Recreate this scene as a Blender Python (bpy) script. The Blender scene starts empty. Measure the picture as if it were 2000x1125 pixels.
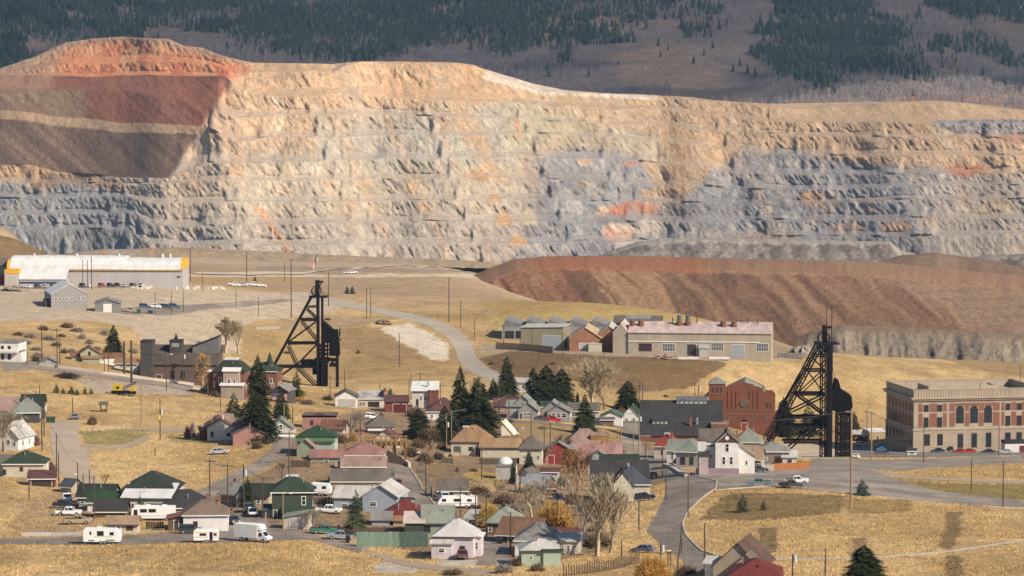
import bpy, math, random
import numpy as np
from mathutils import Vector, Matrix
random.seed(7)
rng = np.random.default_rng(11)
scene = bpy.context.scene
COL = scene.collection
# ---------------------------------------------------------------- camera
F = 7000.0                 # focal length in photo pixels (photo 2000 x 1125)
ZC = 150.0                 # height of the viewpoint
YH = 50.0                  # photo row of the horizon
TH = math.atan((562.5 - YH) / F)
CT, ST = math.cos(TH), math.sin(TH)
cd = bpy.data.cameras.new('camera'); cam = bpy.data.objects.new('camera', cd); COL.objects.link(cam)
cd.sensor_width = 36.0; cd.lens = 36.0 * F / 2000.0
cd.clip_start = 1.0; cd.clip_end = 30000.0
cam.location = (0, 0, ZC); cam.rotation_euler = (math.pi / 2 - TH, 0, 0)
scene.camera = cam
scene.render.resolution_x = 1024; scene.render.resolution_y = 576
# ---------------------------------------------------------------- light
SUN = Vector((0.66, -0.50, 0.60)).normalized()          # towards the sun: right, behind the viewer
SUN_EL = math.asin(SUN.z); SUN_AZ = math.atan2(SUN.x, SUN.y)
w = bpy.data.worlds.new('World'); scene.world = w; w.use_nodes = True
nt = w.node_tree; nt.nodes.clear()
sky = nt.nodes.new('ShaderNodeTexSky'); sky.sky_type = 'NISHITA'; sky.sun_disc = False
sky.sun_elevation = SUN_EL; sky.sun_rotation = SUN_AZ; sky.altitude = 1700; sky.dust_density = 1.5
bg = nt.nodes.new('ShaderNodeBackground'); bg.inputs[1].default_value = 0.085
wo = nt.nodes.new('ShaderNodeOutputWorld')
nt.links.new(sky.outputs[0], bg.inputs[0]); nt.links.new(bg.outputs[0], wo.inputs[0])
sd = bpy.data.lights.new('sun', 'SUN'); sd.energy = 4.8; sd.angle = math.radians(0.6); sd.color = (1.0, 0.88, 0.72)
so = bpy.data.objects.new('sun', sd); COL.objects.link(so)
so.rotation_euler = SUN.to_track_quat('Z', 'Y').to_euler(); so.location = (300, -200, 600)
scene.view_settings.view_transform = 'Standard'; scene.view_settings.look = 'None'
scene.view_settings.exposure = 0.45; scene.view_settings.gamma = 1.0
# ---------------------------------------------------------------- helpers
def slope_of(py):
    return -np.tan(TH + np.arctan((np.asarray(py, float) - 562.5) / F))
def ray_pt(px, py, d):
    v = (562.5 - py) / F
    ry = CT + ST * v; rz = -ST + CT * v
    k = d / ry
    return ((px - 1000.0) / F * k, d, ZC + rz * k)
def proj(x, y, z):
    z = z - ZC
    dep = y * CT - z * ST
    return 1000 + F * x / dep, 562.5 - F * (y * ST + z * CT) / dep
def hash2(ix, iy, seed):
    n = (ix.astype(np.int64) * 374761393 + iy.astype(np.int64) * 668265263 + seed * 974634777) & 0x7fffffff
    n = ((n ^ (n >> 13)) * 1274126177) & 0x7fffffff
    n = n ^ (n >> 16)
    return (n & 0xffff) / 65535.0
def vnoise(x, y, seed=0):
    x = np.asarray(x, float); y = np.asarray(y, float)
    ix = np.floor(x); iy = np.floor(y); fx = x - ix; fy = y - iy
    fx = fx * fx * fx * (fx * (fx * 6 - 15) + 10); fy = fy * fy * fy * (fy * (fy * 6 - 15) + 10)
    a = hash2(ix, iy, seed); b = hash2(ix + 1, iy, seed); c = hash2(ix, iy + 1, seed); d = hash2(ix + 1, iy + 1, seed)
    return (a + (b - a) * fx) * (1 - fy) + (c + (d - c) * fx) * fy
def fbm(x, y, oct=4, seed=0, gain=0.5):
    s = 0; a = 1.0; t = 0
    for o in range(oct):
        s = s + a * (vnoise(x * 2 ** o, y * 2 ** o, seed + o * 17) - 0.5); t += a; a *= gain
    return s / t * 2          # about -1..1
def sstep(a, b, x):
    t = np.clip((np.asarray(x, float) - a) / (b - a), 0, 1); return t * t * (3 - 2 * t)
def in_poly(px, py, poly):
    r = np.zeros(np.shape(px), bool); n = len(poly)
    for i in range(n):
        x1, y1 = poly[i]; x2, y2 = poly[(i + 1) % n]
        if y1 == y2: continue
        c = ((y1 > py) != (y2 > py)) & (px < (x2 - x1) * (py - y1) / (y2 - y1) + x1)
        r ^= c
    return r
# ---------------------------------------------------------------- materials
MATS = {}
def node(nt, t, **kw):
    n = nt.nodes.new(t)
    for k, v in kw.items(): setattr(n, k, v)
    return n
def M(name, col=None, rough=0.85, var=0.18, scale=1.5, bump=0.0, metal=0.0, spec=0.3, streak=None, var2=None):
    """plain procedural surface: base colour broken up by two noises, optional bump / siding lines"""
    if name in MATS: return MATS[name]
    m = bpy.data.materials.new(name); m.use_nodes = True; nt = m.node_tree
    b = nt.nodes['Principled BSDF']; b.inputs['Roughness'].default_value = rough; b.inputs['Metallic'].default_value = metal
    b.inputs['Specular IOR Level'].default_value = spec
    tc = node(nt, 'ShaderNodeTexCoord')
    mp = node(nt, 'ShaderNodeMapping')
    if streak: mp.inputs['Scale'].default_value = streak
    nt.links.new(tc.outputs['Object'], mp.inputs[0])
    n1 = node(nt, 'ShaderNodeTexNoise'); n1.inputs['Scale'].default_value = scale; n1.inputs['Detail'].default_value = 5; n1.inputs['Roughness'].default_value = 0.65
    nt.links.new(mp.outputs[0], n1.inputs['Vector'])
    n2 = node(nt, 'ShaderNodeTexNoise'); n2.inputs['Scale'].default_value = scale * 0.22; n2.inputs['Detail'].default_value = 2
    nt.links.new(mp.outputs[0], n2.inputs['Vector'])
    ad = node(nt, 'ShaderNodeMath', operation='ADD'); nt.links.new(n1.outputs['Fac'], ad.inputs[0]); nt.links.new(n2.outputs['Fac'], ad.inputs[1])
    mr = node(nt, 'ShaderNodeMapRange'); mr.inputs['From Min'].default_value = 0.6; mr.inputs['From Max'].default_value = 1.4
    mr.inputs['To Min'].default_value = 1 - var; mr.inputs['To Max'].default_value = 1 + var
    nt.links.new(ad.outputs[0], mr.inputs['Value'])
    vm = node(nt, 'ShaderNodeVectorMath', operation='SCALE'); vm.inputs[0].default_value = col[:3]
    nt.links.new(mr.outputs[0], vm.inputs['Scale'])
    nt.links.new(vm.outputs[0], b.inputs['Base Color'])
    if bump:
        bp = node(nt, 'ShaderNodeBump'); bp.inputs['Strength'].default_value = bump; bp.inputs['Distance'].default_value = 0.1
        nt.links.new(n1.outputs['Fac'], bp.inputs['Height']); nt.links.new(bp.outputs[0], b.inputs['Normal'])
    MATS[name] = m
    return m
def glass(name='glass', col=(0.02, 0.025, 0.03)):
    if name in MATS: return MATS[name]
    m = bpy.data.materials.new(name); m.use_nodes = True; b = m.node_tree.nodes['Principled BSDF']
    b.inputs['Base Color'].default_value = (*col, 1); b.inputs['Roughness'].default_value = 0.12; b.inputs['Specular IOR Level'].default_value = 0.5
    MATS[name] = m; return m
def vcol_mat(name, noises, rough=0.95, bumps=(), var=0.35, tint=None):
    """surface whose base colour is the vertex colour 'col', broken up by noise; noises = [(scale, amount, (sx,sy,sz))]"""
    m = bpy.data.materials.new(name); m.use_nodes = True; nt = m.node_tree
    b = nt.nodes['Principled BSDF']; b.inputs['Roughness'].default_value = rough; b.inputs['Specular IOR Level'].default_value = 0.1
    at = node(nt, 'ShaderNodeVertexColor'); at.layer_name = 'col'
    tc = node(nt, 'ShaderNodeTexCoord'); cur = at.outputs['Color']; hs = []
    for (sc, am, st) in noises:
        mp = node(nt, 'ShaderNodeMapping'); mp.inputs['Scale'].default_value = st; nt.links.new(tc.outputs['Object'], mp.inputs[0])
        n1 = node(nt, 'ShaderNodeTexNoise'); n1.inputs['Scale'].default_value = sc; n1.inputs['Detail'].default_value = 6; n1.inputs['Roughness'].default_value = 0.7
        nt.links.new(mp.outputs[0], n1.inputs['Vector'])
        mr = node(nt, 'ShaderNodeMapRange'); mr.inputs['From Min'].default_value = 0.3; mr.inputs['From Max'].default_value = 0.7
        mr.inputs['To Min'].default_value = 1 - am; mr.inputs['To Max'].default_value = 1 + am
        nt.links.new(n1.outputs['Fac'], mr.inputs['Value'])
        vm = node(nt, 'ShaderNodeVectorMath', operation='SCALE'); nt.links.new(cur, vm.inputs[0]); nt.links.new(mr.outputs[0], vm.inputs['Scale'])
        cur = vm.outputs[0]; hs.append(n1.outputs['Fac'])
    nt.links.new(cur, b.inputs['Base Color'])
    nrm = None
    for i, (st, di) in bumps:
        bp = node(nt, 'ShaderNodeBump'); bp.inputs['Strength'].default_value = st; bp.inputs['Distance'].default_value = di
        nt.links.new(hs[i], bp.inputs['Height'])
        if nrm: nt.links.new(nrm, bp.inputs['Normal'])
        nrm = bp.outputs[0]
    if nrm: nt.links.new(nrm, b.inputs['Normal'])
    return m
# ---------------------------------------------------------------- objects
def tag(o, label=None, cat=None, group=None, kind=None):
    if label: o['label'] = label
    if cat: o['category'] = cat
    if group: o['group'] = group
    if kind: o['kind'] = kind
    return o
def link(o, parent=None):
    COL.objects.link(o)
    if parent is not None: o.parent = parent
    return o
def empty(name, loc=(0, 0, 0), rz=0, **kw):
    o = bpy.data.objects.new(name, None); o.empty_display_size = 1
    o.location = loc; o.rotation_euler = (0, 0, rz); link(o); return tag(o, **kw)
def np_mesh(name, V, faces, mat, smooth=False, col=None):
    """V (n,3) array; faces (m,k) int array"""
    V = np.asarray(V, np.float32); faces = np.asarray(faces, np.int32); me = bpy.data.meshes.new(name)
    k = faces.shape[1]
    me.vertices.add(len(V)); me.vertices.foreach_set('co', V.ravel())
    me.loops.add(faces.size); me.loops.foreach_set('vertex_index', faces.ravel())
    me.polygons.add(len(faces)); me.polygons.foreach_set('loop_start', np.arange(0, faces.size, k, dtype=np.int32))
    if smooth: me.polygons.foreach_set('use_smooth', np.ones(len(faces), bool))
    me.update(calc_edges=True)
    if col is not None:
        a = me.color_attributes.new('col', 'FLOAT_COLOR', 'POINT')
        c = np.ones((len(V), 4), np.float32); c[:, :3] = col; a.data.foreach_set('color', c.ravel())
    me.materials.append(mat)
    return me
def grid_faces(nr, nc):
    i = np.arange(nr - 1)[:, None] * nc + np.arange(nc - 1)[None, :]
    i = i.ravel(); return np.stack([i, i + 1, i + nc + 1, i + nc], 1)
class MB:
    """collects simple solids and links them as ONE mesh object"""
    def __init__(s): s.v = []; s.f = []
    def add(s, vs, fs):
        n = len(s.v); s.v += [tuple(v) for v in vs]; s.f += [tuple(i + n for i in f) for f in fs]; return s
    def box(s, x0, x1, y0, y1, z0, z1):
        return s.add([(x0, y0, z0), (x1, y0, z0), (x1, y1, z0), (x0, y1, z0), (x0, y0, z1), (x1, y0, z1), (x1, y1, z1), (x0, y1, z1)],
                     [(0, 3, 2, 1), (4, 5, 6, 7), (0, 1, 5, 4), (1, 2, 6, 5), (2, 3, 7, 6), (3, 0, 4, 7)])
    def hexa(s, p): return s.add(p, [(0, 3, 2, 1), (4, 5, 6, 7), (0, 1, 5, 4), (1, 2, 6, 5), (2, 3, 7, 6), (3, 0, 4, 7)])
    def bar(s, a, b, w, h=None):
        a = Vector(a); b = Vector(b); h = h or w; d = (b - a).normalized()
        up = Vector((0, 0, 1)) if abs(d.z) < 0.95 else Vector((0, 1, 0))
        sx = d.cross(up).normalized() * (w / 2); sy = sx.cross(d).normalized() * (h / 2)
        p = [a - sx - sy, a + sx - sy, a + sx + sy, a - sx + sy, b - sx - sy, b + sx - sy, b + sx + sy, b - sx + sy]
        return s.add(p, [(0, 1, 2, 3), (4, 7, 6, 5), (0, 4, 5, 1), (1, 5, 6, 2), (2, 6, 7, 3), (3, 7, 4, 0)])
    def tube(s, pts, rads, n=6, cap=True):
        rings = []
        for i, p in enumerate(pts):
            p = Vector(p); q = Vector(pts[min(i + 1, len(pts) - 1)]); r0 = Vector(pts[max(i - 1, 0)])
            d = (q - r0).normalized(); up = Vector((0, 0, 1)) if abs(d.z) < 0.95 else Vector((0, 1, 0))
            sx = d.cross(up).normalized(); sy = sx.cross(d).normalized()
            r = rads[i] if hasattr(rads, '__len__') else rads
            rings.append([p + (sx * math.cos(2 * math.pi * k / n) + sy * math.sin(2 * math.pi * k / n)) * r for k in range(n)])
        vs = [v for r in rings for v in r]; fs = []
        for i in range(len(rings) - 1):
            for k in range(n):
                fs.append((i * n + k, i * n + (k + 1) % n, (i + 1) * n + (k + 1) % n, (i + 1) * n + k))
        if cap: fs.append(tuple(range(n))[::-1]); fs.append(tuple((len(rings) - 1) * n + k for k in range(n)))
        return s.add(vs, fs)
    def prism(s, prof, y0, y1):
        """profile in x,z extruded along y"""
        n = len(prof); vs = [(x, y0, z) for x, z in prof] + [(x, y1, z) for x, z in prof]
        fs = [tuple(range(n)), tuple(range(2 * n - 1, n - 1, -1))] + [(i, i + n, (i + 1) % n + n, (i + 1) % n) for i in range(n)]
        return s.add(vs, fs)
    def mesh(s, name, mat, smooth=False):
        me = bpy.data.meshes.new(name); me.from_pydata([tuple(v) for v in s.v], [], s.f)
        if smooth:
            for p in me.polygons: p.use_smooth = True
        me.materials.append(mat); me.update(); return me
    def build(s, name, mat, parent=None, smooth=False, loc=None, label=None):
        o = bpy.data.objects.new(name, s.mesh(name, mat, smooth)); link(o, parent)
        if loc is not None: o.location = loc
        if label: o['label'] = label
        return o
def put(name, me, parent=None, loc=(0, 0, 0), rot=(0, 0, 0), sc=(1, 1, 1)):
    o = bpy.data.objects.new(name, me); link(o, parent); o.location = loc; o.rotation_euler = rot; o.scale = sc; return o
def kids(o): return [c for c in bpy.data.objects if c.parent == o]
CH = {}
def copy_tree(src, parts, loc, rz, label, group=None, sc=1.0):
    """parts = list of (object, [sub objects])"""
    r = src.copy(); COL.objects.link(r); r.location = loc; r.rotation_euler = (0, 0, rz); r.scale = (sc, sc, sc) if not hasattr(sc, '__len__') else sc
    r['label'] = label
    if group: r['group'] = group
    for p, subs in parts:
        c = p.copy(); COL.objects.link(c); c.parent = r
        for q in subs:
            e = q.copy(); COL.objects.link(e); e.parent = c
    return r
# ================================================================ GROUND
# photo row of the ground at (column, distance): the lie of the land as surveyed from the photograph
GT = {
 -400: [(600,1150),(650,1085),(700,1040),(760,985),(800,950),(860,890),(920,835),(1000,770),(1080,715),(1200,655),(1300,615),(1400,580),(1490,556),(1600,505),(1700,470),(1800,480),(2600,500)],
 0:    [(600,1180),(650,1110),(700,1052),(760,985),(800,937),(860,874),(920,822),(1000,760),(1080,708),(1200,650),(1300,612),(1400,580),(1490,556),(1600,515),(1700,476),(1760,484),(1900,505),(2600,500)],
 150:  [(600,1180),(650,1110),(700,1052),(760,990),(800,945),(860,880),(900,835),(950,805),(1000,772),(1080,725),(1200,662),(1300,622),(1400,588),(1490,556),(1600,538),(1750,520),(2000,508),(2600,496)],
 300:  [(600,1170),(650,1100),(700,1048),(760,992),(800,955),(860,895),(900,855),(950,817),(1000,788),(1080,748),(1150,715),(1200,690),(1300,640),(1350,614),(1400,590),(1490,558),(1600,540),(1750,525),(2000,512),(2600,500)],
 450:  [(600,1170),(650,1105),(700,1050),(760,990),(800,950),(860,885),(900,850),(950,820),(1000,800),(1080,772),(1150,752),(1220,735),(1300,690),(1350,655),(1400,620),(1490,572),(1600,545),(1750,528),(2000,515),(2600,502)],
 600:  [(600,1180),(650,1115),(700,1055),(760,985),(820,920),(860,875),(920,838),(1000,812),(1080,790),(1150,775),(1220,762),(1300,752),(1350,715),(1420,655),(1500,605),(1600,565),(1700,545),(1800,530),(2000,520),(2600,508)],
 750:  [(600,1180),(650,1120),(700,1065),(760,995),(800,955),(860,898),(920,858),(1000,827),(1080,802),(1120,793),(1200,766),(1300,730),(1400,670),(1500,612),(1600,575),(1700,548),(1800,532),(2000,522),(2600,510)],
 900:  [(600,1180),(650,1115),(700,1055),(750,1003),(800,968),(860,935),(930,905),(1000,868),(1050,838),(1100,808),(1200,770),(1300,735),(1400,682),(1500,620),(1600,580),(1700,552),(1800,535),(2000,528),(2600,512)],
 1050: [(600,1170),(640,1122),(700,1060),(750,1012),(800,975),(860,940),(930,905),(1000,852),(1050,824),(1100,802),(1200,765),(1280,720),(1335,694),(1430,672),(1480,630),(1520,600),(1560,587),(1620,590),(1750,605),(2000,600),(2600,560)],
 1200: [(600,1170),(640,1122),(700,1062),(750,1016),(800,985),(850,960),(900,935),(950,908),(1000,880),(1050,852),(1100,832),(1150,815),(1200,800),(1250,770),(1300,725),(1335,699),(1430,674),(1490,628),(1540,598),(1580,590),(1650,605),(1800,620),(2600,560)],
 1350: [(600,1160),(640,1112),(700,1055),(750,1000),(790,957),(850,925),(900,908),(1000,885),(1100,862),(1180,846),(1230,815),(1275,760),(1315,717),(1340,702),(1430,680),(1500,645),(1570,612),(1650,625),(1800,640),(2600,560)],
 1500: [(600,1150),(640,1100),(700,1045),(750,990),(790,954),(850,926),(900,914),(1000,903),(1100,896),(1170,889),(1240,855),(1280,825),(1320,765),(1350,712),(1370,703),(1430,690),(1500,672),(1600,655),(1700,690),(1900,690),(2600,570)],
 1650: [(600,1150),(640,1100),(700,1042),(750,995),(800,953),(850,927),(900,915),(1000,904),(1100,896),(1170,889),(1240,862),(1300,815),(1360,735),(1400,705),(1440,692),(1480,690),(1560,720),(1800,720),(2600,580)],
 1800: [(600,1150),(640,1100),(700,1045),(750,1003),(800,968),(850,940),(900,920),(1000,904),(1100,893),(1170,886),(1250,862),(1300,824),(1370,745),(1430,712),(1480,700),(1520,699),(1600,735),(1800,735),(2600,590)],
 2000: [(600,1150),(640,1100),(700,1052),(750,1013),(800,983),(850,955),(900,928),(1000,904),(1100,891),(1170,885),(1250,864),(1300,830),(1380,760),(1450,722),(1500,709),(1540,707),(1620,745),(1800,750),(2600,590)],
 2400: [(600,1150),(640,1100),(700,1055),(750,1020),(800,992),(850,965),(900,938),(1000,910),(1100,893),(1170,886),(1250,866),(1300,835),(1380,770),(1450,730),(1500,715),(1540,713),(1620,745),(1800,750),(2600,590)],
}
GD = np.arange(560.0, 2640.0, 4.0)
GP = np.arange(-500.0, 2501.0, 25.0)
_cols = np.array(sorted(GT)); _tab = np.stack([np.interp(GD, [a for a, b in GT[c]], [b for a, b in GT[c]], ) for c in _cols])
_first = [GT[c][0] for c in _cols]
for i, c in enumerate(_cols):          # extend steeply in front of the first station
    a = GD < GT[c][0][0]; _tab[i, a] = GT[c][0][1] + (GT[c][0][0] - GD[a]) * 1.3
def gsm(a, sig, axis):
    r = int(sig * 3) + 1; k = np.exp(-0.5 * (np.arange(-r, r + 1) / sig) ** 2); k /= k.sum()
    pad = [(0, 0), (0, 0)]; pad[axis] = (r, r); b = np.pad(a, pad, mode='edge'); o = np.zeros_like(a)
    for i, kk in enumerate(k):
        sl = [slice(None), slice(None)]; sl[axis] = slice(i, i + a.shape[axis]); o += kk * b[tuple(sl)]
    return o
GTAB = np.stack([np.interp(GP, _cols, _tab[:, j]) for j in range(len(GD))], 1)
GTAB = gsm(gsm(GTAB, 2.6, 0), 2.6, 1)
def gz(x, y):
    x = np.asarray(x, float); y = np.asarray(y, float)
    u = 1000 + F * 0.994 * x / y
    fi = np.clip((u - GP[0]) / 25.0, 0, len(GP) - 1.001); fj = np.clip((y - GD[0]) / 4.0, 0, len(GD) - 1.001)
    i = fi.astype(int); j = fj.astype(int); a = fi - i; b = fj - j
    t = (GTAB[i, j] * (1 - a) + GTAB[i + 1, j] * a) * (1 - b) + (GTAB[i, j + 1] * (1 - a) + GTAB[i + 1, j + 1] * a) * b
    z = ZC + slope_of(t) * y
    z = z + fbm(x / 14, y / 22, 3, 5) * 0.28
    far = sstep(1560, 1700, y)
    z = z + far * fbm(x / 60, y / 90, 4, 9) * 2.2
    return z
_hd = np.arange(585.0, 2600.0, 1.0)
def hit(px, py, dmin=585):
    """where the line of sight through a photo pixel meets the ground"""
    d = _hd[_hd >= dmin]
    x, _, z = ray_pt(px, py, d)
    g = gz(x, d); k = np.nonzero(g >= z)[0]
    i = k[0] if len(k) else len(d) - 1
    if i > 0 and len(k):
        a = z[i - 1] - g[i - 1]; b = g[i] - z[i]; t = a / (a + b + 1e-9); dd = d[i - 1] + t
    else: dd = d[i]
    x, y, z = ray_pt(px, py, dd)
    return Vector((float(x), float(dd), float(gz(x, dd))))
def sc_at(d): return F / d          # photo pixels per metre
# --- the sheet
NU, NR = 430, 700
U = np.linspace(-0.225, 0.225, NU); Rr = 575.0 * np.exp(np.linspace(0, math.log(2600 / 575.0), NR))
X = (U[None, :] * Rr[:, None]); Y = np.repeat(Rr[:, None], NU, 1); Z = gz(X, Y)
PX, PY = proj(X, Y, Z)
wx = fbm(X / 6, Y / 9, 3, 21) * 7; wy = fbm(X / 6, Y / 12, 3, 33) * 2.5
QX, QY = PX + wx, PY + wy
GRASS = np.array((0.375, 0.252, 0.112)); STRAW = np.array((0.48, 0.335, 0.162)); DIRT = np.array((0.205, 0.145, 0.098))
GRAVEL = np.array((0.42, 0.335, 0.24)); BROWN = np.array((0.165, 0.105, 0.06)); GREEN = np.array((0.20, 0.175, 0.065)); MINE = np.array((0.33, 0.235, 0.15))
n1 = fbm(X / 30, Y / 45, 4, 3); n2 = fbm(X / 7, Y / 12, 3, 8)
mixf = sstep(-0.5, 0.5, n1 + 0.5 * n2)[..., None]
C = GRASS * (1 - mixf) + STRAW * mixf
dull = sstep(0.1, 0.55, fbm(X / 55 + 7, Y / 60, 3, 71))[..., None] * 0.7
C = C * (1 - dull) + np.array((0.27, 0.185, 0.085)) * dull
d2_ = sstep(.15, .5, fbm(X / 16, Y / 24 + 9, 4, 73, .6))[..., None] * .5; C = C * (1 - d2_) + np.array((0.25, 0.165, 0.08)) * d2_
def zone(poly, col, k=1.0, dist=None):
    global C
    m = in_poly(QX, QY, poly)
    if dist: m &= (Y > dist[0]) & (Y < dist[1])
    m = m[..., None] * k; C = C * (1 - m) + np.array(col) * m
# far mine flats
f = sstep(1480, 1640, Y)[..., None] * 0.85; C = C * (1 - f) + MINE * f
f = sstep(1750, 2100, Y)[..., None] * 0.8; C = C * (1 - f) + np.array((0.40, 0.31, 0.22)) * f
zone([(-200, 606), (-200, 552), (60, 552), (360, 557), (470, 566), (600, 577), (680, 596), (640, 612), (500, 628), (470, 640), (470, 690), (420, 690), (280, 668), (255, 640), (180, 626), (0, 628), (-200, 630)], GRAVEL)
zone([(345, 540), (600, 540), (600, 552), (345, 553)], (0.36, 0.24, 0.11), 0.8)
zone([(240, 604), (350, 600), (520, 588), (600, 583), (520, 595), (400, 606), (330, 617), (240, 614)], (0.22, 0.19, 0.165), 0.85)
zone([(500, 520), (1050, 528), (1050, 534), (500, 528)], (0.30, 0.22, 0.16))
zone([(360, 535), (960, 535), (960, 541), (360, 541)], (0.50, 0.40, 0.29))
zone([(480, 640), (620, 615), (800, 620), (700, 636), (560, 648)], (0.30, 0.215, 0.13), 0.8)
zone([(738, 640), (800, 632), (840, 650), (876, 672), (876, 703), (843, 703), (790, 670)], (0.56, 0.48, 0.37))
zone([(660, 640), (740, 640), (830, 700), (760, 705), (660, 680)], (0.27, 0.18, 0.09), 0.8)
zone([(-200, 500), (-200, 465), (20, 468), (60, 490), (85, 502)], (0.22, 0.14, 0.065), 0.9, (1560, 1800))
# industrial yard and its banks
zone([(925, 690), (960, 672), (1520, 672), (1580, 690), (1560, 705), (1400, 705), (1180, 698), (960, 690)], (0.34, 0.265, 0.185), 0.95, (1300, 1480))
zone([(935, 700), (1000, 685), (1160, 694), (1400, 704), (1420, 712), (1340, 760), (1240, 765), (1120, 745), (980, 735)], (0.15, 0.092, 0.046), 0.9)
zone([(930, 590), (1050, 583), (1250, 583), (1400, 610), (1500, 640), (1400, 640), (1200, 625), (980, 610)], (0.34, 0.235, 0.085), 0.8, (1440, 1700))
zone([(960, 612), (1200, 612), (1300, 640), (960, 640)], (0.36, 0.27, 0.10), 0.8, (1440, 1560))
zone([(1500, 655), (1640, 655), (1640, 690), (1500, 690)], (0.30, 0.215, 0.14), 0.8, (1360, 1600))
zone([(1840, 700), (2300, 712), (2300, 742), (2000, 738), (1900, 722)], (0.29, 0.195, 0.095), 0.85)
# town soil
zone([(560, 862), (600, 830), (700, 800), (800, 790), (980, 790), (1100, 800), (1240, 815), (1290, 880), (1320, 930), (1260, 960), (1180, 1010), (1190, 1075), (1090, 1095), (900, 1100), (690, 1050), (600, 1040), (560, 1010), (520, 1040), (360, 1050), (330, 1000), (440, 960), (540, 910)], DIRT, 0.8)
zone([(780, 900), (960, 915), (980, 960), (1100, 985), (1180, 1010), (1060, 1010), (960, 985), (860, 960)], (0.19, 0.13, 0.075), 0.75)
zone([(900, 930), (930, 915), (985, 930), (960, 955)], (0.36, 0.25, 0.09), 0.8)
zone([(110, 960), (150, 940), (200, 1010), (170, 1046), (60, 1046), (10, 1030), (60, 980)], (0.34, 0.23, 0.13), 0.9)
zone([(0, 985), (60, 975), (125, 1010), (190, 1046), (130, 1046), (60, 1000)], (0.36, 0.25, 0.145), 0.7)
zone([(150, 842), (290, 838), (290, 850), (240, 872), (160, 866)], GREEN, 0.75)
zone([(330, 848), (400, 846), (440, 858), (400, 868), (330, 862)], GREEN, 0.6)
zone([(590, 944), (640, 938), (650, 948), (600, 952)], (0.20, 0.20, 0.05), 0.8)
zone([(985, 825), (1100, 832), (1200, 838), (1240, 860), (1150, 872), (1020, 862)], (0.31, 0.215, 0.105), 0.8)
zone([(75, 715), (375, 752), (375, 775), (220, 765), (150, 745), (60, 720)], (0.25, 0.19, 0.14), 0.7)
zone([(150, 740), (370, 752), (370, 772), (190, 768)], (0.38, 0.31, 0.24), 0.8)
zone([(0, 700), (110, 706), (60, 722), (0, 726)], (0.22, 0.2, 0.18), 0.8)
zone([(725, 1102), (760, 1096), (830, 1108), (800, 1122), (735, 1118)], (0.46, 0.40, 0.33), .85)
zone([(860, 1094), (935, 1092), (935, 1106), (850, 1104)], (0.48, 0.43, 0.36), .85)
# the lot on the right: brown, dark and green patches
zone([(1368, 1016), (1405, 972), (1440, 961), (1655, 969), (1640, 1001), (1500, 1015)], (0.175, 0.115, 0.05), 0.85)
zone([(1640, 975), (1780, 976), (1770, 1000), (1655, 1003)], (0.25, 0.17, 0.07), 0.8)
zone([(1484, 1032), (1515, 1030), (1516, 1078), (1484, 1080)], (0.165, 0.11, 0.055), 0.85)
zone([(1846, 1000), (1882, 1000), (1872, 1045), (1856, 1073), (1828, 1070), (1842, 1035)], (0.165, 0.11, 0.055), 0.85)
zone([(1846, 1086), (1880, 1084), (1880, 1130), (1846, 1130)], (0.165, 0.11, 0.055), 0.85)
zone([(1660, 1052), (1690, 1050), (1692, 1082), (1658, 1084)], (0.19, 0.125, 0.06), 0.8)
zone([(1750, 942), (2300, 952), (2300, 985), (1900, 972), (1790, 952)], (0.185, 0.15, 0.055), 0.8)
zone([(1520, 900), (1660, 900), (1660, 885), (1560, 868)], (0.44, 0.34, 0.22), 0.8)
n3 = fbm(X / 2.2, Y / 3.5, 3, 44)[..., None]
C = np.clip(C * (1 + 0.22 * n3), 0.01, 0.9)
ground_mat = vcol_mat('ground_soil', [(0.9, 0.30, (1, 0.55, 1)), (0.12, 0.14, (1, 1, 1)), (4.0, 0.22, (1, 1, 1))], bumps=[(0, (0.9, 0.5)), (2, (0.7, 0.12))])
V = np.stack([X, Y, Z], -1).reshape(-1, 3)
g = bpy.data.objects.new('ground', np_mesh('ground', V, grid_faces(NR, NU), ground_mat, True, C.reshape(-1, 3)))
link(g); tag(g, 'rolling dry grass and bare soil under the town', 'ground', kind='structure')
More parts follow.
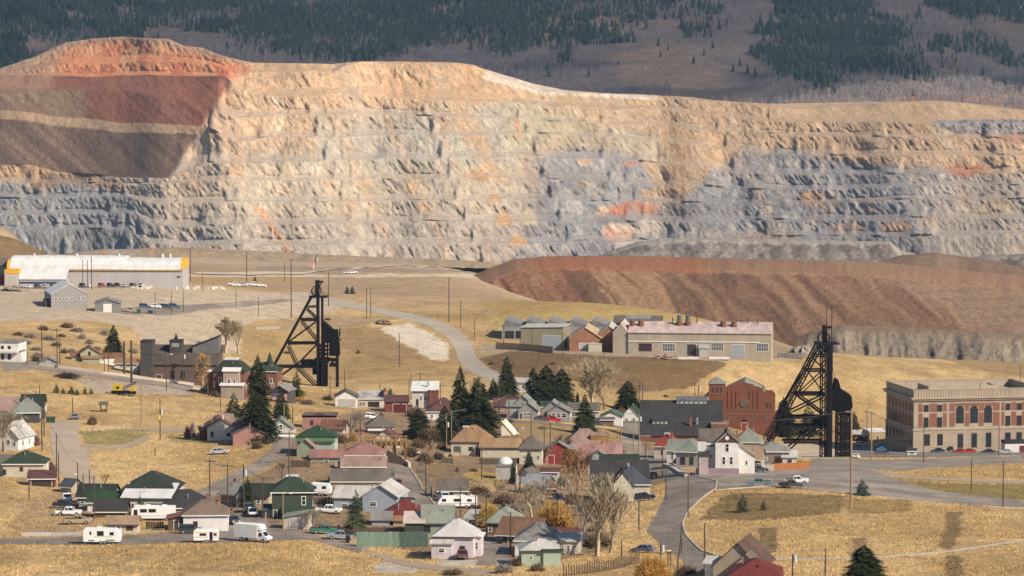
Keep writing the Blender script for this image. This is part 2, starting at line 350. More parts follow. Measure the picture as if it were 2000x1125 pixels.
# --- roads: pairs of photo pixels (left edge, right edge) followed along the road
ROADPX = []
def road(name, label, pairs, mat, cat='road', lift=0.05, nw=6, step=2.0, kerb=None, kind='structure'):
    ROADPX.append([(a, b) for a, b, c, d_ in pairs] + [(c, d_) for a, b, c, d_ in pairs][::-1])
    L = [hit(a, b) for a, b, c, d_ in pairs]; R = [hit(c, d_) for a, b, c, d_ in pairs]
    rows = []
    for i in range(len(L) - 1):
        n = max(1, int(max((L[i + 1] - L[i]).length, (R[i + 1] - R[i]).length) / step))
        for k in range(n + (1 if i == len(L) - 2 else 0)):
            t = k / n; rows.append((L[i].lerp(L[i + 1], t), R[i].lerp(R[i + 1], t)))
    A = np.array([[tuple(a), tuple(b)] for a, b in rows])
    if len(A) > 6:      # soften the corners of the traced outline
        for _ in range(3):
            B = A.copy(); B[1:-1] = 0.25 * A[:-2] + 0.5 * A[1:-1] + 0.25 * A[2:]; A = B
    nw = max(nw, min(24, int(np.max(np.linalg.norm(A[:, 0] - A[:, 1], axis=1)) / 1.2)))
    t = np.linspace(0, 1, nw + 1)[None, :, None]
    P = A[:, :1] * (1 - t) + A[:, 1:] * t
    P[..., 2] = gz(P[..., 0], P[..., 1]) + lift
    me = np_mesh(name, P.reshape(-1, 3), grid_faces(P.shape[0], nw + 1), mat, True)
    o = bpy.data.objects.new(name, me); link(o); tag(o, label, cat, kind=kind)
    if me.polygons[0].normal.z < 0: me.flip_normals()
    if kerb:
        for side in kerb:
            E = P[:, 0 if side == 'l' else -1]; mb = MB()
            for i in range(len(E) - 1):
                a, b = Vector(E[i]), Vector(E[i + 1]); d = (b - a); 
                if d.length < 1e-3: continue
                mb.bar(a + Vector((0, 0, 0.02)), b + Vector((0, 0, 0.02)), 0.32, 0.28)
            k = mb.build('kerb', M('concrete_kerb', (0.42, 0.37, 0.30), 0.9, 0.2, 1.0)); k.parent = o
    return o
def crack(m, sc=.22):
    nt = m.node_tree; b = nt.nodes['Principled BSDF']; src = b.inputs['Base Color'].links[0].from_socket; tc = node(nt, 'ShaderNodeTexCoord')
    vo = node(nt, 'ShaderNodeTexVoronoi', feature='DISTANCE_TO_EDGE'); vo.inputs['Scale'].default_value = sc; nz = node(nt, 'ShaderNodeTexNoise'); nz.inputs['Scale'].default_value = .6
    mx = node(nt, 'ShaderNodeVectorMath', operation='MULTIPLY_ADD'); mx.inputs[1].default_value = (3, 3, 3); nt.links.new(nz.outputs['Color'], mx.inputs[0]); nt.links.new(tc.outputs['Object'], mx.inputs[2]); nt.links.new(tc.outputs['Object'], nz.inputs['Vector']); nt.links.new(mx.outputs[0], vo.inputs['Vector'])
    mr = node(nt, 'ShaderNodeMapRange'); mr.inputs['From Max'].default_value = .05; mr.inputs['To Min'].default_value = .55; nt.links.new(vo.outputs['Distance'], mr.inputs['Value'])
    n2 = node(nt, 'ShaderNodeTexNoise'); n2.inputs['Scale'].default_value = .07; n2.inputs['Detail'].default_value = 4; nt.links.new(tc.outputs['Object'], n2.inputs['Vector']); m2 = node(nt, 'ShaderNodeMapRange'); m2.inputs['From Min'].default_value = .4; m2.inputs['From Max'].default_value = .62; m2.inputs['To Min'].default_value = .78; m2.inputs['To Max'].default_value = 1.15; nt.links.new(n2.outputs['Fac'], m2.inputs['Value'])
    mm = node(nt, 'ShaderNodeMath', operation='MULTIPLY'); nt.links.new(mr.outputs[0], mm.inputs[0]); nt.links.new(m2.outputs[0], mm.inputs[1]); vm = node(nt, 'ShaderNodeVectorMath', operation='SCALE'); nt.links.new(src, vm.inputs[0]); nt.links.new(mm.outputs[0], vm.inputs['Scale']); nt.links.new(vm.outputs[0], b.inputs['Base Color'])
ASPH = M('asphalt', (0.215, 0.178, 0.145), 0.95, 0.22, 0.35, bump=0.2)
ASPH2 = M('asphalt_pale', (0.26, 0.215, 0.172), 0.95, 0.2, 0.35, bump=0.2)
crack(ASPH); crack(ASPH2, .16)
DIRTR = M('dirt_track', (0.33, 0.25, 0.17), 0.97, 0.25, 0.5, bump=0.3)
CONC = M('concrete', (0.44, 0.39, 0.32), 0.9, 0.2, 0.8)
road('road', 'grey street along the foot of the town, in front of the travel trailer', [(-60, 1052, -60, 1064), (60, 1051, 60, 1063), (160, 1048, 160, 1064), (260, 1046, 260, 1063), (360, 1041, 380, 1060), (440, 1032, 470, 1060), (490, 1022, 540, 1057), (560, 1030, 600, 1052), (640, 1052, 650, 1066), (720, 1072, 700, 1080)], ASPH)
road('road', 'street climbing past the green two storey house', [(430, 1038, 520, 1050), (455, 1012, 530, 1035), (470, 1000, 520, 1012), (455, 985, 500, 996)], ASPH2)
road('road', 'street rising along the grassy slope to the pink cottage', [(330, 985, 395, 990), (385, 960, 428, 960), (430, 938, 470, 938), (470, 916, 515, 918), (504, 898, 545, 900), (530, 878, 566, 884), (535, 862, 569, 866), (525, 850, 600, 851)], ASPH2)
road('road', 'side street bending round behind the yellow walled house', [(735, 868, 752, 866), (742, 884, 765, 886), (752, 897, 792, 905), (760, 918, 808, 925), (772, 945, 826, 955), (786, 980, 848, 985), (800, 1010, 880, 1010)], ASPH, kerb='r')
road('road', 'wide street running down the valley to the bottom edge', [(1236, 880, 1290, 880), (1240, 905, 1345, 928), (1300, 938, 1400, 940), (1302, 962, 1398, 955), (1292, 985, 1368, 976), (1277, 1012, 1343, 1000), (1262, 1038, 1333, 1024), (1290, 1062, 1341, 1048), (1335, 1095, 1372, 1077), (1345, 1125, 1425, 1096)], ASPH, kerb='r')
road('road', 'broad asphalt street in front of the white house, running right', [(1345, 926, 1390, 958), (1450, 922, 1420, 956), (1520, 916, 1500, 951), (1590, 905, 1600, 958), (1660, 905, 1700, 969), (1735, 932, 1780, 977), (1800, 953, 1850, 983), (1900, 968, 1930, 990), (2000, 979, 2010, 994), (2150, 985, 2160, 1002)], ASPH2, kerb='r')
road('road', 'far branch of the street passing the headframe and parked cars', [(1580, 893, 1600, 915), (1660, 897, 1660, 916), (1740, 898, 1740, 921), (1820, 896, 1820, 914), (2000, 890, 2000, 904), (2150, 888, 2150, 902)], ASPH2)
road('path', 'dirt lane between two grass strips on the right', [(1712, 921, 1728, 930), (1780, 930, 1785, 935), (1880, 935, 1880, 940), (2000, 939, 2000, 945), (2150, 942, 2150, 948)], DIRTR, 'path')
road('pavement', 'asphalt parking lot before the brick federal building', [(1655, 872, 1655, 893), (1800, 872, 1800, 894), (2000, 872, 2000, 889), (2150, 872, 2150, 888)], M('asphalt_lot', (0.17, 0.155, 0.14), 0.95, 0.2, 0.3), 'parking lot', lift=0.09)
road('road', 'pale road winding down the far slope beside the gravel patch', [(560, 572, 600, 570), (640, 591, 665, 585), (700, 604, 724, 598), (762, 617, 792, 611), (830, 634, 852, 625), (870, 655, 896, 645), (888, 680, 921, 670), (896, 706, 930, 697), (918, 727, 948, 716), (948, 741, 978, 732), (985, 752, 1010, 744)], M('asphalt_worn', (0.35, 0.30, 0.24), 0.95, 0.2, 0.3))
road('road', 'dirt road coming down the left side past the grass island', [(98, 822, 160, 824), (98, 845, 152, 842), (99, 870, 153, 858), (104, 890, 172, 884), (112, 915, 176, 912), (130, 940, 190, 938), (150, 962, 215, 958)], M('dirt_road', (0.36, 0.285, 0.21), 0.95, 0.2, 0.4))
road('road', 'thin gravel road skirting the grassy bank', [(255, 833, 255, 838), (320, 835, 320, 842), (365, 838, 365, 845)], DIRTR)
road('road', 'gravel turn off below the grass island', [(150, 868, 165, 884), (200, 872, 205, 880), (250, 866, 262, 874), (285, 850, 300, 856)], DIRTR)
road('road', 'street with yellow kerb in front of the grey cottages', [(960, 816, 958, 821), (1010, 817, 1008, 823), (1100, 823, 1100, 830), (1160, 828, 1160, 836), (1220, 832, 1222, 842), (1250, 845, 1215, 850), (1240, 880, 1205, 868)], ASPH2)
road('road', 'ridge street beside the low pale wall and the mine building', [(40, 708, 50, 716), (90, 714, 85, 722), (200, 731, 198, 738), (300, 744, 296, 752), (380, 756, 375, 764), (420, 760, 418, 768)], ASPH2)
road('path', 'narrow pale footpath crossing the lower right field', [(1500, 1091, 1500, 1094), (1600, 1090, 1600, 1093), (1720, 1087, 1720, 1090.5), (1830, 1078, 1830, 1082), (1930, 1065, 1930, 1069), (2040, 1045, 2040, 1050)], CONC, 'path', nw=2)
road('path', 'pale lane along the foot of the grassy knoll', [(680, 1058, 690, 1066), (730, 1078, 735, 1088), (790, 1095, 790, 1106), (880, 1108, 880, 1120), (960, 1112, 960, 1125)], DIRTR, 'path')
road('driveway', 'asphalt driveway between the white cottage and the brown barn', [(930, 1048, 985, 1050), (932, 1070, 990, 1072), (935, 1092, 1000, 1096), (930, 1104, 1010, 1106)], ASPH, 'driveway')
road('driveway', 'gravel yard in front of the green shed and parked pickups', [(600, 1030, 640, 1040), (620, 1040, 690, 1055), (640, 1050, 700, 1065)], DIRTR, 'driveway')
road('path', 'pale alley on the right side of the white house row', [(1225, 832, 1250, 832), (1226, 860, 1252, 862), (1222, 890, 1258, 892)], ASPH2, 'path')
road('yard', 'gravel yard beneath the black steel headframe on the right', [(1530, 868, 1530, 893), (1600, 868, 1600, 895), (1660, 870, 1660, 893)], M('gravel_pale', (0.42, 0.34, 0.24), 0.95, 0.2, 0.4), 'yard', lift=0.07)
road('road', 'haul road at the edge of the mine flats', [(380, 533, 380, 536), (600, 533, 600, 536.5), (960, 534, 960, 537.5)], M('haul_road', (0.50, 0.41, 0.31), 0.95, 0.15, 0.1), nw=2, lift=0.4, step=8)
road('road', 'yard track below the grey metal garage', [(235, 602, 235, 612), (340, 596, 345, 612), (440, 592, 440, 598), (560, 584, 560, 590)], ASPH2)
# ================================================================ OPEN PIT
def li(px, pts): return np.interp(px, [a for a, b in pts], [b for a, b in pts])
NCP = 1350
pc = np.linspace(-360, 2360, NCP)
lines = [
 [(-360, 640), (2360, 640)],
 [(-360, 528), (2360, 528)],
 [(-360, 452), (0, 449), (255, 446), (275, 470), (350, 480), (700, 476), (1060, 474), (1500, 462), (1850, 458), (2360, 456)],
 [(-360, 424), (0, 420), (255, 416), (290, 436), (350, 441), (700, 434), (1060, 432), (1500, 429), (1850, 427), (2360, 425)],
 [(-360, 390), (0, 387), (250, 384), (300, 396), (700, 394), (1060, 387), (1500, 399), (1850, 387), (2360, 385)],
 [(-360, 352), (0, 354), (150, 358), (250, 360), (350, 354), (700, 349), (1060, 348), (1500, 372), (1850, 360), (2360, 358)],
 [(-360, 315), (0, 320), (60, 324), (110, 336), (200, 344), (330, 346), (400, 318), (700, 310), (1060, 305), (1300, 320), (1500, 340), (1850, 338), (2360, 336)],
 [(-360, 206), (0, 217), (100, 229), (200, 240), (350, 247), (400, 252), (460, 272), (700, 264), (1060, 261), (1300, 275), (1500, 303), (1850, 303), (2360, 300)],
 [(-360, 170), (0, 177), (250, 176), (400, 205), (460, 228), (700, 222), (1060, 233), (1300, 246), (1500, 262), (1850, 270), (2360, 266)],
 [(-360, 147), (0, 147), (440, 147), (470, 172), (520, 186), (700, 186), (1060, 205), (1300, 216), (1500, 236), (1850, 240), (2360, 236)],
 [(-360, 140), (0, 139), (130, 125), (300, 118), (420, 124), (455, 140), (480, 139), (650, 141), (672, 128), (700, 122), (880, 122), (925, 128), (960, 145), (1010, 160), (1060, 178), (1200, 184), (1300, 188), (1400, 197), (1500, 206), (1540, 213), (1600, 212), (1700, 203), (1800, 200), (1880, 203), (1960, 212), (2100, 226), (2360, 236)],
 [(-360, 145), (-60, 143), (0, 134), (30, 124), (70, 110), (100, 97), (130, 83), (180, 75), (240, 72), (330, 76), (360, 90), (395, 93), (430, 107), (490, 122), (560, 124), (650, 125), (690, 120.5), (880, 121.5), (915, 125), (935, 131), (985, 146), (1040, 163), (1100, 176), (1180, 182), (1260, 185), (1350, 190), (1400, 196), (1500, 203), (1560, 201), (1700, 199), (1840, 197), (1900, 203), (1960, 210), (2100, 224), (2360, 233)],
]
K = len(lines)
LP = np.stack([li(pc, l) for l in lines])
LP += fbm(pc[None, :] / 60, np.arange(K)[:, None] * 9.3, 3, 61) * np.where((np.arange(K) > 0) & (np.arange(K) < K - 1), 4.0, 1.2)[:, None]
D0 = li(pc, [(-360, 3500), (0, 3420), (200, 3375), (262, 3362), (300, 3340), (450, 3300), (620, 3320), (1000, 3400), (1290, 3500), (1340, 3480), (1700, 3440), (2360, 3340)])
D0 = gsm(D0[None, :], 10, 1)[0] + fbm(pc / 300, pc * 0, 3, 77) * 30
rows_d, rows_z, rows_s, rows_k = [], [], [], []
dk = D0 - 60
nose = 466 - (np.arange(900) - 140) * 0.64
for k in range(K - 1):
    dz = (LP[k] - LP[k + 1]) / F * dk
    run = np.maximum(dz, 2.0) / math.tan(math.radians(43)) + 3
    if k in (6, 7, 8): wq = sstep(230, 470, pc); run = (dz / math.tan(math.radians(36)) + 2) * (1 - wq) + run * wq
    setb = np.zeros_like(pc)
    if k == 8: setb = np.where(pc < 470, 34, 0) * 1.0
    if k == 9: setb = np.where(pc < 480, 20, 14.0) + np.where(pc > 1550, 40, 0)
    if k == 10: setb = np.where(pc < 480, 25, 40.0) + np.where(pc > 1550, 160, 0)
    setb = gsm(setb[None, :], 26, 1)[0]
    d1 = dk + run + setb
    z0 = ZC + slope_of(LP[k]) * dk; z1 = ZC + slope_of(LP[k + 1]) * d1
    n = 24 if k else 6
    smooth = np.zeros_like(pc)
    if k in (6, 7, 8): smooth = 1 - sstep(-14, 8, pc - (466 - (LP[k] * 0.5 + LP[k + 1] * 0.5 - 140) * 0.64))
    if 0 < k < 9: smooth = np.maximum(smooth, 0.85 * sstep(0.3, 0.7, fbm(pc / 70, pc * 0 + k * 5.3, 3, 63)))
    if 0 < k < 9: smooth = np.maximum(smooth, .85 * sstep(.12, .42, fbm((pc + 16 * k) / 48, pc * 0 + 3.3, 3, 67)))
    if k >= 9: smooth = np.where(pc > 1500, 0.8, np.where(pc < 480, 0.1, 0.35))
    for i in range(n):
        s = i / n
        if s < 0.12: zf = s / 0.12 * 0.02; df = s / 0.12 * 0.22
        elif s < 0.38: q = (s - 0.12) / 0.26; zf = 0.02 + 0.22 * q; df = 0.22 + 0.43 * q
        else: q = (s - 0.38) / 0.62; zf = 0.24 + 0.76 * q; df = 0.65 + 0.35 * q
        zf = zf * (1 - smooth) + s * smooth; df = df * (1 - smooth) + s * smooth
        tot = d1 - dk; rows_d.append(dk + tot * df); rows_z.append(z0 + (z1 - z0) * zf); rows_s.append(np.full_like(pc, s)); rows_k.append(np.full_like(pc, k + s))
    dk = d1
rows_d.append(dk); rows_z.append(z1); rows_s.append(pc * 0); rows_k.append(np.full_like(pc, K - 1.0))
for e, (dd, dz) in enumerate([(60, -4), (200, -18), (420, -60)]):
    rows_d.append(dk + dd); rows_z.append(z1 + dz); rows_s.append(pc * 0 + 0.9); rows_k.append(np.full_like(pc, K - 1.0 + 0.01 * e))
PD = np.array(rows_d); PZ = np.array(rows_z); PS = np.array(rows_s); PK = np.array(rows_k)
PXw = (pc[None, :] - 1000) / F * PD
ppx, ppy = proj(PXw, PD, PZ)
NB = ppx * 0 + (466 - (ppy - 140) * 0.64)                 # the nose between dump faces and blasted wall
dump = (PK >= 6) & (PK < 9) ; dumpf = np.where(dump, 1 - sstep(-10, 6, ppx - NB), 0.0)
face = 0.04 + 0.96 * sstep(0.33, 0.46, PS) * (1 - 0.55 * sstep(0.9, 1.0, PS))
sx = PXw + 0.65 * PZ
slide = np.zeros_like(ppx)
SL = [([(1285, 245), (1345, 240), (1350, 300), (1345, 372), (1310, 378), (1300, 300)], 1), ([(1365, 262), (1440, 262), (1430, 335), (1360, 330)], .8),
      ([(850, 120), (885, 122), (900, 200), (960, 300), (985, 350), (960, 352), (915, 290), (870, 190)], 1), ([(905, 130), (960, 150), (1010, 180), (940, 185)], 1)]
jx = fbm(PXw / 34, PZ / 34, 5, 91, 0.62) * 22; jy = fbm(PXw / 34 + 50, PZ / 34, 5, 92, 0.62) * 12
for poly, a in SL: slide = np.maximum(slide, in_poly(ppx + jx, ppy + jy, poly) * a)
slide = gsm(gsm(slide, 2, 0), 3, 1)
crag = (1 - dumpf) * (1 - 0.6 * slide) * np.where((PK < 10) | (ppx < 490), 1.0, 0.5) * np.where((PK >= 9) & (ppx > 1520), 0.18, 1)
r1 = 1 - np.abs(fbm(sx / 27, PZ / 44 + np.floor(PK) * 3.1, 4, 101)) * 2.4
r2 = 1 - np.abs(fbm(sx / 9, PZ / 18, 3, 111)) * 2.4
r3 = 1 - np.abs(fbm(sx / 4.2, PZ / 13, 3, 121)) * 2.6; r4 = fbm(PXw / 120, PZ / 160, 3, 131)
am_ = np.clip(.75 + .7 * fbm(PXw / 70, PZ / 30 + np.floor(PK) * 2.2, 3, 129), .25, 1.3)
disp = am_ * (1.5 * r1 * face + 1.5 * r2 * face + 1.4 * r3 * face) + 1.3 * fbm(sx / 2.1, PZ / 3.4, 2, 125) * (.25 + .75 * face) + 4 * r4
tal = np.clip(fbm(PXw / 22, np.floor(PK) * 7.7, 4, 141) * 2.0 - 0.1, 0, 1) * np.clip(1 - PS / 0.72, 0, 1) ** 1.2 * sstep(0.0, 0.14, PS) * 9   # scree aprons
disp = disp * crag * (1 - 0.75 * np.clip(tal / 6, 0, 1)) + tal * crag
disp += dumpf * (fbm((PXw + 1.5 * PZ) / 16, PZ / 200, 4, 151) * 2.4 + fbm(PXw / 5, PZ / 9, 3, 155) * 0.5)
fan = np.zeros_like(PD)
FANS = [(985, 402, 440, 64, (0.47, 0.29, 0.145)), (1012, 452, 480, 66, (0.47, 0.28, 0.14)), (965, 366, 396, 54, (0.44, 0.28, 0.155)), (938, 328, 352, 40, (0.45, 0.28, 0.155)), (1032, 398, 440, 60, (0.43, 0.36, 0.25)), (560, 300, 352, 50, (0.50, 0.40, 0.28)), (760, 330, 350, 50, (0.44, 0.36, 0.26)), (1240, 395, 432, 50, (0.29, 0.265, 0.24)), (850, 258, 268, 40, (0.48, 0.30, 0.18)), (640, 470, 512, 90, (0.38, 0.33, 0.26)), (880, 355, 396, 46, (0.40, 0.35, 0.26)), (470, 430, 478, 70, (0.40, 0.35, 0.27))]
fans_ = []
for (fx_, ya_, yb_, fw_, fc_) in FANS:
    t_ = np.clip((ppy - ya_) / (yb_ - ya_), 0.02, 1); m_ = np.clip(1 - np.abs(ppx - fx_ + 2 * r3) / (fw_ / 2 * t_), 0, 1) * (ppy > ya_) * (1 - sstep(yb_ - 5, yb_ + 3, ppy)); m_ = sstep(0, .55, m_); fans_.append((m_, fc_))
    disp = disp * (1 - .8 * m_) + m_ * t_ * 3.5
PD2 = PD - disp
PZ2 = PZ + fbm(PXw / 9, PD / 9 + np.floor(PK) * 3, 3, 161) * 0.7 * crag * (.15 + .85 * face)
disp = disp * (1 - 0.6 * sstep(0.93, 1.0, PS) * (1 - dumpf))
PD2 = PD - disp
PX2 = PXw + fbm(PXw / 10, PZ / 10, 2, 165) * 1.6 * crag
# --- rock colours (dump faces and one gully bank also carry painted light)
qx = ppx + fbm(sx / 60, PZ / 45, 5, 171, .6) * 62; qy = ppy + fbm(sx / 55 + 90, PZ / 34, 5, 172, .6) * 30
CC = np.zeros(ppx.shape + (3,)) + np.array((0.48, 0.395, 0.28))
def bl(mask, col):
    global CC
    mask = np.clip(mask, 0, 1)[..., None]; CC = CC * (1 - mask) + np.array(col) * mask
def box_m(x0, x1, y0, y1, s=14): return sstep(x0 - s, x0 + s, qx) * (1 - sstep(x1 - s, x1 + s, qx)) * sstep(y0 - s, y0 + s, qy) * (1 - sstep(y1 - s, y1 + s, qy))
bl(1 - sstep(170, 235, qy - (qx - 600) * 0.02), (0.56, 0.37, 0.195))
bl(box_m(380, 760, 120, 290, 30) * .75, (0.56, 0.385, 0.23))
bl(box_m(640, 1060, 215, 330, 22) * 0.75, (0.40, 0.395, 0.325))
bl(box_m(560, 1060, 320, 410, 22) * 0.6, (0.42, 0.375, 0.285))
bl(sstep(385, 440, qy) * 0.8 * sstep(280, 330, qx), (0.37, 0.335, 0.28))
gl = li(qx, [(900, 420), (1020, 320), (1100, 300), (1280, 305), (1300, 390), (1340, 390), (1430, 300), (1560, 295), (1760, 318), (1850, 320), (2000, 345), (2400, 345)])
right = sstep(950, 1110, qx + (qy - 300) * .35)
bl(right, (0.43, 0.305, 0.185))
bl(box_m(1000, 1120, 215, 300, 20) * 0.8, (0.40, 0.355, 0.235))
bl(right * sstep(-10, 12, qy - gl), (0.235, 0.24, 0.25))
bl(box_m(1120, 1300, 255, 305, 10) * 0.7, (0.37, 0.34, 0.25))
v = fbm(PXw / 22, PZ / 18, 4, 181); v2 = fbm(PXw / 13, PZ / 13, 4, 183); v3 = fbm(sx / 7, PZ / 16, 3, 187)
lower = right * sstep(-10, 12, qy - gl)
bl(lower * sstep(0.25, 0.55, v) * 0.5, (0.35, 0.25, 0.16))
bl(lower * sstep(0.25, 0.5, v2) * 0.55, (0.42, 0.39, 0.35))
bl(lower * sstep(0.3, 0.55, -v2) * 0.6, (0.155, 0.145, 0.14))
bl(sstep(1740, 1900, qx) * sstep(320, 350, qy) * 0.5, (0.40, 0.325, 0.22))
bl(sstep(0.28, 0.55, v3) * 0.35, (0.52, 0.45, 0.34)); bl(sstep(0.3, 0.55, -v3) * 0.3, (0.24, 0.18, 0.13))
bl(sstep(0.34, 0.6, v) * 0.5 * (1 - right), (0.50, 0.29, 0.14))
ch_ = fbm((PXw + .5 * PZ) / 16, PZ / 190, 4, 261, .6); bl(sstep(.22, .5, ch_) * .45 * (1 - lower), (0.53, 0.36, 0.21)); bl(sstep(.22, .5, -ch_) * .4, (0.38, 0.34, 0.29)); bl(lower * sstep(.3, .55, ch_) * .5, (0.37, 0.29, 0.21))
# rust / ochre showings, plus one painted sunlit bank
for (x, y, a, b, c, k) in [(1235, 408, 36, 13, (0.46, 0.17, 0.08), .8), (1185, 410, 20, 12, (0.50, 0.36, 0.24), .9), (1275, 412, 20, 12, (0.43, 0.19, 0.1), .7), (1210, 452, 40, 20, (0.53, 0.42, 0.32), .9), (1190, 455, 14, 16, (0.46, 0.2, 0.1), .6),
                           (1225, 460, 12, 12, (0.42, 0.16, 0.08), .6), (1270, 450, 22, 22, (0.48, 0.41, 0.33), .7), (1885, 330, 46, 11, (0.42, 0.17, 0.08), .9), (1590, 388, 26, 16, (0.43, 0.25, 0.12), .7), (1145, 318, 14, 7, (0.50, 0.33, 0.2), .7), (1225, 318, 9, 8, (0.45, 0.18, 0.1), .7),
                           (1750, 445, 30, 12, (0.45, 0.25, 0.13), .6), (1940, 400, 40, 20, (0.42, 0.32, 0.17), .5), (800, 370, 12, 18, (0.60, 0.44, 0.24), .8), (1700, 405, 20, 12, (0.42, 0.29, 0.19), .5), (1820, 430, 30, 14, (0.40, 0.3, 0.2), .5), (1650, 445, 40, 10, (0.37, 0.24, 0.15), .6), (1470, 462, 60, 8, (0.37, 0.2, 0.12), .6),
                           (930, 338, 30, 16, (0.50, 0.30, 0.15), .7), (940, 245, 30, 10, (0.42, 0.36, 0.26), .5), (1010, 250, 8, 22, (0.47, 0.25, 0.13), .8), (480, 390, 60, 30, (0.44, 0.40, 0.30), .6), (600, 330, 40, 16, (0.50, 0.46, 0.37), .7), (545, 310, 10, 14, (0.27, 0.28, 0.27), .7)]:
    e = ((ppx + jx * 1.2 - x) / a) ** 2 + ((ppy + jy * 0.8 - y) / b) ** 2
    bl((1 - sstep(0.55, 1.25, e)) * k, c)
for poly, c, k in [([(495, 400), (512, 402), (545, 450), (577, 502), (566, 502), (530, 450)], (0.55, 0.31, 0.15), .85), ([(530, 185), (548, 190), (556, 240), (545, 260), (532, 240)], (0.70, 0.56, 0.38), .9),  # pale second streak: sunlight on a gully bank put into the colour
                   ([(560, 295), (600, 330), (640, 352), (560, 350)], (0.55, 0.45, 0.31), .6)]:
    bl(in_poly(ppx + jx * .4, ppy + jy * .4, poly) * k, c)
bl(slide * 0.85, (0.47, 0.32, 0.18))
# left benches and dumps
lb = (1 - sstep(262, 292, qx)) * sstep(350, 366, qy); bl(lb, (0.29, 0.29, 0.285)); bl(lb * sstep(0.1, 0.45, -v2) * .5, (0.25, 0.235, 0.21))
bl((1 - sstep(120, 190, qx)) * sstep(315, 322, ppy) * (1 - sstep(345, 356, ppy)), (0.47, 0.31, 0.165))
bl(box_m(60, 270, 335, 362, 6), (0.32, 0.22, 0.14))
st = fbm((PXw + 1.5 * PZ) / 13, PZ / 300, 4, 191)
dl = dumpf * (PK < 7); bl(dl, (0.15, 0.10, 0.072)); bl(dl * sstep(0.18, 0.5, st) * .6, (0.27, 0.19, 0.115)); bl(dl * sstep(0.2, 0.5, -st) * .6, (0.17, 0.115, 0.085))  # lower dump darkened in colour to paint the shade of a left-facing slope
dr = dumpf * (PK >= 7); bl(dr, (0.25, 0.10, 0.058)); bl(dr * sstep(0.1, 0.45, st) * .6, (0.32, 0.135, 0.07)); bl(dr * sstep(0.1, 0.45, -st) * .5, (0.25, 0.125, 0.088))  # red dump darkened likewise, its shade painted into the base colour
bl(dumpf * (PK >= 7) * (1 - sstep(150, 190, qx + (ppy - 200) * 0.4)) * sstep(168, 180, ppy), (0.23, 0.155, 0.095))
bl(dumpf * (PK >= 7) * (1 - sstep(40, 110, qx)) * (1 - sstep(170, 178, ppy)), (0.30, 0.175, 0.11))
bl(np.where((PK > 6.85) & (PK < 7.06) & (ppx < 430), 0.9, 0), (0.42, 0.29, 0.165))
do = np.where(PK >= 9, 1.0, 0) * (1 - sstep(455, 515, ppx + jx * 1.6 + (ppy - 125) * 1.5)) ; bl(do, (0.60, 0.24, 0.10)); bl(do * sstep(0.0, 0.4, v) * .7, (0.62, 0.34, 0.16)); bl(do * sstep(0.1, 0.4, v2) * .7, (0.45, 0.13, 0.06))
bl(do * (1 - sstep(60, 200, qx + (ppy - 110) * 1.2)), (0.36, 0.235, 0.145))
bl(do * (1 - sstep(8, 16, ppy - li(ppx, lines[-1]))) * .7, (0.38, 0.26, 0.17))
bl(np.where(PK > 9.75, 1, 0) * box_m(940, 1290, 120, 190, 10) * .9, (0.60, 0.52, 0.42))
bl(np.where(PK > 9, 1, 0) * sstep(1530, 1570, ppx), (0.46, 0.33, 0.19))
rr = in_poly(ppx + jx * .3, ppy + jy * .3, [(1818, 235), (1840, 233), (2400, 233), (2400, 262), (1870, 262), (1845, 252)]) * 1.0
bl(rr, (0.29, 0.275, 0.26)); bl(rr * sstep(0.1, 0.4, fbm(PXw / 4, PZ / 4, 2, 199)) * .8, (0.14, 0.135, 0.13))
bl(in_poly(ppx + jx * .3, ppy + jy * .3, [(1905, 262), (2400, 252), (2400, 290), (2000, 283)]) * .8, (0.38, 0.20, 0.12))
lum_ = CC.mean(-1, keepdims=True); CC = lum_ + (CC - lum_) * 0.86; CC = CC * np.array((1.06, 1.0, 0.98))
dust = (1 - sstep(.30, .42, PS)) * (1 - dumpf) * np.where(PK < 9, 1, 0); lo_ = gsm(gsm(CC.mean(-1), 8, 0), 14, 1)[..., None]; sm_ = np.stack([gsm(gsm(CC[..., c_], 6, 0), 12, 1) for c_ in range(3)], -1); CC = CC * (1 - .7 * dust[..., None]) + (sm_ * .8 + lo_ * .2) * 1.02 * .7 * dust[..., None]
for m_, fc_ in fans_: bl(m_ * .8, fc_)
CC = np.clip(CC * (1 + 0.34 * (face * fbm(sx / 3, PZ / 7, 3, 201))[..., None] + 0.10 * fbm(PXw / 30, PZ / 30, 3, 202)[..., None]), 0.02, 0.85)
rock_mat = vcol_mat('pit_rock', [(0.22, 0.22, (1, 1, 0.7)), (0.7, 0.22, (1, 1, 1))], bumps=[(0, (1.0, 3.0)), (1, (0.8, 1.0))])
V = np.stack([PX2, PD2, PZ2], -1).reshape(-1, 3)
pit = bpy.data.objects.new('pit_wall', np_mesh('pit_wall', V, grid_faces(*ppx.shape), rock_mat, False, CC.reshape(-1, 3)))
link(pit); tag(pit, 'terraced open pit mine wall of tan, cream and grey rock', 'pit wall', kind='structure')
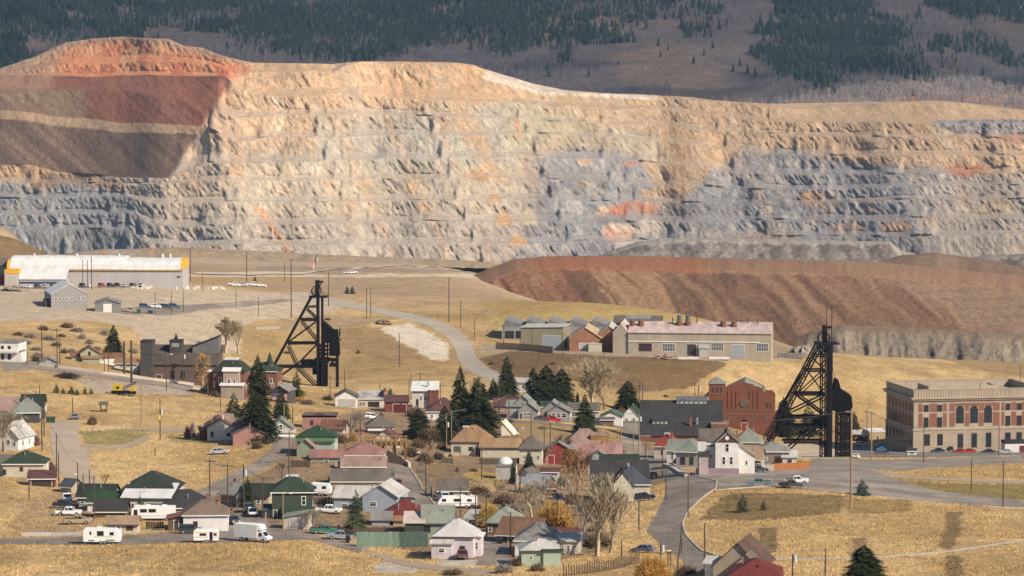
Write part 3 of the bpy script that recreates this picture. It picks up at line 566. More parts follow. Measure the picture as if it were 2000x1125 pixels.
# --- heaps: surfaces between a foot line and a crest line with a back slope
def heap(name, label, top, bot, d_bot, d_top, cfun, nc=260, nr=44, gul=(10, 2.5), rough=1.0, shear=0.0, back=60, cat='spoil heap', drop=1.0, px0=None, px1=None, kind=None):
    a = px0 if px0 is not None else top[0][0]; b = px1 if px1 is not None else top[-1][0]
    c = np.linspace(a, b, nc); pt = li(c, top) + fbm(c / 25, c * 0 + len(label), 3, 7) * 1.2; pb = li(c, bot)
    db = li(c, d_bot) if hasattr(d_bot, '__len__') else np.full_like(c, d_bot); dt = li(c, d_top) if hasattr(d_top, '__len__') else np.full_like(c, d_top)
    zb = ZC + slope_of(pb) * db; zt = ZC + slope_of(pt) * dt
    s = np.linspace(0, 1, nr)[:, None]
    D = db + (dt - db) * s; Zz = zb + (zt - zb) * s; 
    xw = (c - 1000) / F * D
    hgt = np.maximum(zt - zb, 0.5)
    env = np.sin(np.pi * np.clip(s, 0, 1)) ** 0.5 * np.clip(hgt / 10, 0, 1)
    D = D - env * (gul[1] * (1 - 1.6 * np.abs(fbm((xw + shear * Zz) / gul[0], Zz / (gul[0] * 12), 4, 211))) + rough * fbm(xw / 3.5, Zz / 3.5, 3, 212))
    Zz = Zz + rough * 0.35 * fbm(xw / 3, D / 3, 3, 213)
    D = np.vstack([D, dt + back * 0.4, dt + back]); Zz = np.vstack([Zz, zt - 0.6 * drop, zt - back * 0.35 * drop - 2]); xw = np.vstack([xw, (c - 1000) / F * (dt + back * .4), (c - 1000) / F * (dt + back)])
    p, q = proj(xw, D, Zz); col = cfun(p, q, xw, Zz, np.vstack([np.repeat(s, nc, 1), np.ones((2, nc))]))
    o = bpy.data.objects.new(name, np_mesh(name, np.stack([xw, D, Zz], -1).reshape(-1, 3), grid_faces(nr + 2, nc), rock_mat, False, np.clip(col, 0.02, 0.8).reshape(-1, 3)))
    link(o); return tag(o, label, cat, kind='structure')
def cmix(base, *layers):
    c = base
    for m, col in layers:
        m = np.clip(m, 0, 1)[..., None]; c = c * (1 - m) + np.array(col) * m
    return c
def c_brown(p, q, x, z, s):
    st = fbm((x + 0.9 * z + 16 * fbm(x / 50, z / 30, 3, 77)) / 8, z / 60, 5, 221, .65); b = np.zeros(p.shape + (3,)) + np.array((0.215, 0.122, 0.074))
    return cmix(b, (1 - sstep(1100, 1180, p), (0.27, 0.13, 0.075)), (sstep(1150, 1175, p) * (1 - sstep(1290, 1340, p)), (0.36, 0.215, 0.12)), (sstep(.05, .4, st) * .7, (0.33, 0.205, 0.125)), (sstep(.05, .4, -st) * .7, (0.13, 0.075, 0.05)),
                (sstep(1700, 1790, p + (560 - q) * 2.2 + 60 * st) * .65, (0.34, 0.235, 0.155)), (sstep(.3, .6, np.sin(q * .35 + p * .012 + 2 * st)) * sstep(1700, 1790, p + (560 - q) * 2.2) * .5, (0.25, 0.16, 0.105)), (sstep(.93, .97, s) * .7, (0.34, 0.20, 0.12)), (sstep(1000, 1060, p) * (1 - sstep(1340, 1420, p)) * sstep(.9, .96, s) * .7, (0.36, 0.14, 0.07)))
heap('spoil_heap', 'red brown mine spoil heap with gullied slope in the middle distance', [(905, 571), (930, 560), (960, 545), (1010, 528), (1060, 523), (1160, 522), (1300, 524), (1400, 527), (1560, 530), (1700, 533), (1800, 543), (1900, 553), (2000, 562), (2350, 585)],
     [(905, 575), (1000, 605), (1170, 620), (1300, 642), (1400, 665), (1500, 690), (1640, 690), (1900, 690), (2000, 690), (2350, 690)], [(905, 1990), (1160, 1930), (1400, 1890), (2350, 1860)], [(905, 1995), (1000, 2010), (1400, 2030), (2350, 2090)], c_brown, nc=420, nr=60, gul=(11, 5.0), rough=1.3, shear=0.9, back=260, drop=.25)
def c_quarry(p, q, x, z, s):
    n = fbm(x / 8, z / 20, 4, 231); b = np.zeros(p.shape + (3,)) + np.array((0.30, 0.25, 0.19))
    return .8 * cmix(b, (sstep(-.1, .4, n) * .8, (0.38, 0.32, 0.23)), (sstep(.1, .5, -n) * .7, (0.19, 0.155, 0.13)), (sstep(.9, 1, s) * .8, (0.33, 0.23, 0.15)))
heap('quarry_face', 'pale crumbling quarry face below the brown spoil heap', [(1560, 668), (1600, 652), (1650, 643), (1760, 648), (1900, 655), (1990, 662), (2350, 675)], [(1560, 720), (2350, 750)], 1790, 1812, c_quarry, nc=240, nr=40, gul=(7, 5), rough=2.0, back=70, cat='quarry face', drop=.25)
def c_pink(p, q, x, z, s):
    st = fbm((x - 1.2 * z) / 8, z / 60, 4, 241); b = np.zeros(p.shape + (3,)) + np.array((0.30, 0.20, 0.13))
    return cmix(b, (sstep(0, .4, st) * .6, (0.38, 0.265, 0.175)), (sstep(.1, .5, -st) * .5, (0.20, 0.125, 0.085)))
def c_grey(p, q, x, z, s):
    n = fbm(x / 5, z / 4, 4, 251); b = np.zeros(p.shape + (3,)) + np.array((0.23, 0.20, 0.175))
    return cmix(b, (sstep(.05, .4, n) * .7, (0.37, 0.33, 0.285)), (sstep(.05, .4, -n) * .7, (0.12, 0.10, 0.085)), (sstep(.86, .94, s + .1 * n) * .7, (0.42, 0.37, 0.31)))
heap('rock_heap', 'long grey broken rock heap at the foot of the pit', [(1150, 520), (1185, 497), (1240, 478), (1290, 470), (1400, 469), (1560, 472), (1740, 475), (1762, 494), (1790, 500)], [(1150, 522), (1300, 530), (1790, 534)], 2480, 2560, c_grey, nc=280, nr=40, gul=(9, 3), rough=2.4, shear=.6, back=80, drop=.5)
heap('rock_heap', 'dark grey broken rock heap at the right edge of the pit floor', [(1840, 535), (1870, 512), (1930, 503), (2000, 501), (2350, 498)], [(1840, 540), (1960, 552), (2350, 556)], 2400, 2450, lambda p, q, x, z, s: c_grey(p, q, x, z, s) * 0.75, nc=160, nr=30, gul=(7, 2.5), rough=2.4, back=80, drop=.5)
heap('spoil_heap', 'low tan bank along the edge of the pit floor', [(80, 505), (200, 490), (330, 487), (400, 488), (470, 491), (600, 500), (700, 503), (900, 512), (1000, 520)], [(80, 512), (400, 508), (700, 516), (1000, 526)], 2420, 2470, lambda p, q, x, z, s: cmix(np.zeros(p.shape + (3,)) + np.array((0.42, 0.31, 0.20)), (sstep(.1, .4, fbm(x / 9, z / 4, 3, 7)) * .6, (0.30, 0.215, 0.15)), (sstep(.3, .5, -fbm(x / 6, z / 3, 3, 9)) * .6, (0.40, 0.37, 0.33))), nc=260, nr=20, gul=(12, 2), rough=1.6, back=60, drop=.6)
heap('spoil_heap', 'brown bank above the rubble at the right end of the pit floor', [(1700, 522), (1760, 505), (1830, 499), (1900, 510), (2000, 528), (2350, 540)], [(1700, 530), (2350, 560)], 2300, 2360, lambda p, q, x, z, s: c_pink(p, q, x, z, s) * .8, nc=120, nr=20, gul=(12, 2), rough=1.2, back=90, drop=.4)
heap('hill', 'brown grassy hill behind the left end of the white roofed warehouse', [(-350, 440), (-100, 452), (0, 470), (25, 476), (55, 490), (85, 503)], [(-350, 540), (85, 540)], 1680, 1760, lambda p, q, x, z, s: cmix(np.zeros(p.shape + (3,)) + np.array((0.25, 0.165, 0.075)), (sstep(0, .4, fbm(x / 9, z / 4, 3, 7)) * .6, (0.33, 0.22, 0.10))), nc=100, nr=30, gul=(20, 1), rough=.5, back=120, cat='hill', drop=.4)
heap('hill', 'tan sand bank at the left edge below the pit benches', [(-350, 430), (-60, 440), (0, 447), (25, 462), (42, 478), (60, 495)], [(-350, 520), (60, 520)], 2500, 2560, lambda p, q, x, z, s: np.zeros(p.shape + (3,)) + np.array((0.44, 0.31, 0.19)), nc=100, nr=24, gul=(20, 2), rough=.8, back=80, cat='hill', drop=.5)
# ================================================================ MOUNTAIN AND FOREST
MT = [(4050, 330), (4400, 262), (4700, 210), (5100, 130), (5500, 60), (6000, -15), (6600, -95), (7400, -180)]
def mzr(x, y):
    u = 1000 + F * x / y
    p = li(y, MT) + np.interp(u, [-400, 0, 500, 1000, 1500, 2000, 2400], [-10, -12, -14, 0, 6, 8, 10])
    z = ZC + slope_of(p) * y
    z = z + 26 * fbm(x / 420, y / 700, 3, 301) + 9 * fbm(x / 130, y / 240, 3, 305) + 2 * fbm(x / 40, y / 60, 3, 309)
    return z
ny, nx = 190, 300
yy = np.linspace(4050, 7400, ny)[:, None] + np.zeros((1, nx)); xx = np.linspace(-0.2, 0.2, nx)[None, :] * yy; zz = mzr(xx, yy)
mp_, mq_ = proj(xx, yy, zz)
mb_ = np.zeros(xx.shape + (3,)) + np.array((0.195, 0.148, 0.128))
mb_ = cmix(mb_, (sstep(-.1, .4, fbm(xx / 200, yy / 260, 4, 311)), (0.24, 0.17, 0.13)), (sstep(.1, .5, -fbm(xx / 90, yy / 160, 4, 313)) * .7, (0.165, 0.125, 0.105)),
           (in_poly(mp_ + 30 * fbm(xx / 80, yy / 80, 3, 5), mq_, [(1190, 100), (1330, 90), (1440, 175), (1500, 200), (1250, 190)]) * .6, (0.30, 0.20, 0.12)),
           (in_poly(mp_, mq_, [(1750, 190), (2100, 180), (2100, 225), (1750, 210)]) * .7, (0.30, 0.17, 0.10)),
           (in_poly(mp_, mq_, [(255, 20), (275, 15), (290, 75), (255, 75)]) * .8, (0.36, 0.26, 0.19)))
mtn_mat = vcol_mat('mountain_soil', [(0.05, 0.25, (1, 1, 1)), (0.3, 0.2, (1, 1, 1))])
mo = bpy.data.objects.new('mountain', np_mesh('mountain', np.stack([xx, yy, zz], -1).reshape(-1, 3), grid_faces(ny, nx), mtn_mat, True, mb_.reshape(-1, 3)))
link(mo); tag(mo, 'wooded mountainside rising behind the mine', 'mountain', kind='structure')
# forest cover in the photo: 1 = closed conifers, 0 = open
def cover(p, q):
    c = np.zeros(np.shape(p))
    def blob(x, y, a, b, k=1.0):
        nonlocal c
        e = ((p - x) / a) ** 2 + ((q - y) / b) ** 2; c = np.maximum(c, k * (1 - sstep(.5, 1.3, e)))
    for t in [(60, 20, 260, 45), (180, 55, 120, 45), (0, 95, 70, 40), (440, 25, 160, 40), (640, 60, 190, 60), (800, 40, 160, 60), (700, 95, 170, 24), (960, 20, 120, 40), (1010, 75, 70, 34, .6), (1140, 45, 100, 45, .8), (1180, 20, 90, 30, .9), (1330, 15, 90, 26, .8), (1620, 40, 120, 60), (1560, 110, 70, 40, .9), (1640, 130, 80, 40, .85), (1660, 80, 110, 70, .95),
              (1930, 18, 110, 30, .9), (1720, 125, 60, 26, .5), (1880, 95, 90, 16, .45), (1970, 115, 60, 20, .5), (1600, 155, 50, 25, .5), (1120, 95, 30, 26, .6), (1510, 90, 26, 40, .6), (1360, 55, 50, 20, .35), (2200, 60, 160, 90, .8), (-200, 60, 200, 90, .9), (1780, 140, 90, 14, .35), (500, 90, 50, 30, .4)]:
        blob(*t)
    return c
n = 150000
u = rng.uniform(-0.185, 0.185, n); y = 4300 + 2700 * rng.random(n) ** 0.9; x = u * y; z = mzr(x, y); p, q = proj(x, y, z)
cv = cover(p + 60 * fbm(x / 120, y / 160, 3, 331), q + 14 * fbm(x / 120, y / 160 + 40, 3, 332))
cv = cv * np.clip(0.62 + 1.25 * fbm(x / 55, y / 90, 4, 335, .6), 0, 1.3)
r = rng.random(n)
con = (r < cv * 0.9) & (q > -60) & (q < 235)
ci = np.nonzero(con)[0][:34000]
def tree_protos(kind, k):
    out = []
    for v in range(k):
        rr = np.random.default_rng(50 + v); vs = []; fs = []
        if kind == 'con':
            levels = 5
            for L in range(levels):
                z0 = 0.10 + 0.88 * L / levels - 0.02; z1 = z0 + 0.36 * (1 - L / levels * 0.35); rad = 0.205 * (1 - L / levels) ** 0.85 + 0.02; m = 6
                b = len(vs)
                for j in range(m):
                    a = 2 * math.pi * (j + rr.random() * 0.8) / m; rj = rad * (0.7 + 0.6 * rr.random()); vs.append((rj * math.cos(a), rj * math.sin(a), z0 - 0.05 * rr.random()))
                vs.append((rr.normal() * 0.01, rr.normal() * 0.01, min(z1, 1.0 + 0.02)))
                fs += [(b + j, b + (j + 1) % m, b + m) for j in range(m)]
        else:
            for j in range(5):
                a = rr.random() * math.pi * 2; o = rr.random(2) * 0.16 - 0.08; w_ = 0.018
                h = 0.75 + 0.25 * rr.random(); b = len(vs)
                vs += [(o[0] - w_ * math.cos(a), o[1] - w_ * math.sin(a), 0), (o[0] + w_ * math.cos(a), o[1] + w_ * math.sin(a), 0), (o[0] * 1.6, o[1] * 1.6, h)]; fs.append((b, b + 1, b + 2))
                for t in range(5):
                    zz_ = 0.35 + 0.6 * rr.random(); a2 = rr.random() * 6.28; rd = 0.13 * rr.random() + 0.06; b = len(vs)
                    vs += [(o[0], o[1], zz_ - .03), (o[0], o[1], zz_ + .02), (o[0] + rd * math.cos(a2), o[1] + rd * math.sin(a2), zz_ + 0.12)]; fs.append((b, b + 1, b + 2))
        out.append((np.array(vs), np.array(fs)))
    return out
def scatter(name, label, cat, protos, P, H, W, mat):
    allv, allf = [], []; off = 0; pick = rng.integers(0, len(protos), len(P)); rot = rng.uniform(0, 6.28, len(P))
    for v, (pv, pf) in enumerate(protos):
        i = np.nonzero(pick == v)[0]
        if not len(i): continue
        c, s = np.cos(rot[i]), np.sin(rot[i])
        vx = (pv[None, :, 0] * c[:, None] - pv[None, :, 1] * s[:, None]) * (H[i] * W[i])[:, None] + P[i, 0:1]
        vy = (pv[None, :, 0] * s[:, None] + pv[None, :, 1] * c[:, None]) * (H[i] * W[i])[:, None] + P[i, 1:2]
        vz = pv[None, :, 2] * H[i][:, None] + P[i, 2:3]
        allv.append(np.stack([vx, vy, vz], -1).reshape(-1, 3))
        allf.append((pf[None] + (np.arange(len(i)) * len(pv))[:, None, None]).reshape(-1, pf.shape[1]) + off); off += len(i) * len(pv)
    o = bpy.data.objects.new(name, np_mesh(name, np.concatenate(allv), np.concatenate(allf), mat)); link(o)
    return tag(o, label, cat, kind='stuff')
needle_far = M('needles_far', (0.040, 0.058, 0.040), 0.95, 0.45, 0.03, spec=0.05)
aspen_far = M('aspen_twigs', (0.27, 0.235, 0.225), 0.95, 0.25, 0.03, spec=0.05)
cons = tree_protos('con', 5); asps = tree_protos('asp', 5)
P = np.stack([x[ci], y[ci], z[ci] - 0.5], -1)
scatter('conifer_forest', 'dark green conifer forest covering the mountainside behind the mine', 'forest', cons, P, 8 + 13 * rng.random(len(ci)) ** 1.3, rng.uniform(.8, 1.3, len(ci)), needle_far)
asp = (~con) & (q > -60) & (q < 240)
dens = sstep(-0.05, 0.35, fbm(x / 160, y / 200, 3, 341)) * 0.45 + 0.05
dens = np.where((p > 1180) & (p < 1480) & (q > 90) & (q < 200), dens * .25, dens); dens = np.where((p > 1500) & (q > 120), dens * 1.6 + .06, dens); dens = np.where((p < 1130) & (p > 420) & (q > 60), dens * 1.5 + .12, dens); dens = np.where((p < 260) & (q > 50), dens + .15, dens)
ai = np.nonzero(asp & (rng.random(n) < dens))[0][:24000]
scatter('aspen_grove', 'grey leafless aspen thickets between the conifers on the mountain', 'forest', asps, np.stack([x[ai], y[ai], z[ai] - .3], -1), 9 + 6 * rng.random(len(ai)), np.full(len(ai), 1.25), aspen_far)
# single conifers that stand out on the open slopes
spots = [(1208, 128, 9), (1290, 112, 13), (1305, 98, 12), (1355, 125, 16), (1340, 80, 14), (1286, 90, 16), (1262, 60, 20), (1245, 52, 16), (1232, 70, 18), (1300, 40, 16), (1325, 85, 12), (1375, 110, 14), (1405, 60, 18), (1420, 50, 16), (1278, 38, 20), (1244, 25, 22), (1165, 80, 18), (1037, 105, 22), (1070, 150, 26), (1008, 145, 16), (1030, 132, 14), (1150, 150, 14),
         (1485, 55, 26), (1505, 60, 34), (1762, 160, 14), (1800, 165, 16), (1724, 166, 18), (1690, 172, 16), (1840, 110, 14), (1860, 118, 14), (1885, 90, 16), (1905, 70, 14), (1920, 150, 18), (1960, 165, 12), (1985, 150, 16), (1880, 200, 16), (1842, 197, 8), (1798, 196, 8), (1772, 196, 6), (1715, 205, 6), (1940, 108, 18), (1900, 160, 14), (1870, 152, 16), (1795, 45, 34), (1975, 40, 34), (1755, 100, 16), (1780, 118, 16),
         (540, 112, 26), (960, 110, 22), (985, 118, 26), (920, 100, 20), (1060, 40, 20), (900, 85, 16), (880, 70, 18), (1105, 120, 18), (1392, 95, 14), (1432, 140, 16), (1460, 145, 20), (1445, 130, 16), (1475, 150, 18), (1390, 40, 16)]
cv_, cf_ = cons[0]; trunk_far = M('bark_far', (0.10, 0.075, 0.055), 0.95, 0.2, 1.0)
far_me = [np_mesh('crown', v_, f_, needle_far) for v_, f_ in cons]
tm = MB().tube([(0, 0, 0), (0, 0, 0.2)], [0.022, 0.016], 5).mesh('trunk', trunk_far)
def mhit(px, py):
    d = np.arange(4200, 7200, 10.0); x, _, z = ray_pt(px, py, d); g_ = mzr(x, d); k = np.nonzero(g_ >= z)[0]
    d = d[k[0]] if len(k) else 7000.0
    x, y, z = ray_pt(px, py, d); return (float(x), float(d), float(mzr(np.array(x), np.array(d))))
for i, (a, b, h) in enumerate(spots):
    l = mhit(a, b); hm = h * l[1] / F * 1.15
    o = empty('pine_tree', l, random.random() * 6, label='small dark conifer standing alone on the open tan mountainside', cat='tree', group='single conifers on the mountainside')
    o.scale = (hm, hm, hm); put('crown', far_me[i % 5], o); put('trunk', tm, o)
# ================================================================ UNSEEN SHADING CLOUD AND HAZE
def cloud(name, label, c, sx_, sy_, sz_, seed):
    n, m = 96, 48; th = np.linspace(0, 2 * np.pi, n, endpoint=False)[None, :]; ph = np.linspace(-np.pi / 2, np.pi / 2, m)[:, None]
    X_ = np.cos(ph) * np.cos(th); Y_ = np.cos(ph) * np.sin(th); Z_ = np.sin(ph) + 0 * th
    r_ = 1 + 0.42 * fbm(X_ * 2.3 + seed, Y_ * 2.3 + Z_ * 1.7, 5, seed) + 0.15 * fbm(X_ * 9, Y_ * 9 + Z_ * 5, 3, seed + 3)
    Z_ = np.where(Z_ < 0, Z_ * 0.35, Z_)
    V_ = np.stack([X_ * r_ * sx_, Y_ * r_ * sy_, Z_ * r_ * sz_], -1).reshape(-1, 3)
    i = np.arange(m - 1)[:, None] * n + np.arange(n)[None, :]; j = np.arange(m - 1)[:, None] * n + (np.arange(n)[None, :] + 1) % n
    f_ = np.stack([i, j, j + n, i + n], -1).reshape(-1, 4)
    o = bpy.data.objects.new(name, np_mesh(name, V_, f_, M('cloud_white', (0.9, 0.9, 0.9), 1.0, 0.03, 0.002, spec=0), True)); o.location = c; link(o)
    cm = MATS['cloud_white'].node_tree
    if not any(n_.type == 'MIX_SHADER' for n_ in cm.nodes):
        mx = node(cm, 'ShaderNodeMixShader'); tr = node(cm, 'ShaderNodeBsdfTransparent'); mx.inputs[0].default_value = 0.6
        cm.links.new(cm.nodes['Principled BSDF'].outputs[0], mx.inputs[1]); cm.links.new(tr.outputs[0], mx.inputs[2]); cm.links.new(mx.outputs[0], cm.nodes['Material Output'].inputs['Surface'])
    return tag(o, label, 'cloud', kind='structure')
k_ = 1500 / SUN.z
cloud('cloud', 'broad unseen cloud added above the view to shade the mountain', (SUN.x * k_ - 60, 5720 + SUN.y * k_, 1500 + 180), 1150, 1180, 260, 5)  # out of view, added to cast cloud shade on the forest
hz = MB().box(-2400, 2400, -60, 7480, -160, 520).build('haze', M('haze_tmp', (1, 1, 1)))
hm_ = bpy.data.materials.new('haze_air'); hm_.use_nodes = True; nt = hm_.node_tree; nt.nodes.clear()
ho = node(nt, 'ShaderNodeOutputMaterial'); hv = node(nt, 'ShaderNodeVolumePrincipled')
hv.inputs['Color'].default_value = (0.42, 0.66, 1.0, 1); hv.inputs['Density'].default_value = 0.000021; hv.inputs['Anisotropy'].default_value = 0.0
nt.links.new(hv.outputs[0], ho.inputs['Volume']); hz.data.materials.clear(); hz.data.materials.append(hm_)
tag(hz, 'thin pale haze in the air over the valley', 'haze', kind='stuff')
# ================================================================ BUILDINGS
def wall(n, c, v=0.14):
    l_ = sum(c) / 3; c = tuple((l_ + (x - l_) * .85) * .86 for x in c)
    return M('wall_' + n, c, 0.9, v + .06, 0.9, streak=(1, 1, 0.5))
def roofm(n, c, v=0.22): return M('roof_' + n, c, 0.9, v + .12, 1.1, bump=0.25, streak=(1.6, .6, 1))
WHITE = wall('white', (0.74, 0.70, 0.65)); CREAM = wall('cream', (0.58, 0.51, 0.38)); TANW = wall('tan', (0.43, 0.34, 0.23)); GREYW = wall('grey', (0.32, 0.30, 0.28)); DKW = wall('dark', (0.075, 0.065, 0.06))
BRICK = wall('brick', (0.20, 0.085, 0.05), 0.25); REDB = wall('red_brown', (0.20, 0.06, 0.04)); PINKW = wall('pink', (0.40, 0.19, 0.16)); MINT = wall('mint', (0.36, 0.44, 0.33)); TEAL = wall('teal', (0.29, 0.40, 0.33)); BLUEG = wall('blue_grey', (0.36, 0.40, 0.46))
GREENW = wall('green', (0.055, 0.075, 0.05)); YELW = wall('yellow', (0.52, 0.38, 0.16)); ORAW = wall('orange', (0.55, 0.22, 0.06)); STONE = wall('stone', (0.42, 0.325, 0.225), 0.12); LILAC = wall('lilac', (0.64, 0.56, 0.58)); SAGE = wall('sage', (0.30, 0.33, 0.23)); BRN = wall('brown', (0.14, 0.085, 0.05)); MAROON = wall('maroon', (0.17, 0.03, 0.03))
R_WHITE = roofm('white', (0.5745, 0.5624, 0.5503), .08); R_BROWN = roofm('brown', (0.1613, 0.1158, 0.0855)); R_TAN = roofm('tan', (0.2778, 0.1868, 0.12)); R_ORA = roofm('orange_brown', (0.2464, 0.1433, 0.0765)); R_GREEN = roofm('green', (0.0265, 0.0434, 0.0265)); R_DKGREEN = roofm('dark_green', (0.0239, 0.0311, 0.0239)); R_BRIGHTG = roofm('bright_green', (0.0221, 0.0494, 0.0239))
R_DARK = roofm('charcoal', (0.0353, 0.0335, 0.0341)); R_GREY = roofm('grey', (0.1976, 0.1885, 0.1763)); R_GG = roofm('grey_green', (0.1846, 0.1967, 0.1664)); R_RED = roofm('red', (0.1238, 0.0258, 0.0233)); R_PINK = roofm('pink', (0.245, 0.1238, 0.1031)); R_PBROWN = roofm('pink_brown', (0.2455, 0.1666, 0.1393)); R_MAROON = roofm('maroon', (0.1023, 0.0447, 0.0417)); R_GB = roofm('grey_brown', (0.1181, 0.0999, 0.0817)); R_PALE = roofm('pale', (0.4021, 0.3839, 0.3536)); R_RUST = roofm('rust', (0.1632, 0.0782, 0.0509)); R_PALEG = roofm('pale_green', (0.2068, 0.2223, 0.181)); R_BLUE = roofm('slate_blue', (0.0575, 0.0636, 0.0787))
TRIM = M('trim_white', (0.72, 0.69, 0.64), .8, .08, 1); TRIMD = M('trim_dark', (0.07, 0.055, 0.05), .8, .1, 1); TRIMR = M('trim_red', (0.23, 0.06, 0.05), .8, .1, 1); GLASS = glass(); GLASSB = glass('glass_pale', (0.10, 0.115, 0.125))
DOORG = M('door_grey', (0.40, 0.37, 0.34), .7, .08, 1); DOORD = M('door_dark', (0.05, 0.04, 0.035), .8, .1, 1); DOORR = M('door_red', (0.25, 0.03, 0.025), .7, .1, 1); DOORW = M('door_white', (0.68, 0.66, 0.63), .6, .06, 1); DOORB = M('door_steel', (0.30, 0.33, 0.36), .5, .08, 1)
METAL = M('vent_metal', (0.5, 0.5, 0.5), .4, .1, 1, metal=.6); CHIM = M('chimney_brick', (0.24, 0.10, 0.06), .9, .25, 3)
_wc = {}
def window(parent, side, x, y, z, w_, h_, frame=TRIM, pane=GLASS, arch=False, name='window'):
    """window on a wall: frame mesh with a pane and a mullion as sub-part"""
    key = (round(w_, 2), round(h_, 2), frame.name, pane.name, arch)
    if key not in _wc:
        t = min(0.14, w_ * .14); f = MB(); f.box(-w_ / 2, w_ / 2, -0.09, 0.02, -t, 0); f.box(-w_ / 2 + 0.0, -w_ / 2 + t, -0.06, 0.02, 0, h_); f.box(w_ / 2 - t, w_ / 2, -0.06, 0.02, 0, h_); f.box(-w_ / 2 + t, w_ / 2 - t, -0.06, 0.02, h_ - t, h_)
        f.box(-w_ / 2 + t, w_ / 2 - t, -0.05, 0.015, h_ * .5 - t * .25, h_ * .5 + t * .25)
        if w_ > 1.8:
            for q in range(1, int(w_ / 0.9)): f.box(-w_ / 2 + w_ * q / int(w_ / .9) - .04, -w_ / 2 + w_ * q / int(w_ / .9) + .04, -0.05, 0.015, t * .2, h_ - t)
        p = MB().box(-w_ / 2 + t * .7, w_ / 2 - t * .7, -0.025, 0.012, t * .1, h_ - t * .7)
        if arch:
            n = 10; r = w_ / 2
            prof = [(-r, h_ - .001)] + [(-r * math.cos(math.pi * i / n), h_ + r * math.sin(math.pi * i / n)) for i in range(1, n)] + [(r, h_ - .001)]
            f.prism(prof, -0.05, 0.02); r2 = r * .8
            p.prism([(-r2, h_ - .3)] + [(-r2 * math.cos(math.pi * i / n), h_ + r2 * math.sin(math.pi * i / n)) for i in range(0, n + 1)] + [(r2, h_ - .3)], -0.065, 0.0)
        _wc[key] = (f.mesh('window', frame), p.mesh('pane', pane))
    a = {'f': 0, 'r': math.pi / 2, 'l': -math.pi / 2, 'b': math.pi}[side]
    o = put(name, _wc[key][0], parent, (x, y, z), (0, 0, a)); put('pane', _wc[key][1], o); return o
def on_side(side, u, W, D, ox, oy):
    if side == 'f': return ox - W / 2 + u * W, oy
    if side == 'r': return ox + W / 2, oy + u * D
    if side == 'l': return ox - W / 2, oy + D - u * D
    return ox + W / 2 - u * W, oy + D
def door(parent, side, x, y, z, w_, h_, mat, big=False):
    a = {'f': 0, 'r': math.pi / 2, 'l': -math.pi / 2, 'b': math.pi}[side]
    d_ = MB()
    n = max(3, int(h_ / .55)) if big else 1
    for i in range(n): d_.box(-w_ / 2, w_ / 2, -0.05, 0.01, h_ * i / n + (.025 if big else 0), h_ * (i + 1) / n - (.025 if big else 0))
    o = d_.build('garage_door' if big else 'door', mat, parent, loc=(x, y, z)); o.rotation_euler = (0, 0, a)
    fr = MB(); fr.box(-w_ / 2 - .1, -w_ / 2, -0.07, 0.01, 0, h_ + .1); fr.box(w_ / 2, w_ / 2 + .1, -0.07, 0.01, 0, h_ + .1); fr.box(-w_ / 2, w_ / 2, -0.07, 0.01, h_, h_ + .1); fr.build('frame', TRIM if mat != DOORW else TRIMD, o)
    if not big: MB().box(w_ * .3, w_ * .38, -0.1, -0.05, h_ * .45, h_ * .5).build('handle', METAL, o)
    return o
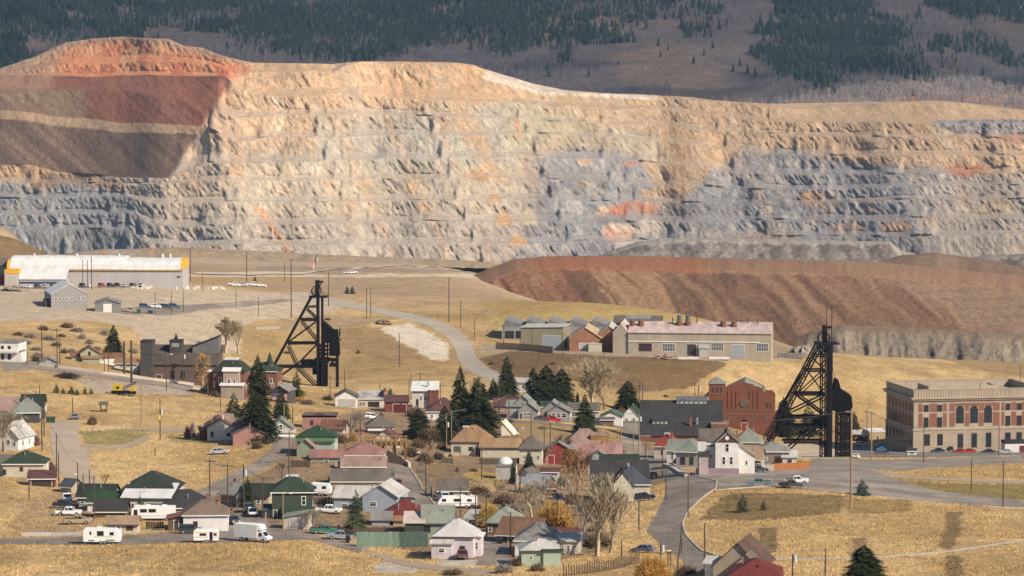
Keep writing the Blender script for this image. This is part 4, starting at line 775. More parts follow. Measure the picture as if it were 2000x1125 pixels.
def shell(P, W, Hh, D, roof, RH, wm, rm, ox=0, oy=0, oz=0, oh=0.4, foot=3.0, hipf=0.9, gable_mat=None):
    x0, x1, y0, y1 = ox - W / 2, ox + W / 2, oy, oy + D; z1 = oz + Hh; zt = z1 + RH; mb = MB(); rf = MB(); t = 0.2
    if roof == 'gx':
        n = [(y0, oz - foot), (y1, oz - foot), (y1, z1), ((y0 + y1) / 2, zt), (y0, z1)]
        vs = [(x0, a, b) for a, b in n] + [(x1, a, b) for a, b in n]; mb.add(vs, [(0, 1, 2, 3, 4), (9, 8, 7, 6, 5)] + [(i, i + 5, (i + 1) % 5 + 5, (i + 1) % 5) for i in range(5)])
        ym = (y0 + y1) / 2; sl = RH / (D / 2)
        for s, ye in ((-1, y0), (1, y1)):
            ya = ye + s * oh; za = z1 - oh * sl; q = .03
            rf.hexa([(x0 - oh, ya, za + q), (x1 + oh, ya, za + q), (x1 + oh, ym, zt + q), (x0 - oh, ym, zt + q), (x0 - oh, ya, za + t + q), (x1 + oh, ya, za + t + q), (x1 + oh, ym, zt + t + q), (x0 - oh, ym, zt + t + q)])
    elif roof == 'gy':
        n = [(x0, oz - foot), (x1, oz - foot), (x1, z1), ((x0 + x1) / 2, zt), (x0, z1)]
        vs = [(a, y0, b) for a, b in n] + [(a, y1, b) for a, b in n]; mb.add(vs, [(4, 3, 2, 1, 0), (5, 6, 7, 8, 9)] + [((i + 1) % 5, (i + 1) % 5 + 5, i + 5, i) for i in range(5)])
        xm = (x0 + x1) / 2; sl = RH / (W / 2); q = .03
        for s, xe in ((-1, x0), (1, x1)):
            xa = xe + s * oh; za = z1 - oh * sl
            rf.hexa([(xa, y0 - oh, za + q), (xm, y0 - oh, zt + q), (xm, y1 + oh, zt + q), (xa, y1 + oh, za + q), (xa, y0 - oh, za + t + q), (xm, y0 - oh, zt + t + q), (xm, y1 + oh, zt + t + q), (xa, y1 + oh, za + t + q)])
    elif roof in ('hip', 'pyr', 'mansard'):
        mb.box(x0, x1, y0, y1, oz - foot, z1)
        a, b, c, d_ = x0 - oh, x1 + oh, y0 - oh, y1 + oh
        if roof == 'mansard': i1 = i2 = min(W, D) * .5 * .55
        elif roof == 'pyr': i1, i2 = W * .47, D * .47
        else: m = min(W, D) * .5 * hipf; i1 = i2 = m
        q = 0.02
        vs = [(a, c, z1 + q), (b, c, z1 + q), (b, d_, z1 + q), (a, d_, z1 + q), (a, c, z1 + .16), (b, c, z1 + .16), (b, d_, z1 + .16), (a, d_, z1 + .16), (x0 + i1, y0 + i2, zt), (x1 - i1, y0 + i2, zt), (x1 - i1, y1 - i2, zt), (x0 + i1, y1 - i2, zt)]
        rf.add(vs, [(3, 2, 1, 0), (0, 1, 5, 4), (1, 2, 6, 5), (2, 3, 7, 6), (3, 0, 4, 7), (4, 5, 9, 8), (5, 6, 10, 9), (6, 7, 11, 10), (7, 4, 8, 11), (8, 9, 10, 11)])
    elif roof in ('shed', 'shedb', 'shedl', 'shedr'):
        hh = {'shed': (z1, z1, zt, zt), 'shedb': (zt, zt, z1, z1), 'shedl': (z1, zt, zt, z1), 'shedr': (zt, z1, z1, zt)}[roof]
        mb.hexa([(x0, y0, oz - foot), (x1, y0, oz - foot), (x1, y1, oz - foot), (x0, y1, oz - foot), (x0, y0, hh[0]), (x1, y0, hh[1]), (x1, y1, hh[2]), (x0, y1, hh[3])])
        q = .02; c = [(x0 - oh, y0 - oh), (x1 + oh, y0 - oh), (x1 + oh, y1 + oh), (x0 - oh, y1 + oh)]
        rf.hexa([(*c[i], hh[i] + q) for i in range(4)] + [(*c[i], hh[i] + q + t) for i in range(4)])
    else:
        mb.box(x0, x1, y0, y1, oz - foot, z1); rf.box(x0 - .1, x1 + .1, y0 - .1, y1 + .1, z1 + .01, z1 + .22)
        for (a, b, c, d_) in ((x0 - .1, x1 + .1, y0 - .1, y0 + .25), (x0 - .1, x1 + .1, y1 - .25, y1 + .1), (x0 - .1, x0 + .25, y0 + .25, y1 - .25), (x1 - .25, x1 + .1, y0 + .25, y1 - .25)): rf.box(a, b, c, d_, z1 + .221, z1 + .22 + max(RH, .15))
    wo_ = mb.build('wall', wm, P); ro = rf.build('roof', rm, P)
    return wo_, ro
def house(name, label, px, py, w, h, D, roof, rh, wm, rm, rot=0, win=(), doors=(), chim=(), vent=(), wings=(), cat='house', oh=0.4, group=None, sink=0.0, hipf=.9, d=None, zadd=0.0, ridge_cap=None):
    """w, h, rh in photo pixels at the house's distance, D in metres; base point = foot of the front wall's middle"""
    l = hit(px, py) if d is None else Vector(ray_pt(px, py, d))
    s = F / l.y; l.z += zadd - 0.05
    P = empty(name, l, math.radians(rot), label=label, cat=cat, group=group)
    W, Hh, RH = w / s, h / s, rh / s
    wo_, ro = shell(P, W, Hh, D, roof, RH, wm, rm, oh=oh, hipf=hipf)
    for (side, u, v, a, b, *k) in win:
        x, y = on_side(side, u, W, D, 0, 0); window(P, side, x, y, v / s, a / s, b / s, *(k or ()))
    if cat == 'house' and D >= 8:
        for side in 'rl':
            if not any(q[0] == side for q in win):
                for u in (.28, .68): x, y = on_side(side, u, W, D, 0, 0); window(P, side, x, y, Hh * .35, .9, min(1.2, Hh * .4))
        if len(win) < 2 and Hh > 2 and not wings:
            for u in (.15, .85): x, y = on_side('f', u, W, D, 0, 0); window(P, 'f', x, y, Hh * .35, .8, min(1.1, Hh * .4))
    for (side, u, a, b, m, *k) in doors:
        x, y = on_side(side, u, W, D, 0, 0); door(P, side, x, y, 0.05, a / s, b / s, m, bool(k and k[0]))
    for (u, v, a, b, *m) in chim:      # u,v across the plan, a width px, b px above the ridge
        x = -W / 2 + u * W; y = v * D; q = a / s / 2
        c = MB().box(x - q, x + q, y - q, y + q, Hh, Hh + RH + b / s); c.box(x - q - .06, x + q + .06, y - q - .06, y + q + .06, Hh + RH + b / s, Hh + RH + b / s + .12)
        c.build('chimney', m[0] if m else CHIM, ro)
    for (u, v) in vent:
        x = -W / 2 + u * W; y = v * D; zz_ = Hh + RH * .55; MB().tube([(x, y, zz_ - .6), (x, y, zz_ + .75)], .09, 6).tube([(x, y, zz_ + .75), (x, y, zz_ + .95)], .17, 6).build('vent_pipe', METAL, ro)
    if roof in ('gx', 'hip', 'shed') and RH > .3:
        MB().box(-W / 2 - oh * .9, W / 2 + oh * .9, -oh - .07, -oh - .005, Hh - (oh * RH / (D / 2) if roof == 'gx' else 0) - .08, Hh - (oh * RH / (D / 2) if roof == 'gx' else 0) + .12).build('gutter', TRIM if random.random() < .6 else TRIMD, ro)
    if cat == 'house' and not vent:
        for _ in range(2):
            x = random.uniform(-.3, .3) * W; y = D * random.uniform(.3, .7); MB().tube([(x, y, Hh + RH * .3), (x, y, Hh + RH * random.uniform(.9, 1.25))], .1, 6).build('vent_pipe', METAL, ro)
    if ridge_cap:
        MB().box(-W * ridge_cap, W * ridge_cap, D / 2 - .35, D / 2 + .35, Hh + RH - .1, Hh + RH + .3).build('ridge_cap', R_WHITE, ro)
    for wg in wings:
        wW, wH, wR = wg['w'] / s, wg['h'] / s, wg.get('rh', 0) / s; ox, oy = wg['x'] / s, wg.get('y', 0.0)
        shell(P, wW, wH, wg['D'], wg['roof'], wR, wg.get('wm', wm), wg.get('rm', rm), ox, oy, wg.get('z', 0) / s, wg.get('oh', oh), foot=wg.get('foot', 3.0), hipf=wg.get('hipf', .9))
        for (side, u, v, a, b, *k) in wg.get('win', ()):
            x, y = on_side(side, u, wW, wg['D'], ox, oy); window(P, side, x, y, (v + wg.get('z', 0)) / s, a / s, b / s, *(k or ()))
        for (side, u, a, b, m, *k) in wg.get('doors', ()):
            x, y = on_side(side, u, wW, wg['D'], ox, oy); door(P, side, x, y, 0.05 + wg.get('z', 0) / s, a / s, b / s, m, bool(k and k[0]))
    return P
f2 = lambda *u: [('f', a, 11, 7, 10) for a in u]
# ---- foreground left
house('house', 'white clapboard cottage with brown hipped roof behind the striped camper', 402, 1037, 88, 31, 9.5, 'hip', 25, WHITE, R_BROWN, 4, win=[('f', .27, 9, 9, 11, TRIMR)], chim=[(.8, .5, 5, 2, CHIM)], vent=[(.78, .3)], wings=[dict(x=-58, y=.8, w=32, h=24, D=4.5, roof='shedl', rh=8, wm=BRN, rm=R_RUST, doors=[('f', .5, 9, 20, DOORD)])], hipf=.75)
house('shed', 'small cream shed with tan roof and red framed window behind the travel trailer', 238, 1042, 62, 19, 5, 'gx', 12, CREAM, R_TAN, 0, win=[('f', .75, 8, 14, 8, TRIMR)], doors=[('f', .32, 7, 15, DOORW), ('f', .47, 7, 15, DOORW)], cat='shed')
house('house', 'low brown outbuilding with charcoal roof beside the parked pickups', 215, 1011, 62, 14, 6, 'gx', 20, BRN, R_DARK, 0, cat='shed')
house('garage', 'garage with bright green roof and white gable end', 203, 1000, 66, 20, 7, 'gx', 17, WHITE, R_BRIGHTG, -6, win=[('l', .5, 6, 7, 7)], cat='garage')
house('house', 'low house with long dark green roof at the left of the cluster', 186, 990, 72, 20, 8, 'gx', 20, GREYW, R_DKGREEN, -4, cat='house')
house('house', 'large cream house with dark green hipped roof and white front roof', 285, 1004, 94, 31, 11, 'shed', 16, CREAM, R_WHITE, -3, win=[('f', .22, 12, 7, 10)], vent=[(.42, .3)], wings=[dict(x=-5, y=6.5, w=108, h=38, D=13, roof='hip', rh=32, wm=CREAM, rm=R_DKGREEN)], chim=[(.55, 1.15, 5, 22, CHIM)])
house('house', 'narrow house with white ridged green gable roof between larger roofs', 345, 992, 52, 12, 12, 'gy', 30, WHITE, R_BRIGHTG, 12, oh=.5)
house('house', 'wide house with charcoal hipped roof and red chimney', 362, 1006, 104, 14, 11, 'hip', 30, GREYW, R_DARK, 5, chim=[(.92, .4, 6, -8)], vent=[(.55, .2)], wings=[dict(x=-52, y=-1.5, w=36, h=12, D=7, roof='shed', rh=12, wm=BRN, rm=R_BLUE)], hipf=.8)
house('house', 'bright orange house with grey roof beside the rising street', 447, 986, 42, 22, 9, 'gx', 18, ORAW, R_GREY, -35, win=[('f', .7, 8, 6, 9)], chim=[(.1, .5, 5, 6)])
house('house', 'tan cottage with dark green roofs left of the green two storey house', 497, 990, 54, 22, 10, 'gx', 18, TANW, R_DKGREEN, -8, win=[('f', .65, 8, 8, 9)], doors=[('f', .2, 6, 15, DOORD)], wings=[dict(x=-24, y=-1.5, w=20, h=22, D=8, roof='gy', rh=14)])
house('house', 'dark green two storey house with hipped roof and white ridge cap', 571, 1012, 80, 51, 9.5, 'hip', 27, GREENW, R_GREEN, 3, win=[('f', .78, 27, 9, 17)], doors=[('f', .08, 7, 16, DOORD)], ridge_cap=.16, wings=[dict(x=11, y=-2.4, w=58, h=13, D=2.35, roof='shed', rh=8, wm=SAGE, rm=R_GREEN), dict(x=-43, y=1, w=22, h=16, D=3, roof='shed', rh=6, wm=GREYW, rm=R_BLUE)], hipf=.85)
house('shed', 'cream garage shed with pale green roof and grey double door', 578, 1034, 48, 24, 5, 'shedl', 9, CREAM, R_PALEG, -6, doors=[('f', .52, 27, 22, DOORG, True)], cat='shed')
house('house', 'blue grey gabled house with white roof behind the small spruce', 742, 1001, 70, 32, 11, 'gy', 22, BLUEG, R_PALE, -10, win=[('f', .3, 13, 15, 9)], wings=[dict(x=-60, y=2, w=74, h=26, D=8, roof='gx', rh=17, rm=R_PALE, win=[('f', .3, 4, 14, 10)]), dict(x=44, y=1, w=24, h=20, D=5, roof='gx', rh=6, rm=R_DARK, doors=[('f', .5, 6, 14, DOORD)])])
house('house', 'long yellow walled house with dark brown roof', 706, 953, 118, 14, 9, 'gx', 18, YELW, R_GB, 0, win=[('f', .15, 3, 8, 6), ('f', .5, 3, 7, 6), ('f', .68, 3, 9, 6), ('f', .92, 3, 6, 8)], chim=[(.78, .5, 3, 1)], vent=[(.2, .4), (.5, .4)])
house('house', 'cream bungalow with pinkish brown roof below the teal house', 710, 922, 86, 12, 7, 'gx', 15, CREAM, R_PBROWN, 0, win=[('f', .13, 2, 5, 6), ('f', .4, 2, 12, 8, TRIM, GLASSB)], wings=[dict(x=-42, y=1.0, w=24, h=11, D=4, roof='gx', rh=6)], chim=[(.88, .3, 3, -3)])
house('house', 'teal house with salmon pink hipped roof', 706, 909, 80, 20, 10, 'hip', 21, TEAL, R_PINK, -4, win=[('f', .12, 5, 8, 11, TRIMD), ('f', .48, 12, 7, 4, TRIMD)], chim=[(.45, .5, 4, 3), (.05, .4, 3, 4)], wings=[dict(x=-68, y=-1.5, w=62, h=17, D=7, roof='gx', rh=11, win=[('f', .5, 9, 10, 5)])])
house('house', 'green hipped roof house with pale green lower wall', 617, 889, 74, 32, 9, 'hip', 23, MINT, R_BRIGHTG, -2, win=[('f', .5, 18, 8, 8)], vent=[(.6, .3)], chim=[(.5, .5, 4, 3)], wings=[dict(x=0, y=-.8, w=76, h=8, z=28, D=.75, roof='flat', rh=0, wm=wall('bright_green', (0.10, 0.24, 0.11)), rm=R_BRIGHTG, foot=0)])
house('shed', 'sage green gabled shed with pink roof in front of the green house', 596, 892, 33, 20, 6, 'gy', 14, SAGE, R_PBROWN, -6, cat='shed')
P = house('shop_building', 'pink false fronted building with stepped parapet', 624, 838, 68, 24, 9, 'flat', 1, PINKW, R_GB, 0, win=[('f', .28, 9, 7, 9, TRIMR), ('f', .6, 9, 7, 9, TRIMR)], cat='building')
s = F / P.location.y; MB().prism([(-34 / s, 24 / s), (34 / s, 24 / s), (34 / s, 27 / s), (15 / s, 27 / s), (9 / s, 31 / s), (-5 / s, 32 / s), (-14 / s, 27 / s), (-34 / s, 28 / s)], -.1, .25).build('parapet', R_MAROON, P)
house('house', 'small house with rust red roof right of the pink false front', 648, 845, 46, 8, 7, 'gx', 14, CREAM, R_RUST, -8)
house('house', 'white gabled cottage with rust stained roof and red porch on the left slope', 431, 860, 52, 26, 9, 'gy', 16, WHITE, R_RUST, 8, win=[('f', .18, 8, 6, 10, TRIMD), ('f', .8, 9, 7, 6, TRIMD)], chim=[(.62, .3, 2, 5, TRIM)], wings=[dict(x=14, y=9, w=30, h=28, D=7, roof='gx', rh=13, rm=R_PBROWN), dict(x=-33, y=1.2, w=13, h=18, D=4, roof='shed', rh=5, wm=MAROON, rm=R_GB)])
house('house', 'pink cottage with two grey gables next to the white cottage', 487, 869, 64, 22, 7, 'gy', 15, PINKW, R_GB, 6, win=[('f', .75, 7, 7, 4, TRIMD)], wings=[dict(x=-2, y=7.2, w=52, h=32, D=6, roof='gy', rh=16)])
house('house', 'pale mint gabled house with white porch behind the pink cottage', 549, 852, 46, 16, 8, 'gy', 17, MINT, R_GG, 4, win=[('f', .5, 12, 8, 12)], wings=[dict(x=3, y=-2.3, w=46, h=9, D=2.2, roof='shed', rh=4, wm=WHITE, rm=R_PALE)])
# ---- left edge
house('house', 'cream house with green hipped roof at the left edge', 46, 932, 80, 26, 9, 'hip', 23, CREAM, R_GREEN, 0, win=[('f', .45, 13, 7, 8, TRIMR), ('f', .03, 6, 7, 10, TRIMD)], vent=[(.5, .3), (.6, .4)], wings=[dict(x=-44, y=2, w=50, h=26, D=7, roof='gx', rh=12, rm=R_GB)], hipf=.95)
house('shed', 'open fronted maroon shed beside the cream house', 81, 950, 51, 15, 4, 'shed', 12, MAROON, R_MAROON, 3, doors=[('f', .5, 40, 13, DOORD, True)], cat='shed')  # dark door panel stands in for the shade inside the open front
house('house', 'white gabled house cut by the left edge of the view', 12, 879, 52, 26, 9, 'gy', 26, WHITE, R_PALE, -18, win=[('f', .6, 12, 8, 9)])
house('house', 'dark walled house with grey hipped roof and pink brown wing at the left edge', 50, 826, 54, 20, 9, 'hip', 26, DKW, R_GG, 4, chim=[(.45, .5, 3, 8, TRIMR)], wings=[dict(x=-46, y=3, w=60, h=24, D=8, roof='gx', rh=22, wm=BRN, rm=R_PBROWN), dict(x=10, y=9, w=44, h=30, D=7, roof='gx', rh=16, rm=R_DKGREEN)])
house('shed', 'tiny tan shed with blue grey gable roof beside the dirt track', 129, 962, 26, 13, 4, 'gx', 12, TANW, R_BLUE, -30, cat='shed')
# ---- upper left
house('apartment_building', 'white two storey building with balconies at the left edge', 14, 706, 46, 36, 9, 'flat', 2, WHITE, R_GREY, -8, win=[('f', .3, 5, 6, 10, TRIMD), ('f', .6, 5, 6, 10, TRIMD), ('f', .3, 22, 6, 9, TRIMD), ('f', .6, 22, 6, 9, TRIMD)], wings=[dict(x=26, y=0, w=5, h=19, D=5, roof='flat', rh=1, wm=WHITE, rm=R_GREY), dict(x=0, y=-1.3, w=46, h=2, z=18, D=1.25, roof='flat', rh=3, foot=0, wm=TRIM, rm=TRIM)], cat='building')
house('house', 'cream and green gabled house with brown porch roof below the spruce', 175, 708, 36, 19, 8, 'gy', 11, wall('pale_green', (0.38, 0.40, 0.26)), R_RUST, 8, win=[('f', .5, 15, 5, 7, TRIMD)], wings=[dict(x=3, y=-2, w=34, h=9, D=1.95, roof='shed', rh=4, wm=SAGE, rm=R_ORA), dict(x=-25, y=1.5, w=20, h=12, D=6, roof='gx', rh=7, rm=R_RUST), dict(x=40, y=2, w=46, h=9, D=6, roof='gx', rh=6, wm=WHITE, rm=R_RUST, win=[('f', .2, 3, 4, 6)])])
house('house', 'low grey gabled house above the street wall', 95, 713, 32, 6, 7, 'gy', 8, GREYW, R_GREY, 5, win=[('f', .5, 3, 5, 4)])
house('house', 'long white cottage with brown roof beside the thick pole', 246, 722, 46, 13, 6, 'gx', 8, WHITE, R_ORA, -8, win=[('f', .3, 5, 4, 5), ('f', .6, 5, 4, 5)], wings=[dict(x=24, y=1, w=11, h=15, D=5, roof='gy', rh=6)])
P = house('mine_building', 'brown roofed old mine building with dark tower and slanted clerestory', 357, 748, 134, 36, 15, 'shed', 30, wall('mine', (0.15, 0.095, 0.08)), roofm('mine', (0.0813, 0.0631, 0.048)), -3, win=[('f', .35, 10, 10, 15, TRIMD), ('f', .5, 10, 10, 15, TRIMD), ('f', .7, 10, 8, 14, TRIMD)], doors=[('f', .15, 10, 16, DOORD), ('f', .85, 10, 16, DOORD)],
          wings=[dict(x=-69, y=-2.5, w=24, h=82, D=6, roof='flat', rh=1, wm=DKW, rm=R_DARK), dict(x=38, y=8.5, w=52, h=66, D=6.4, roof='shedl', rh=22, wm=wall('slate', (0.16, 0.155, 0.15)), rm=R_DARK), dict(x=-22, y=8.6, w=24, h=76, D=5, roof='flat', rh=2, wm=DKW, rm=R_DARK, win=[('f', .35, 68, 6, 5), ('f', .65, 68, 6, 5)])], cat='building')
house('house', 'red brick house with dark green mansard roof and white porch roofs', 447, 778, 62, 52, 10, 'mansard', 22, BRICK, R_DKGREEN, -6, win=[('f', .22, 28, 7, 14), ('f', .55, 31, 8, 9), ('f', .8, 31, 6, 9), ('f', .3, 8, 6, 9), ('f', .6, 8, 6, 9)], chim=[(.6, .2, 4, -4)],
      wings=[dict(x=7, y=-1.7, w=32, h=54, D=1.68, roof='shed', rh=6, wm=wall('bay', (0.44, 0.34, 0.26)), rm=R_WHITE, win=[('f', .35, 31, 7, 9), ('f', .7, 31, 5, 9)]), dict(x=10, y=-3.2, w=44, h=27, D=1.45, roof='shed', rh=4, wm=wall('porch', (0.34, 0.27, 0.2)), rm=R_WHITE), dict(x=-36, y=1, w=16, h=51, D=4, roof='flat', rh=1, rm=R_WHITE), dict(x=0, y=3, w=26, h=52, z=22, D=4, roof='flat', rh=1, wm=R_DKGREEN, rm=R_WHITE, foot=0)])
P = house('house', 'brick house with green turret spire behind the tall spruce', 512, 770, 60, 45, 10, 'hip', 16, BRICK, R_GREEN, -6, win=[('f', .8, 22, 6, 10)])
s = F / P.location.y; tw = MB(); x_, y_ = 12 / s, 3.5; n = 10
tw.add([(x_ + 8 / s * math.cos(2 * math.pi * k / n), y_ + 8 / s * math.sin(2 * math.pi * k / n), 58 / s) for k in range(n)] + [(x_, y_, 84 / s)], [tuple(range(n))[::-1]] + [(k, (k + 1) % n, n) for k in range(n)]); tw.build('spire', R_GREEN, P)
MB().tube([(x_, y_, 40 / s), (x_, y_, 58 / s)], 7 / s, 10).build('turret', BRICK, P)
house('shed', 'small dark gabled shed below the mine building', 409, 766, 30, 8, 5, 'gy', 11, DKW, R_GB, -8, cat='shed')
P = house('shed', 'dark gabled shed with a striped flag painted on its front wall', 546, 786, 34, 23, 7, 'gy', 10, DKW, R_GREY, -16, cat='shed')
FLAG_SHED = P
house('garage', 'white garage with grey gable roof and wide grey door', 677, 795, 44, 20, 8, 'gy', 12, WHITE, R_GB, 3, doors=[('f', .5, 34, 16, DOORG, True)], chim=[(.5, .2, 2, 2, METAL)], cat='garage')
P = house('shop_building', 'derelict white storefront with orange side wall and peeling roof', 725, 795, 49, 16, 8, 'shed', 11, wall('peel', (0.60, 0.55, 0.48), .35), roofm('peel', (0.3777, 0.3413, 0.317), .5), 2, win=[('f', .15, 3, 14, 8, TRIM, GLASSB), ('f', .6, 1, 22, 10, TRIMD)], wings=[dict(x=27, y=.2, w=4, h=30, D=8, roof='flat', rh=1, wm=ORAW, rm=R_RUST)], cat='building')
house('shed', 'long dark red shed left of the tall white fronted building', 775, 806, 46, 22, 6, 'shed', 8, REDB, R_MAROON, 3, doors=[('f', .62, 26, 17, M('barn_door', (0.10, 0.02, 0.02)), True)], cat='shed')
house('house', 'tall narrow house with white front, white roof and rust brown side', 830, 797, 50, 33, 8, 'shed', 14, wall('white_front', (0.60, 0.56, 0.50)), R_WHITE, 0, win=[('f', .35, 16, 6, 9, TRIM, GLASSB), ('f', .5, 16, 6, 9), ('f', .65, 16, 6, 9), ('f', .2, 2, 5, 16, TRIMD)], wings=[dict(x=17, y=-1.2, w=18, h=34, D=8, roof='flat', rh=1, wm=REDB, rm=R_RUST)], chim=[(.6, .4, 3, 5, METAL)])
house('house', 'maroon hipped roof house left of the big spruces', 866, 822, 64, 18, 10, 'hip', 25, WHITE, R_MAROON, 0, win=[('f', .4, 6, 7, 6)], vent=[(.4, .2)])
house('house', 'low house with charcoal roof and white awning in the middle of town', 742, 850, 54, 16, 8, 'hip', 20, GREYW, R_GB, 2, wings=[dict(x=2, y=-1.4, w=46, h=10, D=1.35, roof='shed', rh=3, wm=DKW, rm=R_WHITE)], chim=[(.45, .5, 2, 5, METAL)])
house('house', 'small cream gabled house with maroon roof behind the timber viaduct', 752, 870, 44, 14, 7, 'gy', 16, CREAM, R_MAROON, -6)
house('shed', 'small bright orange gabled shed beside the dark evergreen', 795, 852, 22, 14, 4, 'gx', 8, ORAW, R_TAN, -30, cat='shed')
# ---- centre
house('house', 'cream house with orange brown hipped roof and dark window trim', 908, 889, 54, 26, 10, 'hip', 26, CREAM, R_ORA, -3, win=[('f', .22, 5, 14, 13, TRIMD, GLASSB), ('f', .72, 10, 9, 7, TRIMD)], doors=[('f', .95, 5, 15, DOORD)], wings=[dict(x=14, y=3, w=70, h=26, D=9, roof='hip', rh=28)], ridge_cap=.12)
house('garage', 'long cream garage with tan orange roof right of the orange brown roofed house', 977, 894, 78, 21, 7, 'gx', 14, CREAM, roofm('amber', (0.2754, 0.1752, 0.0933)), -2, cat='garage')
house('house', 'cream cottage with grey brown hipped roof behind the small dark spruce', 1036, 907, 44, 30, 8, 'hip', 24, CREAM, R_GB, -4, win=[('f', .2, 12, 8, 8)])
house('barn', 'barn with grey gable roof and bright red front', 1090, 907, 70, 24, 8, 'gy', 20, wall('red', (0.30, 0.035, 0.025)), R_GREY, -6, doors=[('f', .3, 12, 18, DOORR, True)], cat='barn')
house('house', 'house with pinkish brown hipped roof and an amber carport', 1142, 880, 82, 10, 10, 'hip', 30, TANW, R_PBROWN, 0, wings=[dict(x=30, y=1, w=36, h=28, D=7, roof='flat', rh=1, wm=wall('amber', (0.34, 0.17, 0.04)), rm=R_TAN)], win=[('f', .5, 2, 8, 6)])
house('house', 'house with faded red roof behind the grey gable', 1170, 903, 86, 8, 9, 'gx', 26, CREAM, roofm('faded_red', (0.2769, 0.1555, 0.1373), .3), -4, chim=[(.55, .5, 4, 4)], wings=[dict(x=0, y=-2.5, w=42, h=12, D=5, roof='gy', rh=12, wm=wall('teal_grey', (0.33, 0.36, 0.34)), rm=R_GG)], vent=[(.4, .3)])
house('house', 'cream house with black hipped roof and white ridge at the street corner', 1232, 979, 76, 33, 11, 'hip', 30, CREAM, R_BLUE, 0, win=[('r', .3, 8, 10, 14, TRIM, GLASSB), ('r', .7, 8, 10, 14)], doors=[('r', .5, 8, 20, DOORD)], wings=[dict(x=-20, y=3, w=110, h=33, D=12, roof='gx', rh=38, rm=R_DARK), dict(x=-14, y=-.4, w=40, h=33, D=6, roof='gy', rh=26), dict(x=-18, y=14, w=74, h=46, D=10, roof='gx', rh=26, rm=R_DKGREEN)], chim=[(.45, .5, 3, 6, METAL)])
house('shed', 'white board shed with a rounded white cover on the gravel yard', 985, 936, 34, 24, 5, 'flat', 1, wall('old_white', (0.55, 0.52, 0.47), .3), R_GREY, -12, cat='shed')
house('shed', 'little white gabled shed with dark roof below the dark spruce', 1024, 949, 34, 20, 6, 'gy', 12, WHITE, R_GB, -18, win=[('f', .5, 9, 5, 6)], cat='shed')
house('shed', 'dark wooden shed with blue grey tin roof', 1044, 966, 44, 22, 6, 'gx', 14, BRN, roofm('tin_blue', (0.2282, 0.2525, 0.2889)), -22, cat='shed', doors=[('f', .6, 10, 16, DOORD)])
house('shed', 'weathered white shed with flat red edged roof among bare trees', 1073, 944, 34, 22, 5, 'shed', 3, wall('peeling', (0.52, 0.50, 0.47), .4), R_MAROON, -4, cat='shed')
house('shed', 'small dark red lean to shed beside the blue tarpaulin', 1073, 968, 22, 14, 4, 'shed', 4, REDB, R_RUST, -8, cat='shed')
house('garage', 'dark open garage with weathered brown roof behind the white motorhome', 884, 975, 58, 18, 7, 'gx', 17, DKW, R_GB, 1, cat='garage', doors=[('f', .35, 20, 14, DOORD, True), ('f', .75, 18, 14, DOORG, True)])
# grey cottages above the yellow kerb
house('house', 'grey cottage with gabled porch, leftmost of the row above the yellow kerb', 1031, 819, 38, 18, 8, 'gy', 15, GREYW, R_GG, -6, win=[('f', .45, 9, 16, 5)], wings=[dict(x=-26, y=2, w=34, h=24, D=8, roof='gx', rh=9, win=[('f', .4, 9, 5, 7)]), dict(x=-12, y=3, w=38, h=26, D=9, roof='gy', rh=18, win=[('f', .6, 28, 5, 4)])], doors=[('f', .15, 5, 12, DOORD)])
house('house', 'grey gabled cottage with white framed porch windows behind the red pickup', 1091, 822, 44, 18, 8, 'gy', 12, GREYW, R_GREY, -5, win=[('f', .28, 7, 8, 9), ('f', .5, 7, 7, 9), ('f', .75, 7, 10, 9)], doors=[('f', .1, 5, 13, DOORD)], wings=[dict(x=-14, y=3, w=34, h=22, D=8, roof='gy', rh=14)])
house('house', 'low house with grey brown roof behind the middle spruce', 1140, 818, 60, 16, 8, 'gx', 13, wall('pale_grey', (0.5, 0.47, 0.42)), R_GB, -2)
house('house', 'red and brown roofed house behind the grey cottages', 993, 806, 58, 14, 8, 'gx', 12, PINKW, R_MAROON, -2, win=[('f', .3, 5, 6, 6)])
house('house', 'long house with dark green roof partly hidden behind the cottages', 1085, 806, 56, 12, 8, 'gx', 8, SAGE, R_GREEN, -2)
house('garage', 'white garage with teal green roof', 1195, 829, 40, 16, 7, 'gy', 9, WHITE, roofm('teal', (0.0585, 0.1191, 0.0888)), -4, doors=[('f', .35, 10, 12, DOORG, True)], cat='garage')
house('house', 'tall white house with green gable roof at the head of the alley', 1232, 834, 32, 24, 8, 'gy', 17, WHITE, R_BRIGHTG, -8, win=[('f', .25, 12, 6, 6), ('f', .7, 12, 6, 6)], wings=[dict(x=2, y=-1, w=34, h=10, D=.95, roof='flat', rh=1, wm=GREYW, rm=R_GREY)])
house('shed', 'low brown hedge like shed with a red sign right of the middle spruce', 1186, 832, 26, 12, 4, 'shed', 2, wall('hedge_brown', (0.20, 0.115, 0.075)), R_GB, 0, cat='shed')
house('house', 'white house high on the bank behind the road bend', 1005, 765, 50, 20, 8, 'gx', 5, WHITE, R_PALE, -14)
